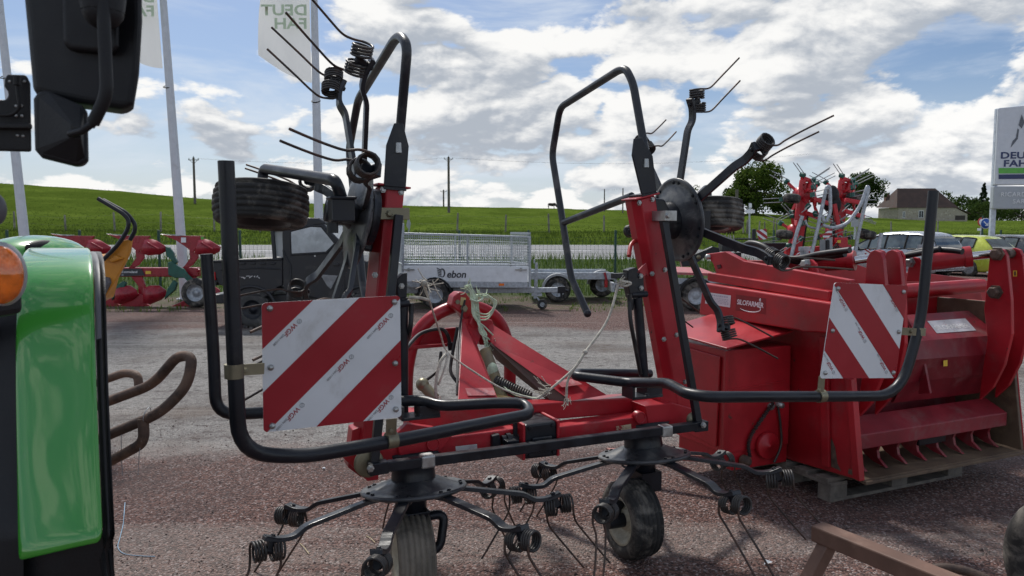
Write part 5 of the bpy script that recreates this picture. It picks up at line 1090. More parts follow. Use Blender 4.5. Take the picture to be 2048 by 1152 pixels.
for x, y in ((33, 212), (44, 212), (34, 232), (45, 232), (36, 271), (47, 272), (20, 163), (50, 163)):  # bright discs in place of holes with sky showing through
    m = MB(); q = P(x, y, 1.331); m.lathe(q, -LY, [(.0026, 0), (.0026, .002), (0, .0022)], 10); m.build('sky_hole_dot', ZINC, TRC)
m = MB(); m.cyl(P(34, 152, 1.315), P(34, 170, 1.315), .006, 10); m.tube(spline([P(34, 168, 1.318), P(36, 190, 1.318), P(38, 215, 1.318), P(20, 230, 1.318), P(-20, 228, 1.318)], 6), .003, 6); m.build('mirror_cable', BLKP, TRC)
m = MB(); m.bar(P(-60, 250, 1.36), P(-60, 700, 1.6), .05, .05); m.bar(P(-60, 150, 1.36), P(-60, -200, 1.30), .05, .05); m.bar(P(-60, -90, 1.30), P(120, -85, 1.26), .03, .03); m.build('mirror_carrier', BLKP, TRC)
# ------------------------------------------------------------------ rusty tube frame behind the tractor
RF = thing('tube_frame', 'rusty bent tube bale grab frame showing behind the green fender', 'tube frame', V((-2.1, 3.35, 0)))
def tubepx(pts, r, mt, parent, name, n=12, fil=.06): m = MB(); m.tube(rnd([P(*p) for p in pts], fil, 6), r, n); return m.build(name, mt, parent)
tubepx([(90, 850, 3.5), (216, 803, 3.3), (306, 769, 3.2), (355, 712, 3.15), (385, 712, 3.12), (376, 770, 3.08), (322, 826, 3.05), (219, 869, 3.1), (90, 920, 3.3)], .0225, RUSTY, RF, 'hoop', fil=.075)
tubepx([(90, 800, 3.7), (212, 759, 3.5), (250, 745, 3.42), (276, 750, 3.38), (278, 778, 3.36)], .0195, RUSTY, RF, 'stay', fil=.05)
tubepx([(286, 838, 3.06), (289, 885, 3.05), (222, 922, 3.1), (90, 985, 3.3)], .0225, RUSTY, RF, 'stay', fil=.10)
m = MB(); m.bar(P(98, 770, 3.5), V((P(98, 900, 3.5).x, 3.5, 0)), .07, .07); m.bar(V((-2.6, 3.5, .03)), V((-2.0, 3.5, .03)), .08, .06); m.build('foot_post', RUSTY, RF)
m = MB(); m.tube(spline([P(249, 845, 3.1), P(243, 870, 3.08), P(243, 905, 3.08), P(245, 950, 3.08)], 5), .0016, 5); m.tube(spline([P(281, 888, 3.04), P(278, 915, 3.04), P(276, 950, 3.04)], 4), .0014, 5)
m.tube([P(294, 829, 3.06) + V((.03 * math.cos(a) * .3, .03 * math.sin(a), .03 * math.cos(a))) for a in [i * .52 for i in range(12)]], .0018, 5, closed=True)
tag(m.build('wire', GALV), 'thin pale wire looped over the rusty tube frame', 'wire')
m = MB(); gp = [Zp(250, 1005, .004), Zp(248, 1030, .03), Zp(246, 1050, .01), Zp(240, 1075, .006), Zp(236, 1095, .004), Zp(250, 1108, .004), Zp(285, 1112, .004), Zp(310, 1113, .004)]
m.tube(spline(gp, 6), .0022, 5); tag(m.build('string', mat('pale_blue_string', (.25, .38, .50), .8)), 'pale blue string lying on the red gravel beside the tractor', 'string')
STRAW = mat('straw', (.50, .42, .26), .8)
for i, (a, b, lab) in enumerate((((600, 1087), (618, 1108), 'single straw on the gravel left of the left ground wheel'), ((733, 1072), (750, 1085), 'short straw on the gravel beside the muddy ground wheel'))):
    m = MB(); p0, p1 = Zp(*a, .004), Zp(*b, .006); m.tube([p0, p0.lerp(p1, .5) + UP * .006, p1], .0022, 5); tag(m.build('straw', STRAW), lab, 'straw')
m = MB(); q = Zp(1535, 1127, .004); m.add([q + V((-.02, -.01, 0)), q + V((.015, -.015, .012)), q + V((.03, .012, .004)), q + V((-.01, .015, .016))], [[0, 1, 2, 3]]); tag(m.build('paper_scrap', WPAINT), 'small white paper scrap on the gravel in front of the trestle', 'paper scrap')
m = MB(); q = Zp(648, 938, .004); m.ball(q + UP * .006, .012, .008, .007); tag(m.build('pebble', WPAINT), 'single white pebble on the red gravel below the left board', 'pebble')
# ------------------------------------------------------------------ flag poles and banners
FLAGM = bpy.data.materials.new('banner_cloth'); FLAGM.use_nodes = True; nt = FLAGM.node_tree; b = nt.nodes['Principled BSDF']; b.inputs['Base Color'].default_value = (.66, .67, .68, 1); b.inputs['Roughness'].default_value = .8
tr = N_(nt, 'ShaderNodeBsdfTranslucent'); tr.inputs['Color'].default_value = (.7, .71, .72, 1); mx = N_(nt, 'ShaderNodeMixShader'); mx.inputs[0].default_value = .45; out = nt.nodes['Material Output']
nt.links.new(b.outputs[0], mx.inputs[1]); nt.links.new(tr.outputs[0], mx.inputs[2]); nt.links.new(mx.outputs[0], out.inputs[0])
POLEW = mat('white_pole_coating', (.60, .63, .67), .45, var=.06, dirt=(.4, .4, .4), damt=.1)
def flag(pt, pb, Y, xl, ybl, ybr, lab_p, lab_f, words, seed, ty):
    top, base = P(*pt, Y), P(*pb, Y); base.z = 0; d = (top - base).normalized(); top2 = top + d * 2.4
    t = thing('flag_pole', lab_p, 'flag pole', base, 'flag poles along the yard edge'); m = MB(); m.tube([base, base.lerp(top2, .5), top2], [.118, .09, .06], 16); m.ball(top2, .07); m.lathe(base, UP, [(.2, 0), (.2, .03), (.13, .04)], 16); m.build('mast', POLEW, t)
    yr = (ybr + 36); q = P(pt[0] + (pb[0] - pt[0]) * yr / pb[1], yr, Y); m = MB(); m.tube([q + V((.10 * math.cos(a), .10 * math.sin(a), .05 * math.sin(a))) for a in [i * .45 for i in range(14)]], .012, 5, closed=True); m.build('tie_ring', BLKP, t)
    bt = thing('banner', lab_f, 'banner', q, 'banners on the flag poles'); rg_ = random.Random(seed); n, k = 16, 30; rws = []
    for i in range(k + 1):
        v = i / k; r_ = []
        yR = ybr - (ybr + 420) * v; aR = P(pt[0] + (pb[0] - pt[0]) * yR / pb[1], yR, Y) + V((-.09, 0, 0)); yL = ybl - (ybl + 420) * v; aL = P(xl + 10 * math.sin(v * 9 + seed) - 6 * v, yL, Y - .1)
        for j in range(n + 1):
            u = j / n; p = aL.lerp(aR, u); e = 1 - u
            p = p + V((0, .10 * e * math.sin(u * 7 + v * 5 + seed) + .05 * e * math.sin(v * 21 + u * 3), -.10 * math.sin(math.pi * u) * (1 - v) * .8)); r_.append(p)
        rws.append(r_)
    m = MB(); m.grid(rws); m.build('cloth', FLAGM, bt)
    for wd, yy, sz in words:
        o = P(pt[0] - 12, yy, Y - .28); text(wd, PALEG, o, V((-1, 0, 0)), UP, sz, bt, .03, 'lettering', xs=1.25)
    return bt
flag((-8, -60), (62, 600), 17.6, -40, 105, 118, 'leftmost white flag pole, behind the tractor mirror bracket', 'leftmost pale banner, half hidden by the tractor mirror bracket', [], 1, 0)
flag((322, -60), (371, 600), 17.6, 238, 105, 137, 'white flag pole standing between tractor and guard tube', 'pale banner behind the big black tractor mirror', [('DEUT', 4, .33), ('FAH', 32, .33)], 2.5, 0)
flag((627, -60), (641, 600), 17.6, 528, 112, 166, 'white flag pole behind the folded left rotor', 'pale wavy banner beside the raised tine arms', [('DEUT', 30, .33), ('FAH', 57, .33)], 4.2, 0)
# ------------------------------------------------------------------ plough
def flatpiece(name, pts, Y, th, mt, parent, bevel=.01): m = MB(); m.plate([P(x, y, Y) for x, y in pts], V((0, th, 0))); return m.build(name, mt, parent, bevel=bevel)
PLW = thing('plough', 'crimson reversible plough with green brackets and a depth wheel', 'plough', V((P(300, 600, 16).x, 16, 0)))
def mould(pts, Y, parent, up):
    # curved mouldboard: the outline bulges towards the viewer
    c = sum((P(x, y, Y) for x, y in pts), V((0, 0, 0))) / len(pts); m = MB(); n = len(pts); ring0 = [P(x, y, Y) for x, y in pts]
    ring1 = [q.lerp(c, .35) + V((0, -.10, 0)) for q in ring0]; ring2 = [q.lerp(c, .7) + V((0, -.14, 0)) for q in ring0]; ctr_ = c + V((0, -.15, 0))
    vs = ring0 + ring1 + ring2 + [ctr_]; fs = [[a * n + i, a * n + (i + 1) % n, (a + 1) * n + (i + 1) % n, (a + 1) * n + i] for a in (0, 1) for i in range(n)] + [[2 * n + i, 2 * n + (i + 1) % n, 3 * n] for i in range(n)]
    m.add(vs, fs, True); m.plate(ring0, V((0, .03, 0))); return m.build('mouldboard', CRIM, parent)
for dx in (-195, 0, 112, 220):
    o = dx
    flatpiece('plough_share', [(101 + o, 468), (106 + o, 469), (122 + o, 471), (188 + o, 472), (184 + o, 478), (165 + o, 505), (150 + o, 493), (132 + o, 481)], 15.95, .06, CRIM, PLW)
    m = MB(); m.plate([P(x + o, y, 15.93) for x, y in ((100, 467), (108, 468), (135, 472), (150, 470), (120, 469))], V((0, .03, 0))); m.build('share_point', GALV, PLW)
    mould([(176 + o, 480), (190 + o, 478), (200 + o, 481), (221 + o, 494), (219 + o, 503), (208 + o, 509), (185 + o, 511), (168 + o, 506)], 15.9, PLW, 1)
    m = MB(); m.tube([P(182 + o, 485, 15.74), P(205 + o, 498, 15.72)], .02, 6); m.build('mouldboard_stay', CRIM, PLW)
    if dx >= 0: flatpiece('shank', [(158 + o, 500), (176 + o, 506), (176 + o, 516), (165 + o, 530), (148 + o, 540), (140 + o, 541), (150 + o, 530), (160 + o, 516)], 16.0, .05, CRIM, PLW)
for o in (-58, 0, 108):
    flatpiece('plough_share', [(225 + o, 616), (240 + o, 610), (258 + o, 602), (272 + o, 586), (285 + o, 590), (290 + o, 606), (300 + o, 612), (268 + o, 615)], 15.95, .06, CRIM, PLW)
    mould([(286 + o, 576), (300 + o, 571), (318 + o, 571), (331 + o, 580), (333 + o, 590), (322 + o, 600), (300 + o, 609), (286 + o, 606)], 15.9, PLW, -1)
    flatpiece('shank', [(262 + o, 554), (284 + o, 554), (290 + o, 570), (289 + o, 588), (276 + o, 592), (276 + o, 572)], 16.0, .05, CRIM, PLW)
m = MB(); m.box((P(262, 544, 16.1).x, 16.1, P(260, 544, 16.1).z), (335 - 60) / 1480 * 16, .2, .20); m.build('beam', CRIM, PLW, bevel=.02)
m = MB(); m.add([P(230, 538, 15.985), P(283, 537, 15.985), P(290, 551, 15.985), P(230, 553, 15.985)], [[0, 1, 2, 3]]); m.build('name_plate', DGREY, PLW)
text('Kverneland', WPAINT, P(243, 546, 15.97), LX, UP, .075, PLW, .015, 'lettering'); text('ED', WPAINT, P(243, 551, 15.97), LX, UP, .035, PLW, .01, 'lettering')
m = MB(); q = P(237, 544, 15.97); m.tube([q + V((.03 * math.cos(a), 0, .035 * math.sin(a))) for a in [i * .6 for i in range(9)]], .008, 5); m.bar(q + V((-.02, 0, -.06)), q + V((-.01, 0, .04)), .015, .01); m.build('emblem', WPAINT, PLW)
m = MB(); m.add([P(291, 542, 15.985), P(302, 542, 15.985), P(302, 548, 15.985), P(291, 548, 15.985)], [[0, 1, 2, 3]]); m.build('label', YELL, PLW)
for pts in ([(330, 492), (338, 495), (346, 505), (349, 515), (355, 524), (350, 528), (342, 520), (332, 512)], [(335, 525), (344, 522), (352, 530), (366, 538), (376, 550), (392, 566), (409, 585), (405, 590), (385, 574), (368, 556), (350, 556), (336, 550)], [(346, 560), (354, 566), (350, 580), (338, 590), (328, 600), (334, 578)], [(238, 522), (248, 520), (250, 535), (240, 536)], [(245, 562), (252, 566), (246, 580), (232, 590), (222, 602), (228, 576)]):
    flatpiece('skimmer_bracket', pts, 15.85, .08, PGREEN, PLW, .015)
m = MB(); m.tube([P(365, 541, 16.05), P(392, 541, 16.05), P(400, 541, 16.05)], [.05, .05, .03], 10); m.build('adjuster', CRIM, PLW)
m = MB(); m.add([P(362, 475, 15.93), P(372, 475, 15.93), P(372, 485, 15.93), P(362, 485, 15.93)], [[0, 1, 2, 3]]); m.build('white_tag', WPAINT, PLW)
m = MB(); m.add([P(401, 473, 15.93), P(407, 473, 15.93), P(410, 482, 15.93), P(403, 483, 15.93)], [[0, 1, 2, 3]]); m.build('green_tag', LGREEN, PLW)
wc = V((P(394, 585, 15.75).x, 15.75, .315)); m = MB(); m.lathe(wc, LY, [(.18, -.1), (.26, -.11), (.305, -.08), (.315, 0), (.305, .08), (.26, .11), (.18, .1)], 32); m.build('tyre', RUB, PLW)
m = MB(); m.lathe(wc, -LY, [(0, .06), (.05, .06), (.06, .03), (.14, .02), (.19, .08), (.2, .10), (.2, -.09)], 28); m.build('rim', GALV, PLW)
# ------------------------------------------------------------------ amber implement with black guard bars
AM = thing('guard_hood', 'amber sheet metal implement hood with two bent black guard bars', 'implement', V((P(205, 600, 6).x, 6, 0)))
flatpiece('hood_panel', [(236, 482), (262, 478), (258, 505), (247, 530), (228, 566), (206, 600), (196, 600), (199, 560), (203, 538), (208, 519)], 6.0, .04, GOLD, AM, .008)
m = MB(); m.plate([P(x, y, 5.97) for x, y in ((214, 520), (228, 510), (246, 517), (222, 526))], V((0, .03, 0))); m.build('panel_facet', GOLD, AM, bevel=.01)
flatpiece('side_panel', [(150, 512), (187, 509), (207, 520), (200, 560), (190, 600), (150, 620)], 6.06, .30, GOLD, AM, .01)
flatpiece('lower_cover', [(200, 553), (216, 556), (218, 566), (206, 590), (198, 590)], 5.96, .05, TRIMG, AM, .01)
for pts in ([(196, 397), (245, 426), (258, 440), (256, 458), (238, 488), (206, 520)], [(206, 400), (254, 426), (270, 448), (270, 462), (260, 480)]):
    tubepx([(x, y, 5.96 + .05 * (len(pts) == 5)) for x, y in pts], .0165, BLK, AM, 'guard_bar', 10, .08)
m = MB(); m.bar(V((P(150, 600, 6.1).x, 6.1, .0)), P(150, 570, 6.1), .12, .12); m.bar(V((P(150, 600, 6.3).x - .5, 6.3, .06)), V((P(150, 600, 6.3).x + .05, 6.3, .06)), .12, .12); m.build('stand', GOLD, AM)
# ------------------------------------------------------------------ utility vehicle
UTV = thing('utility_vehicle', 'black side by side utility vehicle with clear plastic cab and open cargo bed', 'utility vehicle', V((P(600, 655, 12.9).x, 12.9, 0)))
Yn, Wd = 12.35, 1.45
ux = lambda px: P(px, 560, Yn).x
def uz(py): return P(600, py, Yn).z
def side(name, pts, y0, th, mt, parent=UTV, bevel=.02): m = MB(); m.plate([P(x, y, Yn) + V((0, y0, 0)) for x, y in pts], V((0, th, 0))); return m.build(name, mt, parent, bevel=bevel)
side('bed_side', [(424, 523), (565, 518), (565, 572), (555, 575), (545, 588), (532, 594), (480, 592), (470, 578), (438, 570), (426, 545)], 0, .07, UBLK)
side('bed_side', [(424, 523), (565, 518), (565, 575), (430, 575)], Wd - .07, .07, UBLK)
m = MB(); m.box((ux(427), Yn + Wd / 2, uz(548)), .06, Wd - .1, .40); m.box((ux(560), Yn + Wd / 2, uz(545)), .06, Wd - .1, .42); m.box((ux(494), Yn + Wd / 2, uz(562)), 1.1, Wd - .1, .05); m.build('bed_box', UBLK, UTV, bevel=.015)
side('bed_rail', [(424, 520), (565, 515), (565, 521), (424, 526)], -.02, .09, UBLK)
m = MB(); m.box((ux(428), Yn + .0, uz(552)), .06, .05, .14); m.build('tail_lamp', TAIL, UTV, bevel=.008)
text('ranger', WPAINT, P(478, 560, Yn - .005), LX, UP, .15, UTV, .005, 'bed_lettering', .35) if False else None
m = MB(); g = random.Random(3); 
for i in range(14): a = P(477 + i * 3.0 + g.uniform(-1, 1), 557 - i * .35 + g.uniform(-3, 2), Yn - .006); m.bar(a, a + V((g.uniform(-.03, .05), 0, g.uniform(-.03, .03))), .012, .004, LY)
m.build('worn_bed_lettering', STICK, UTV)
dr = side('door', [(564, 463), (578, 459), (645, 447), (680, 482), (690, 520), (690, 598), (640, 600), (620, 594), (575, 594), (566, 575)], 0.0, .08, UBLK)
cut = [(582, 464), (622, 454), (642, 455), (668, 487), (652, 503), (584, 507)]
m = MB(); m.plate([P(x, y, Yn) + V((0, -.012, 0)) for x, y in cut], V((0, .008, 0))); m.build('plastic_window', mat('clouded_plastic_window', (.42, .45, .47), .22, var=.18, scale=3, dirt=(.25, .27, .28), damt=.3, coat=.5), UTV)
m = MB(); m.plate([P(x, y, Yn) + V((0, -.014, 0)) for x, y in ((641, 549), (676, 551), (662, 578), (655, 572))], V((0, .006, 0))); m.build('lower_window', mat('clouded_lower_window', (.20, .21, .22), .25, var=.2, coat=.4), UTV)
m = MB(); m.plate([P(x, y, Yn) + V((0, .1, 0)) for x, y in ((545, 462), (564, 460), (566, 516), (546, 512))], V((0, .02, 0))); m.build('rear_quarter_window', PLASTW, UTV)
m = MB(); m.plate([P(x, y, Yn) for x, y in ((540, 447), (548, 438), (600, 434), (636, 436), (652, 445), (646, 451), (578, 462), (545, 463))], V((0, Wd, 0))); m.build('roof', UBLK, UTV, bevel=.04)
for y0 in (.0, Wd - .08):
    m = MB(); m.bar(P(543, 455, Yn) + V((0, y0 + .04, 0)), P(548, 518, Yn) + V((0, y0 + .04, 0)), .06, .06); m.bar(P(640, 443, Yn) + V((0, y0 + .04, 0)), P(686, 512, Yn) + V((0, y0 + .04, 0)), .07, .07); m.build('cab_pillar', UBLK, UTV, bevel=.015)
m = MB(); m.plate([P(645, 450, Yn) + V((0, .1, 0)), P(684, 508, Yn) + V((0, .1, 0)), P(684, 508, Yn) + V((0, Wd - .1, 0)), P(645, 450, Yn) + V((0, Wd - .1, 0))], V((.02, 0, 0))); m.build('windscreen', PLASTW, UTV)
m = MB(); m.plate([P(x, y, Yn) for x, y in ((680, 515), (705, 514), (735, 522), (752, 540), (752, 580), (690, 598))], V((0, Wd, 0))); m.build('bonnet', UBLK, UTV, bevel=.05)
m = MB(); m.box((ux(560), Yn + Wd / 2, uz(600)), 2.5, Wd - .3, .16); m.box((ux(605), Yn + Wd / 2, uz(560)), .5, Wd - .25, .5); m.build('chassis', UBLK, UTV, bevel=.02)
m = MB(); m.plate([P(700, 527, Yn) + V((0, -.03, 0)), P(718, 528, Yn) + V((0, -.03, 0)), P(718, 530, Yn) + V((0, -.03, 0)), P(700, 529, Yn) + V((0, -.03, 0))], V((0, .004, 0))); m.build('bonnet_badge', WPAINT, UTV)
m = MB(); m.box((ux(692), Yn - .06, uz(510)), .05, .10, .14); m.build('door_mirror', UBLK, UTV, bevel=.015)
for k in range(4): m = MB(); m.bar(P(480 + 20 * k, 527, Yn - .012), P(490 + 20 * k, 527, Yn - .012), .03, .035, LY); m.build('tie_down_slot', UBLK, UTV, bevel=.006)
m = MB(); m.tube([P(440, 540, Yn - .004), P(520, 536, Yn - .004), P(560, 538, Yn - .004)], .012, 6); m.build('bed_crease', UBLK, UTV)
for pts in ([(566, 500), (572, 515), (580, 528), (584, 594)], [(581, 462), (622, 451), (644, 452), (671, 487), (653, 506), (582, 510), (581, 462)]): m = MB(); m.tube([P(x, y, Yn - .008) for x, y in pts], .014, 6); m.build('door_seam', UBLK, UTV)
m = MB(); m.box(P(672, 529, Yn - .01), .10, .03, .05); m.build('door_handle', UBLK, UTV, bevel=.01); m = MB(); m.bolt(P(630, 512, Yn), -LY, .012, .01); m.build('door_bolt', ZINC, UTV)
m = MB(); m.box(P(748, 535, Yn + .25), .05, .18, .10); m.build('head_lamp', PLASTW, UTV, bevel=.02)
for px in (502, 725):
    c = V((ux(px), Yn + .0, .33)); arc = [c + LX * (.40 * math.cos(a)) + UP * (.38 * math.sin(a)) for a in [rad(10 + 16 * i) for i in range(11)]]; m = MB(); m.tube(arc, .03, 6); m.build('wheel_arch', UBLK, UTV)
for px, y0 in ((502, .0), (725, .0), (502, Wd - .22), (725, Wd - .22)):
    c = V((ux(px), Yn + .02 + y0 + .11, .315)); r, w = .315, .26; m = MB()
    m.lathe(c, LY, [(r * .5, -w * .42), (r * .7, -w * .5), (r * .9, -w * .47), (r * .97, -w * .3), (r * .97, w * .3), (r * .9, w * .47), (r * .7, w * .5), (r * .5, w * .42)], 36)
    for k in range(20):
        a = k * math.pi / 10; d = V((math.cos(a), 0, math.sin(a))); t_ = V((-d.z, 0, d.x))
        for s_ in (-1, 1): m.box(c + d * (r * .965) + LY * (s_ * w * .3) + t_ * (.02 * s_), .055, w * .42, .03, t_, LY, d)
    wh = m.build('tyre', RUBG, UTV); m = MB(); m.lathe(c, -LY, [(0, w * .30), (.045, w * .30), (.05, w * .22), (r * .42, w * .20), (r * .5, w * .42), (r * .53, w * .44), (r * .53, -w * .4)], 28)
    for k in range(4): a = .8 + k * 1.5708; m.bolt(c + V((math.cos(a) * .085, -w * .21, math.sin(a) * .085)), -LY, .013, .012)
    m.build('rim', BLK, UTV)
# ------------------------------------------------------------------ cage trailer
TR = thing('cage_trailer', 'galvanised tipping trailer with mesh cage sides and white boards', 'trailer', V((P(930, 620, 15.5).x, 15.5, 0)))
tA, tB = (lambda y: P(806, y, 15.4)), (lambda y: P(1058, y, 15.1)); yaw = (tB(531) - tA(531)); yaw.z = 0; yw = yaw.normalized(); dp = V((-yw.y, yw.x, 0)) * 1.55; dp = dp + V((-.55, 0, 0))
def tp(px, py, back=0.0): t = (px - 806) / 252; return P(px, py, 15.4 - .3 * t) + dp * back
def tplate(name, pts, mt, th=.04, back=0., bevel=.008): m = MB(); m.plate([tp(x, y, back) for x, y in pts], V((0, th, 0))); return m.build(name, mt, TR, bevel=bevel)
for bk in (0., 1.):
    tplate('side_board', [(810, 532), (1056, 533), (1055, 565), (811, 563)], WPAINT, .035, bk)
    tplate('lower_rail', [(810, 563), (1056, 566), (1056, 576), (820, 575)], GALV, .05, bk)
    for a, b_, c, d in ((803, 447 if bk == 0 else 468, 808, 565), (1057, 471, 1062, 577), (933, 470, 936.5, 531)): tplate('post', [(a, b_), (c, b_), (c, d), (a, d)], GALV, .05, bk)
    tplate('top_rail', [(806, 465), (1060, 472), (1060, 476), (806, 470)], GALV, .05, bk); tplate('cage_rail', [(806, 527), (1060, 528.5), (1060, 531.5), (806, 531)], GALV, .05, bk)
    m = MB()
    for k in range(int(252 / 4.2)): x = 808 + k * 4.2; t_ = k / 60; m.box(0, 0, 0, 0) if False else m.tube([tp(x, 468 + 6 * t_, bk), tp(x, 529, bk)], .0044, 4, caps=False)
    for k in range(1, 10): m.tube([tp(808, 468 + k * 6.1, bk), tp(1058, 474 + k * 5.6, bk)], .0044, 4, caps=False)
    m.build('cage_mesh', GALV, TR)
for px in (806, 1059):
    m = MB()
    for k in range(1, 10): m.tube([tp(px, 466 + k * 6.3), tp(px, 466 + k * 6.3, 1.)], .0035, 4, caps=False)
    for k in range(1, 26): m.tube([tp(px, 468, k / 26), tp(px, 530, k / 26)], .0035, 4, caps=False)
    m.build('end_mesh', GALV, TR); m = MB(); m.bar(tp(px, 467), tp(px, 467, 1.), .05, .05); m.bar(tp(px, 530), tp(px, 530, 1.), .05, .05); m.build('end_rail', GALV, TR)
    m = MB(); m.plate([tp(px, 533), tp(px, 533, 1.), tp(px, 565, 1.), tp(px, 565)], V((.03, 0, 0))); m.build('end_board', WPAINT, TR)
m = MB(); m.plate([tp(812, 566), tp(1054, 566), tp(1054, 566, 1.), tp(812, 566, 1.)], UP * .03); m.build('deck', GALV, TR)
m = MB(); m.bar(tp(815, 584, .2), tp(1090, 583, .2), .06, .11); m.bar(tp(815, 584, .8), tp(1000, 583, .8), .06, .11); m.bar(tp(1000, 583, .8), tp(1085, 583, .3), .06, .11); m.bar(tp(1080, 583, .22), tp(1126, 582, .22), .10, .10); m.build('chassis', GALV, TR, bevel=.008)
m = MB(); m.box(tp(1133, 582, .22), .16, .10, .14); m.cyl(tp(1133, 588, .22), tp(1133, 598, .22), .025); m.cyl(tp(1138, 583, .22), tp(1148, 585, .22), .03); m.build('hitch_coupling', BLK, TR, bevel=.01)
jw = tp(1093, 613, .2); jw.z = .105; m = MB(); m.lathe(jw, LY, [(.05, -.03), (.09, -.035), (.105, -.02), (.105, .02), (.09, .035), (.05, .03)], 24); m.build('jockey_tyre', RUB, TR)
m = MB(); m.lathe(jw, -LY, [(0, .03), (.02, .03), (.03, .015), (.055, .015), (.06, .03), (.06, -.03)], 20); m.bar(jw, tp(1078, 592, .2), .03, .03); m.bar(tp(1078, 600, .2), tp(1080, 540, .2), .05, .05); m.box(tp(1082, 592, .2), .22, .05, .06); m.build('jockey_leg', GALV, TR, bevel=.004)
m = MB(); m.bar(tp(1081, 580, .2), tp(1081, 527, .2), .055, .055); m.bar(tp(1077, 528, .2), tp(1077, 520, .2), .03, .03); m.build('prop_stand', GALV, TR)
for bk, s_ in ((.02, 1), (.98, -1)):
    c = tp(872, 612, bk); c.z = .31; m = MB(); r, w = .31, .19; m.lathe(c, V((yw.y, -yw.x, 0)), [(r * .55, -w * .45), (r * .8, -w * .5), (r * .95, -w * .4), (r, -w * .2), (r, w * .2), (r * .95, w * .4), (r * .8, w * .5), (r * .55, w * .45)], 32); m.build('tyre', RUB, TR)
    m = MB(); m.lathe(c, V((yw.y, -yw.x, 0)), [(0, w * .2), (.06, w * .2), (r * .4, w * .15), (r * .55, w * .4), (r * .57, w * .44), (r * .57, -w * .4)], 24); m.build('rim', GALV, TR)
    m = MB(); rr = r * 1.18; arc = [c + yw * (rr * math.cos(a)) + UP * (rr * math.sin(a)) for a in [rad(5 + 17 * i) for i in range(11)]]; pr_ = V((-yw.y, yw.x, 0)) * .12; m.grid([[q - pr_ for q in arc], [q + pr_ for q in arc]]); m.grid([[q - pr_ - UP * 0 for q in arc], [c + (q - c) * .92 - pr_ for q in arc]]); m.build('mudguard', BLKP, TR)
m = MB(); m.box(tp(1003, 569) - LY * .01, .11, .02, .05); m.build('side_reflector', AMBER, TR)
for x in (818, 1042): m = MB(); q = tp(x, 539) - LY * .012; m.bar(q - yw * .12, q + yw * .12, .025, .04, LY); m.box(q + yw * .0, .05, .03, .07); m.build('board_latch', ZINC, TR, bevel=.004)
xt = yw; o = tp(893, 555) - LY * .006; text('ebon', DGREY, o, xt, UP, .205, TR, .022, 'lettering', .2, spacing=.98)
m = MB(); q = tp(884, 546) - LY * .006
pts = [q + xt * (.055 * math.cos(a)) + UP * (.085 * math.sin(a)) for a in [rad(-100 + 20 * i) for i in range(12)]]
for a, b_, k in zip(pts, pts[1:], range(20)): m.bar(a, b_, .014 + .018 * math.sin(k / 11 * 3.1), .003, LY)
for k in range(5): m.bar(q + xt * -.01 + UP * (-.07 + .03 * k), q + xt * (-.085 - .006 * k) + UP * (-.055 + .04 * k), .018, .003, LY)
m.build('wing_initial', DGREY, TR)
# ------------------------------------------------------------------ flat trailer, red flatbed machine with levers
FT = thing('car_transporter', 'low galvanised flat trailer with grey mudguards behind the cage trailer', 'trailer', V((P(1150, 590, 17.4).x, 17.4, 0)))
def q17(px, py, Y=17.2): return P(px, py, Y)
for Y, yo in ((17.0, 0), (18.5, 0)):
    m = MB(); z = q17(1100, 545, 17).z; m.box(((q17(1055, 550, 17).x + q17(1222, 550, 17).x) / 2, Y, z - .08), 2.05, .06, .16); m.build('side_rail', GALV, FT, bevel=.008)
m = MB(); z = q17(1100, 556, 17).z; m.box(((q17(1055, 550, 17).x + q17(1222, 550, 17).x) / 2, 17.75, z), 2.0, 1.45, .05); m.build('deck', GALV, FT)
for px, Y, fy in ((1115, 16.92, -.0), (1203, 18.3, 0)):
    c = V((q17(px, 570, Y).x, Y - .06, .30)); r, w = .30, .18
    m = MB(); m.lathe(c, LY, [(r * .55, -w * .45), (r * .8, -w * .5), (r * .95, -w * .4), (r, -w * .2), (r, w * .2), (r * .95, w * .4), (r * .8, w * .5), (r * .55, w * .45)], 32); m.build('tyre', RUB, FT)
    m = MB(); m.lathe(c, -LY, [(0, w * .25), (.05, w * .25), (r * .25, w * .12), (r * .45, w * .15), (r * .55, w * .42), (r * .58, w * .45), (r * .58, -w * .4)], 24)
    for k in range(8): a = k * .785; m.box(c + V((math.cos(a) * r * .4, -w * .22, math.sin(a) * r * .4)), .03, .03, .05, V((-math.sin(a), 0, math.cos(a))), LY, V((math.cos(a), 0, math.sin(a))))
    m.build('rim', GALV, FT)
    rr = r * 1.22; arc = [c + LX * (rr * math.cos(a)) + UP * (rr * math.sin(a)) for a in [rad(0 + 16 * i) for i in range(12)]]; m = MB(); m.grid([[q - LY * .13 for q in arc], [q + LY * .13 for q in arc]]); m.add([q - LY * .13 for q in arc] + [c + (q - c) * .86 - LY * .13 for q in arc], [[i, i + 1, 13 + i, 12 + i] for i in range(11)]); m.build('mudguard', GREYP, FT)
m = MB(); m.box(q17(1218, 570, 17.2), .06, 1.5, .20); m.build('tail_board', GALV, FT); m = MB(); m.box(q17(1245, 572, 17.0), .52, .02, .12); m.build('number_plate', WPAINT, FT)
text('BV 463', DGREY, q17(1230, 575, 16.97), LX, UP, .10, FT, .01, 'plate_lettering')
m = MB(); m.box(q17(1212, 565, 17.0), .07, .04, .22); m.build('tail_lamp', TAIL, FT)
m = MB(); m.bar(q17(1213, 560, 16.95), q17(1209, 545, 16.95), .05, .05); m.build('ramp_handle', CRIM, FT)
RD = thing('red_flatbed', 'low red flatbed implement with black crane arm and four control levers', 'flatbed implement', V((P(1390, 620, 15.3).x, 15.3, 0)))
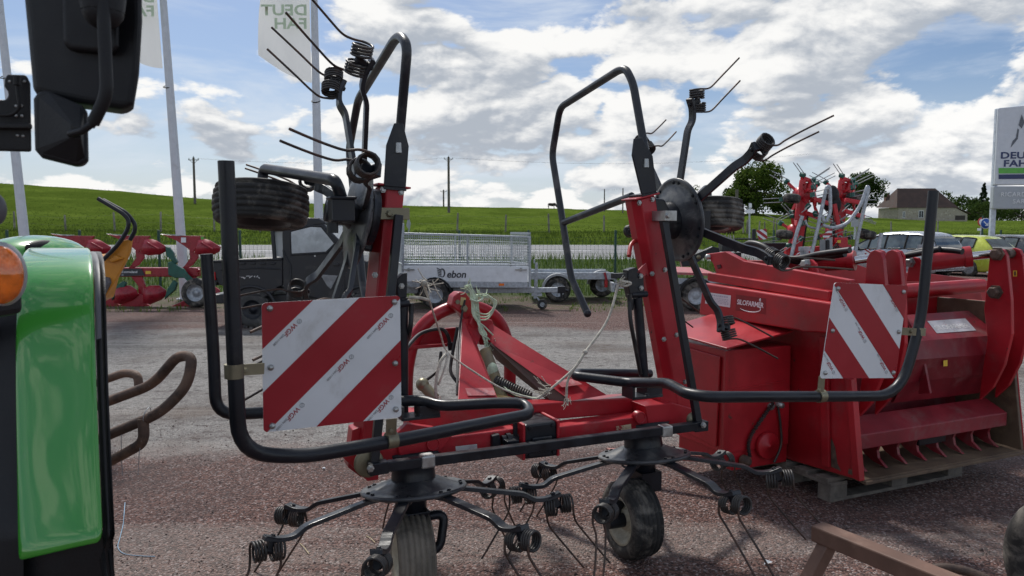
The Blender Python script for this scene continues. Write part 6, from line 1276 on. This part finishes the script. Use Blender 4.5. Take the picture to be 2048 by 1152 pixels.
m = MB(); m.plate([P(1315, 548, 15.0), P(1430, 552, 15.0), V((P(1430, 552, 15.0).x + .3, 17.4, P(1430, 552, 15).z)), V((P(1315, 548, 15).x + .3, 17.4, P(1315, 548, 15).z))], UP * .05); m.build('deck', mat('pink_faded_red_deck', (.42, .10, .11), .5, dirt=DUST, damt=.3), RD)
m = MB(); m.bar(P(1300, 560, 15.05), P(1440, 565, 15.05), .06, .12); m.build('chassis_rail', GALV, RD); m = MB(); m.bar(P(1300, 560, 16.6), P(1500, 565, 16.6), .06, .12); m.build('chassis_rail', GALV, RD)
c = V((P(1391, 592, 15.0).x, 15.02, .315)); r, w = .315, .22
m = MB(); m.lathe(c, LY, [(r * .55, -w * .45), (r * .8, -w * .5), (r * .95, -w * .4), (r, -w * .2), (r, w * .2), (r * .95, w * .4), (r * .8, w * .5), (r * .55, w * .45)], 32); m.build('tyre', RUB, RD)
m = MB(); m.lathe(c, -LY, [(0, w * .25), (.06, w * .25), (r * .45, w * .12), (r * .55, w * .42), (r * .57, w * .45), (r * .57, -w * .4)], 24); m.build('rim', GALV, RD)
rr = r * 1.2; arc = [c + LX * (rr * math.cos(a)) + UP * (rr * math.sin(a)) for a in [rad(-5 + 16 * i) for i in range(13)]]; m = MB(); m.grid([[q - LY * .14 for q in arc], [q + LY * .14 for q in arc]]); m.add([q - LY * .14 for q in arc] + [c + (q - c) * .86 - LY * .14 for q in arc], [[i, i + 1, 14 + i, 13 + i] for i in range(12)]); m.build('mudguard', BLKP, RD)
m = MB(); m.plate([P(x, y, 14.9) for x, y in ((1362, 523), (1385, 510), (1410, 500), (1425, 493), (1438, 496), (1440, 505), (1412, 513), (1385, 532), (1365, 534))], LY * .15); m.build('crane_arm', BLK, RD, bevel=.01)
m = MB(); m.lathe(P(1397, 514, 14.89), -LY, [(.045, 0), (.045, .01), (0, .012)], 16); m.build('round_badge', OLIVE, RD)
for i, x in enumerate((1450, 1457, 1461, 1467)):
    m = MB(); m.tube([P(x + 2, 500, 14.9 + .05 * i), P(x, 470, 14.9 + .05 * i)], .012, 6); lv = m.build('lever', ZINC, RD); m = MB(); m.ball(P(x, 462, 14.9 + .05 * i), .025, .025, .06); m.build('lever_knob', BLKP, lv)
m = MB(); m.box(P(1475, 495, 15.0), .7, .3, .16); m.box(P(1560, 498, 15.0), .75, .3, .25); m.tube([P(1470, 478, 15.0), P(1525, 478, 15.0)], .02, 6); m.build('valve_block', BLK, RD, bevel=.02)
m = MB(); m.bar(V((P(1475, 500, 15).x, 15.05, 0)), P(1475, 505, 15.05), .12, .12); m.bar(V((P(1560, 500, 15).x, 15.05, 0)), P(1560, 505, 15.05), .12, .12); m.build('support_leg', BLK, RD)
# ------------------------------------------------------------------ second tedder, far right
T2 = thing('hay_tedder', 'bright red hay tedder with folded masts and grey guard hoops, beyond the silage bucket', 'hay tedder', V((P(1640, 620, 13.6).x, 13.8, 0)))
Y2 = 13.8
def s2bar(name, a, b_, w, mt=REDB, dy=0., dy2=None, h=None): m = MB(); m.bar(P(*a, Y2 + dy), P(*b_, Y2 + (dy if dy2 is None else dy2)), w, h or w); return m.build(name, mt, T2, bevel=.01)
for o, dy in ((0, 0.), (78, .5)):
    s2bar('mast', (1612 + o, 366), (1590 + o, 505), .17, dy=dy)
    s2bar('mast_link', (1603 + o, 360), (1592 + o, 440), .06, dy=dy - .15)
    m = MB(); m.tube([P(1604 + o, 368, Y2 + dy - .1), P(1609 + o, 358, Y2 + dy - .1), P(1622 + o, 362, Y2 + dy - .1), P(1618 + o, 385, Y2 + dy - .1)], .06, 8); m.build('mast_head', REDB, T2)
    for (cx, cy, r_, ang, n_, ln) in ((1598, 388, .12, .3, 6, 34), (1627, 398, .14, .9, 6, 36), (1585, 462, .12, .5, 6, 26), (1660 - 78 * (o > 0) + 20 * (o > 0), 480, .11, .2, 5, 24)):
        c = P(cx + o, cy, Y2 + dy - .05); ax = V((-.8 if cx < 1610 else .8, -.5, .1)); m = MB(); m.lathe(c, ax, [(r_ * .4, -.06), (r_ * .5, .0), (r_ * 1.0, .02), (r_ * 1.0, .035), (r_ * .3, .05)], 24); m.build('rotor_disc', REDB, T2)
        x, y, z = frame_of(ax)
        for k in range(n_):
            a = ang + 2 * math.pi * k / n_; d = x * math.cos(a) + y * math.sin(a); e = c + d * (ln / 1480 * Y2) + z * .05; m = MB(); m.bar(c + d * r_ * .8, e, .05, .022, z); am = m.build('tine_arm', REDB, T2)
            m = MB(); m.tube([e + d * .03 + d.cross(z) * .04, e + d * .03 - d.cross(z) * .04], .045, 10); m.build('spring_coil', PGREEN, am); m = MB()
            for s_ in (-.04, .04): q = e + d * .05 + d.cross(z) * s_; m.tube([q, q + z * .15 + d * .08, q + z * .30 + d * .16], .008, 5)
            m.build('tines', GREYP, am)
for px, py, dy in ((1584, 397, -.3), (1569, 469, -.3), (1708, 396, .3), (1735, 470, .0)):
    c = P(px, py, Y2 + dy); m = MB(); r, w = .150, .14; m.lathe(c, V((.15, .1, 1)), [(r * .5, -w * .4), (r * .8, -w * .5), (r * .97, -w * .35), (r, 0), (r * .97, w * .35), (r * .8, w * .5), (r * .5, w * .4)], 24); m.build('tyre', RUB, T2)
s2bar('wheel_arm', (1738, 462), (1722, 458), .04, BLK, .0); s2bar('wheel_arm', (1600, 400), (1584, 396), .04, REDB, -.2)
for a, b_ in (((1622, 396), (1660, 408)), ((1610, 425), (1640, 436)), ((1690, 400), (1725, 406)), ((1690, 422), (1728, 434)), ((1668, 408), (1680, 470))): s2bar('fold_arm', a, b_, .075, REDB, -.1)
s2bar('frame_beam', (1570, 503), (1700, 497), .14, REDB, .1); s2bar('frame_beam', (1660, 505), (1690, 485), .2, REDB, -.1)
m = MB(); m.box(P(1682, 487, Y2 - .25), .18, .2, .22); m.build('gearbox', REDB, T2, bevel=.03); m = MB(); m.box(P(1678, 483, Y2 - .37), .06, .01, .05); m.build('label', YELL, T2)
for pts in ([(1622, 512), (1633, 467), (1652, 378), (1656, 371), (1660, 378), (1661, 425), (1652, 444), (1646, 440), (1646, 432)], [(1708, 522), (1716, 470), (1737, 378), (1735, 372), (1722, 410), (1695, 448), (1665, 457), (1645, 450)], [(1583, 512), (1592, 470), (1605, 432)], [(1660, 512), (1664, 498)], [(1754, 512), (1763, 466)]):
    m = MB(); m.tube(rnd([P(x, y, Y2 - .5) for x, y in pts], .12, 5), .032, 10); m.build('guard_hoop', GALV, T2)
m = MB(); m.tube(spline([P(1611, 440, Y2 - .4), P(1616, 452, Y2 - .4), P(1635, 457, Y2 - .4), P(1650, 448, Y2 - .4)], 6), .02, 8); m.build('guard_hoop', GALV, T2)
m = MB(); m.ball(P(1664, 392, Y2), .13, .12, .20, 10, 8); m.ball(P(1668, 410, Y2), .13, .12, .2, 10, 8); m.ball(P(1658, 406, Y2 + .05), .12, .12, .16, 8, 6); m.build('folded_cover', BLKP, T2)
s2bar('rubber_flap', (1673, 412), (1662, 490), .07, BLKP, .1); s2bar('rubber_flap', (1612, 430), (1602, 498), .08, BLKP, .1)
for nm, pts in (('left', ((1512, 461), (1533, 457), (1535, 478), (1518, 480))), ('mid', ((1645, 470), (1664, 456), (1664, 470), (1648, 480))), ('low', ((1588, 515), (1600, 501), (1612, 501), (1602, 516))), ('r', ((1729, 499), (1740, 498), (1744, 508), (1730, 511)))):
    tl, tr_, br2, bl2_ = [P(x, y, Y2 - .6) for x, y in pts]
    m = MB(); m.plate([tl, tr_, br2, bl2_], LY * .004); bd = m.build('warning_board', WHITE, T2); m = MB()
    for lo, hi in ((.0, .4), (.72, 1.1), (1.5, 2.0)):
        g = lambda p: p[1] + 1 - p[0]
        pl_ = clip(clip([(0, 0), (1, 0), (1, 1), (0, 1)], lambda p: g(p) - lo), lambda p: hi - g(p))
        if len(pl_) > 2: m.plate([tl * (1 - u) * (1 - v) + tr_ * u * (1 - v) + br2 * u * v + bl2_ * (1 - u) * v - LY * .001 for u, v in pl_], -LY * .001)
    m.build('stripe', SIGR, bd)
s2bar('board_post', (1508, 458), (1506, 505), .06, BLK, -.55); s2bar('board_post', (1655, 480), (1655, 515), .06, BLK, -.55)
m = MB(); m.plate([P(x, y, Y2 - .45) for x, y in ((1640, 480), (1665, 474), (1665, 512), (1640, 512))], LY * .02); m.build('grey_guard_plate', GREYP, T2)
m = MB(); m.bar(V((P(1600, 500, Y2).x, Y2, 0)), P(1595, 505, Y2), .14, .14); m.bar(V((P(1680, 500, Y2).x, Y2, 0)), P(1680, 500, Y2), .14, .14); m.build('stand_leg', REDB, T2)
m = MB()
for k in range(6): m.tube(spline([P(1662 + 4 * k, 508, Y2 - .3), P(1668 + 4 * k, 494 + k, Y2 - .35), P(1676 + 3 * k, 484 + 2 * k, Y2 - .3)], 4), .014, 6)
m.build('hoses', HOSE, T2)
# ------------------------------------------------------------------ cars
def car(name, label, cx, hx, rear_left, Yc, length, width, height, paint, kind):
    h = hx.normalized(); r = V((h.y, -h.x, 0)); o = rear_left + r * (width / 2) + h * 0.0       # o: rear centre on the ground
    t = thing(name, label, 'car', o + h * length / 2)
    # stations from the rear: s, bumper half width, z low, z belt, roof half width, z roof
    if kind == 'mpv': st = [(0.0, .80, .30, .62, .78, .66), (.06, .84, .26, .88, .70, .92), (.30, .86, .24, .93, .62, 1.0), (.36, .86, .24, .93, .58, .985), (.62, .865, .24, .92, .57, 1.0), (.78, .86, .24, .90, .50, .90)]
    prof = {'mpv': [(0, .82, .35, .60, .80, .62), (.012, .85, .28, .90, .80, .92), (.05, .86, .25, .92, .74, 1.25), (.10, .86, .24, .92, .68, 1.47), (.18, .865, .24, .92, .655, 1.54), (.35, .865, .24, .91, .65, 1.57), (.50, .865, .24, .90, .64, 1.54), (.62, .865, .24, .89, .655, 1.40), (.76, .86, .24, .88, .72, 1.06), (.80, .86, .24, .87, .74, .98), (.92, .82, .24, .78, .70, .82), (.985, .72, .26, .55, .62, .62), (1, .66, .30, .45, .55, .50)],
            'hatch': [(0, .80, .35, .62, .78, .64), (.012, .84, .28, .86, .78, .90), (.06, .86, .24, .95, .74, 1.12), (.14, .86, .22, .97, .62, 1.38), (.24, .865, .22, .94, .58, 1.44), (.42, .865, .22, .92, .58, 1.45), (.55, .865, .22, .90, .60, 1.36), (.72, .86, .22, .88, .70, 1.0), (.76, .86, .22, .87, .72, .95), (.92, .82, .22, .74, .70, .78), (.985, .72, .26, .55, .62, .6), (1, .66, .3, .45, .55, .5)]}[kind]
    sc_h = height / max(p[5] for p in prof); sw_ = width / 1.73
    def ring(p):
        s, wb, zl, zb, wr_, zr = p; c = o + h * (s * length); pts = []
        for x, z in ((wb * .9, zl * .8), (wb, zl + .05), (wb * 1.0, zl + .35 * (zb - zl)), (wb * 1.005, zl + .75 * (zb - zl)), (wb * .975, zb), ((wb * .975 + wr_ * 2) / 3, zb + (zr - zb) * .62), (wr_ * .98, zb + (zr - zb) * .90), (wr_ * .80, zr), (wr_ * .4, zr + .012)):
            pts.append((x * sw_, z * sc_h))
        return [c - r * x + UP * z for x, z in pts] + [c + r * x + UP * z for x, z in reversed(pts)]
    rings = [ring(p) for p in prof]; m = MB(); m.grid(rings); m.add(rings[0], [list(range(18))]); m.add(rings[-1], [list(range(18))[::-1]]); m.build('body', paint, t, bevel=0)
    # side windows: between belt and roof, standing just proud of the body
    def sidept(s, k, sgn):
        for a, b_ in zip(prof, prof[1:]):
            if a[0] <= s <= b_[0]:
                u = (s - a[0]) / (b_[0] - a[0]); p = tuple(a[i] + (b_[i] - a[i]) * u for i in range(6)); break
        s_, wb, zl, zb, wr_, zr = p; c = o + h * (s * length)
        if k < .62: kk = k / .62; x = wb * .975 + ((wb * .975 + wr_ * 2) / 3 - wb * .975) * kk; z = zb + (zr - zb) * k
        else: kk = (k - .62) / .28; x = (wb * .975 + wr_ * 2) / 3 + (wr_ * .98 - (wb * .975 + wr_ * 2) / 3) * kk; z = zb + (zr - zb) * k
        return c + r * (sgn * (x * sw_ + .010)) + UP * (z * sc_h + .01)
    wins = {'mpv': [(.13, .262), (.270, .443), (.451, .602), (.610, .74)], 'hatch': [(.17, .295), (.303, .458), (.466, .69)]}[kind]
    for sgn in (-1, 1):
        for a, b_ in wins:
            m = MB(); n = 5; top = .84
            r0 = [sidept(a + (b_ - a) * i / n, .10, sgn) for i in range(n + 1)]; r1 = [sidept(a + (b_ - a) * i / n, .5, sgn) for i in range(n + 1)]; r2_ = [sidept(a + (b_ - a) * (i / n) * (.96 if b_ > .6 else 1), top, sgn) for i in range(n + 1)]
            m.grid([r0, r1, r2_]); m.build('side_window', CGL, t)
            m = MB(); m.tube(r0 + r2_[::-1], .026, 5, closed=True); m.build('window_seal', BLKP, t)
    # rear window, lamps, plate, bumper
    def rearpt(x, k):
        a, b_ = prof[1], prof[3]; z0, z1 = a[5], b_[5]; zz = z0 + (z1 - z0) * k
        for p, q in zip(prof, prof[1:]):
            if p[5] <= zz <= q[5]: u = (zz - p[5]) / max(1e-6, q[5] - p[5]); s_ = p[0] + (q[0] - p[0]) * u; ww = p[4] + (q[4] - p[4]) * u; break
        return o + h * (s_ * length) - h * .02 + r * (x * ww * .88 * sw_) + UP * (zz * sc_h + .012)
    m = MB(); m.grid([[rearpt(x, k) for x in (-.92, -.5, 0, .5, .92)] for k in (.12, .35, .6, .86)]); m.build('rear_window', CGL, t)
    for sgn in (-1, 1):
        q = o + r * (sgn * .74 * sw_) + h * .05 + UP * (.86 * sc_h if kind == 'hatch' else .70 * sc_h); m = MB(); m.box(q, .26, .16, .2 if kind == 'hatch' else .14, r, h, UP); m.build('tail_lamp', TAIL, t, bevel=.04)
        m = MB(); q = o + h * (length * .70) + r * (sgn * (width / 2 + .05)) + UP * .98 * sc_h; m.box(q, .16, .12, .12, r, h, UP); m.build('door_mirror', BLKP, t, bevel=.03)
        for s_ in (.19, .80):
            c = o + h * (length * s_) + r * (sgn * (width / 2 - .07)) + UP * .30; m = MB(); rr = .30; m.lathe(c, r * sgn, [(rr * .6, -.1), (rr * .9, -.1), (rr, -.06), (rr, .06), (rr * .92, .095), (rr * .68, .10), (rr * .66, .08)], 28); wh = m.build('wheel', RUB, t)
            m = MB(); m.lathe(c, r * sgn, [(0, .075), (.05, .08), (.07, .05), (rr * .6, .05), (rr * .66, .09), (rr * .68, .09)], 24)
            for k in range(6): a = k * 1.0472; x2, y2, z2 = frame_of(r * sgn); d = x2 * math.cos(a) + y2 * math.sin(a); m.bar(c + d * .05 + z2 * .08, c + d * rr * .63 + z2 * .08, .05, .02, z2)
            m.build('rim', GALV, wh)
    m = MB(); m.box(o - h * .01 + UP * .42 * sc_h, width * .88, .12, .20, r, h, UP); m.build('rear_bumper', paint, t, bevel=.04)
    m = MB(); m.box(o + h * .02 + UP * .66 * sc_h, .5, .1, .11, r, h, UP); m.build('number_plate', WPAINT, t); m = MB(); m.lathe(o - h * .045 + UP * .78 * sc_h if kind == 'mpv' else o - h * .04 + UP * .8 * sc_h, -h, [(.05, -.03), (.05, .01), (.03, .02), (0, .02)], 16); m.build('round_badge', ZINC, t)
    return t
CGL = mat('car_window_dark_glass', (.075, .095, .095), .05, var=.5, scale=2.2, coat=.8, spec=.8)
hd = V((-.44, .898, 0)); rl = V((P(1868, 540, 24.4).x, 24.4, 0))
car('parked_car', 'silver people carrier parked behind the red hydraulic rams', 0, hd, rl, 0, 4.25, 1.76, 1.60, CARS, 'mpv')
rv = V((hd.y, -hd.x, 0)); car('parked_car', 'lime yellow hatchback parked beside the silver car', 0, hd, V((P(1982, 540, 25.6).x, 25.6, 0)), 0, 4.1, 1.72, 1.46, CARY, 'hatch')
car('parked_car', 'dark grey car at the right picture edge beyond the lime one', 0, hd, V((P(1982, 540, 25.6).x, 25.6, 0)) + rv * 2.9 + hd * .2, 0, 4.2, 1.74, 1.46, CARD, 'hatch')
# ------------------------------------------------------------------ dealer sign and road signs
SG = thing('dealer_sign', 'tall pale dealer sign board on grey posts at the right edge', 'sign', V((P(1991, 560, 28).x, 28, 0)))
Ys = 28.0; m = MB(); xl = P(1988, 400, Ys).x; zt, zb1, zb2 = P(1988, 216, Ys).z, P(1988, 370, Ys).z, P(1988, 418, Ys).z
m.plate([V((xl, Ys, zb1)), V((xl + 2.9, Ys - .3, zb1)), V((xl + 2.9, Ys - .3, zt + .25)), V((xl, Ys, zt))], LY * .22); m.build('upper_panel', SIGNW, SG, bevel=.03)
m = MB(); m.plate([V((xl - .03, Ys - .01, zb2)), V((xl + 2.9, Ys - .31, zb2)), V((xl + 2.9, Ys - .31, zb1 - .05)), V((xl - .03, Ys - .01, zb1 - .05))], LY * .22); m.build('lower_panel', SIGNG, SG, bevel=.03)
for dx in (.02, 2.6):
    m = MB(); m.box((xl + dx + .06, Ys + .16, zt / 2), .18, .14, zt); m.build('post', mat('pale_sign_post', (.5, .55, .62), .45), SG, bevel=.02)
sx_ = V((2.9, -.3, 0)).normalized(); sn = V((-.103, -.995, 0))
def sgp(px, py, off=.012): r_ = ray(px, py); t_ = ((V((xl, Ys, 0)) - CAM).dot(sn)) / r_.dot(sn); return CAM + r_ * t_ + sn * off
text('DEUTZ', NAVY, sgp(2000, 317), sx_, UP, .335, SG, .03, 'lettering', 0, spacing=1.05, xs=1.32); text('FAHR', NAVY, sgp(2006, 333), sx_, UP, .335, SG, .03, 'lettering', spacing=1.05, xs=1.32)
for y0, y1, mt in ((336, 347, LGREEN), (349, 358, NAVY)): m = MB(); a, b_ = sgp(1997, y1), sgp(1997, y0); m.plate([a, a + sx_ * 2.2, V((b_.x, b_.y, b_.z)) + sx_ * 2.2, b_], sn * .004); m.build('stripe_band', mt, SG)
m = MB(); m.plate([sgp(2043, 229), sgp(2048.5, 245), sgp(2043, 257), sgp(2037, 250)], sn * .01); m.plate([sgp(2035, 257), sgp(2037.5, 260), sgp(2035, 278), sgp(2021, 295), sgp(2025, 282), sgp(2032, 275)], sn * .01); m.plate([sgp(2051, 257), sgp(2048.5, 260), sgp(2051, 278), sgp(2065, 295), sgp(2061, 282), sgp(2054, 275)], sn * .01); m.build('arrow_emblem', mat('emblem_grey', (.10, .11, .13), .35), SG)
text('RICARD ET', WPAINT, sgp(2000, 393, .04), sx_, UP, .235, SG, .006, 'lettering', spacing=1.1); text('SARL', WPAINT, sgp(2024, 407, .04), sx_, UP, .235, SG, .006, 'lettering', spacing=1.1)
RS = thing('road_sign', 'round blue road sign with a white arrow pointing down right', 'road sign', V((P(1971, 500, 33).x, 33, yard_z(33, 21))))
c = P(1971, 447, 33); m = MB(); m.lathe(c, -LY, [(.235, 0), (.24, .01), (.235, .02), (0, .02)], 32); m.build('disc', WPAINT, RS); m = MB(); m.lathe(c - LY * .021, -LY, [(.215, 0), (.215, .003), (0, .003)], 32); m.build('face', BLUE, RS)
m = MB(); q = c - LY * .028; d = V((.7, 0, -.7)); pdn = V((.7, 0, .7)); m.bar(q - d * .13, q + d * .08, .05, .004, LY); m.plate([q + d * .15, q + d * .15 - V((.15, 0, 0)), q + d * .06, q + d * .15 + V((0, 0, .15))], LY * .003); m.build('arrow', WPAINT, RS)
m = MB(); m.box(c + V((-.09, .06, -.4)), .06, .05, 1.5); m.build('post', PO_G, RS)
RR = thing('road_sign', 'round red rimmed road sign half hidden behind the blue arrow sign', 'road sign', V((P(1962, 500, 36).x, 36, field_z(.6, 36))))
c = P(1964, 444, 36); m = MB(); m.lathe(c, -LY, [(.215, 0), (.22, .01), (.215, .02), (0, .02)], 28); m.build('rim', mat('sign_red', (.5, .03, .03), .4), RR); m = MB(); m.lathe(c - LY * .021, -LY, [(.16, 0), (.16, .003), (0, .003)], 28); m.build('face', WPAINT, RR); m = MB(); m.box(c + V((-.05, .02, -.36)), .28, .02, .12); m.build('plate', WPAINT, RR); m = MB(); m.cyl(c + V((0, .05, .1)), c + V((0, .05, -1.2)), .03, 8); m.build('post', GALV, RR)
GS = thing('guide_sign', 'small white direction sign on a grey post before the oak', 'road sign', V((P(1499, 500, 40).x, 40, field_z(.32, 40) - .1)))
b0 = V((P(1499, 500, 40).x, 40, field_z(.32, 40) - .1)); tp_ = P(1499, 406, 40); m = MB(); m.cyl(b0, tp_, .045, 10); m.build('post', GALV, GS); m = MB(); c = P(1500, 423, 39.9); m.plate([c + V((-.24, 0, -.07)), c + V((.26, 0, -.09)), c + V((.26, 0, .09)), c + V((-.24, 0, .10)), c + V((-.30, 0, .02))], LY * .02); m.box(P(1501, 411, 39.9), .13, .02, .22); m.build('plate', WPAINT, GS)
BX = thing('roadside_box', 'grey roadside marker panel right of the far red machine', 'marker panel', V((P(1710, 500, 37).x, 37, field_z(.46, 37))))
m = MB(); m.box(P(1710, 445, 37), .36, .08, .44); m.build('panel', GREYP, BX, bevel=.02); m = MB(); m.box(P(1710, 463, 37.1), .08, .08, .8); m.build('post', GALV, BX)
TRD = thing('folded_parasol', 'narrow pale marker standing on the bank behind the cage trailer', 'marker', V((P(816, 460, 35).x, 35, field_z(-.14, 35))))
m = MB(); c = P(817, 447, 35); m.plate([c + V((-.02, 0, .42)), c + V((.10, 0, .0)), c + V((.04, 0, -.36)), c + V((-.10, 0, -.1))], LY * .05); m.build('panel', GREYP, TRD); m = MB(); m.cyl(c + V((0, .03, -.3)), c + V((0, .03, -.9)), .03, 8); m.build('post', GALV, TRD)
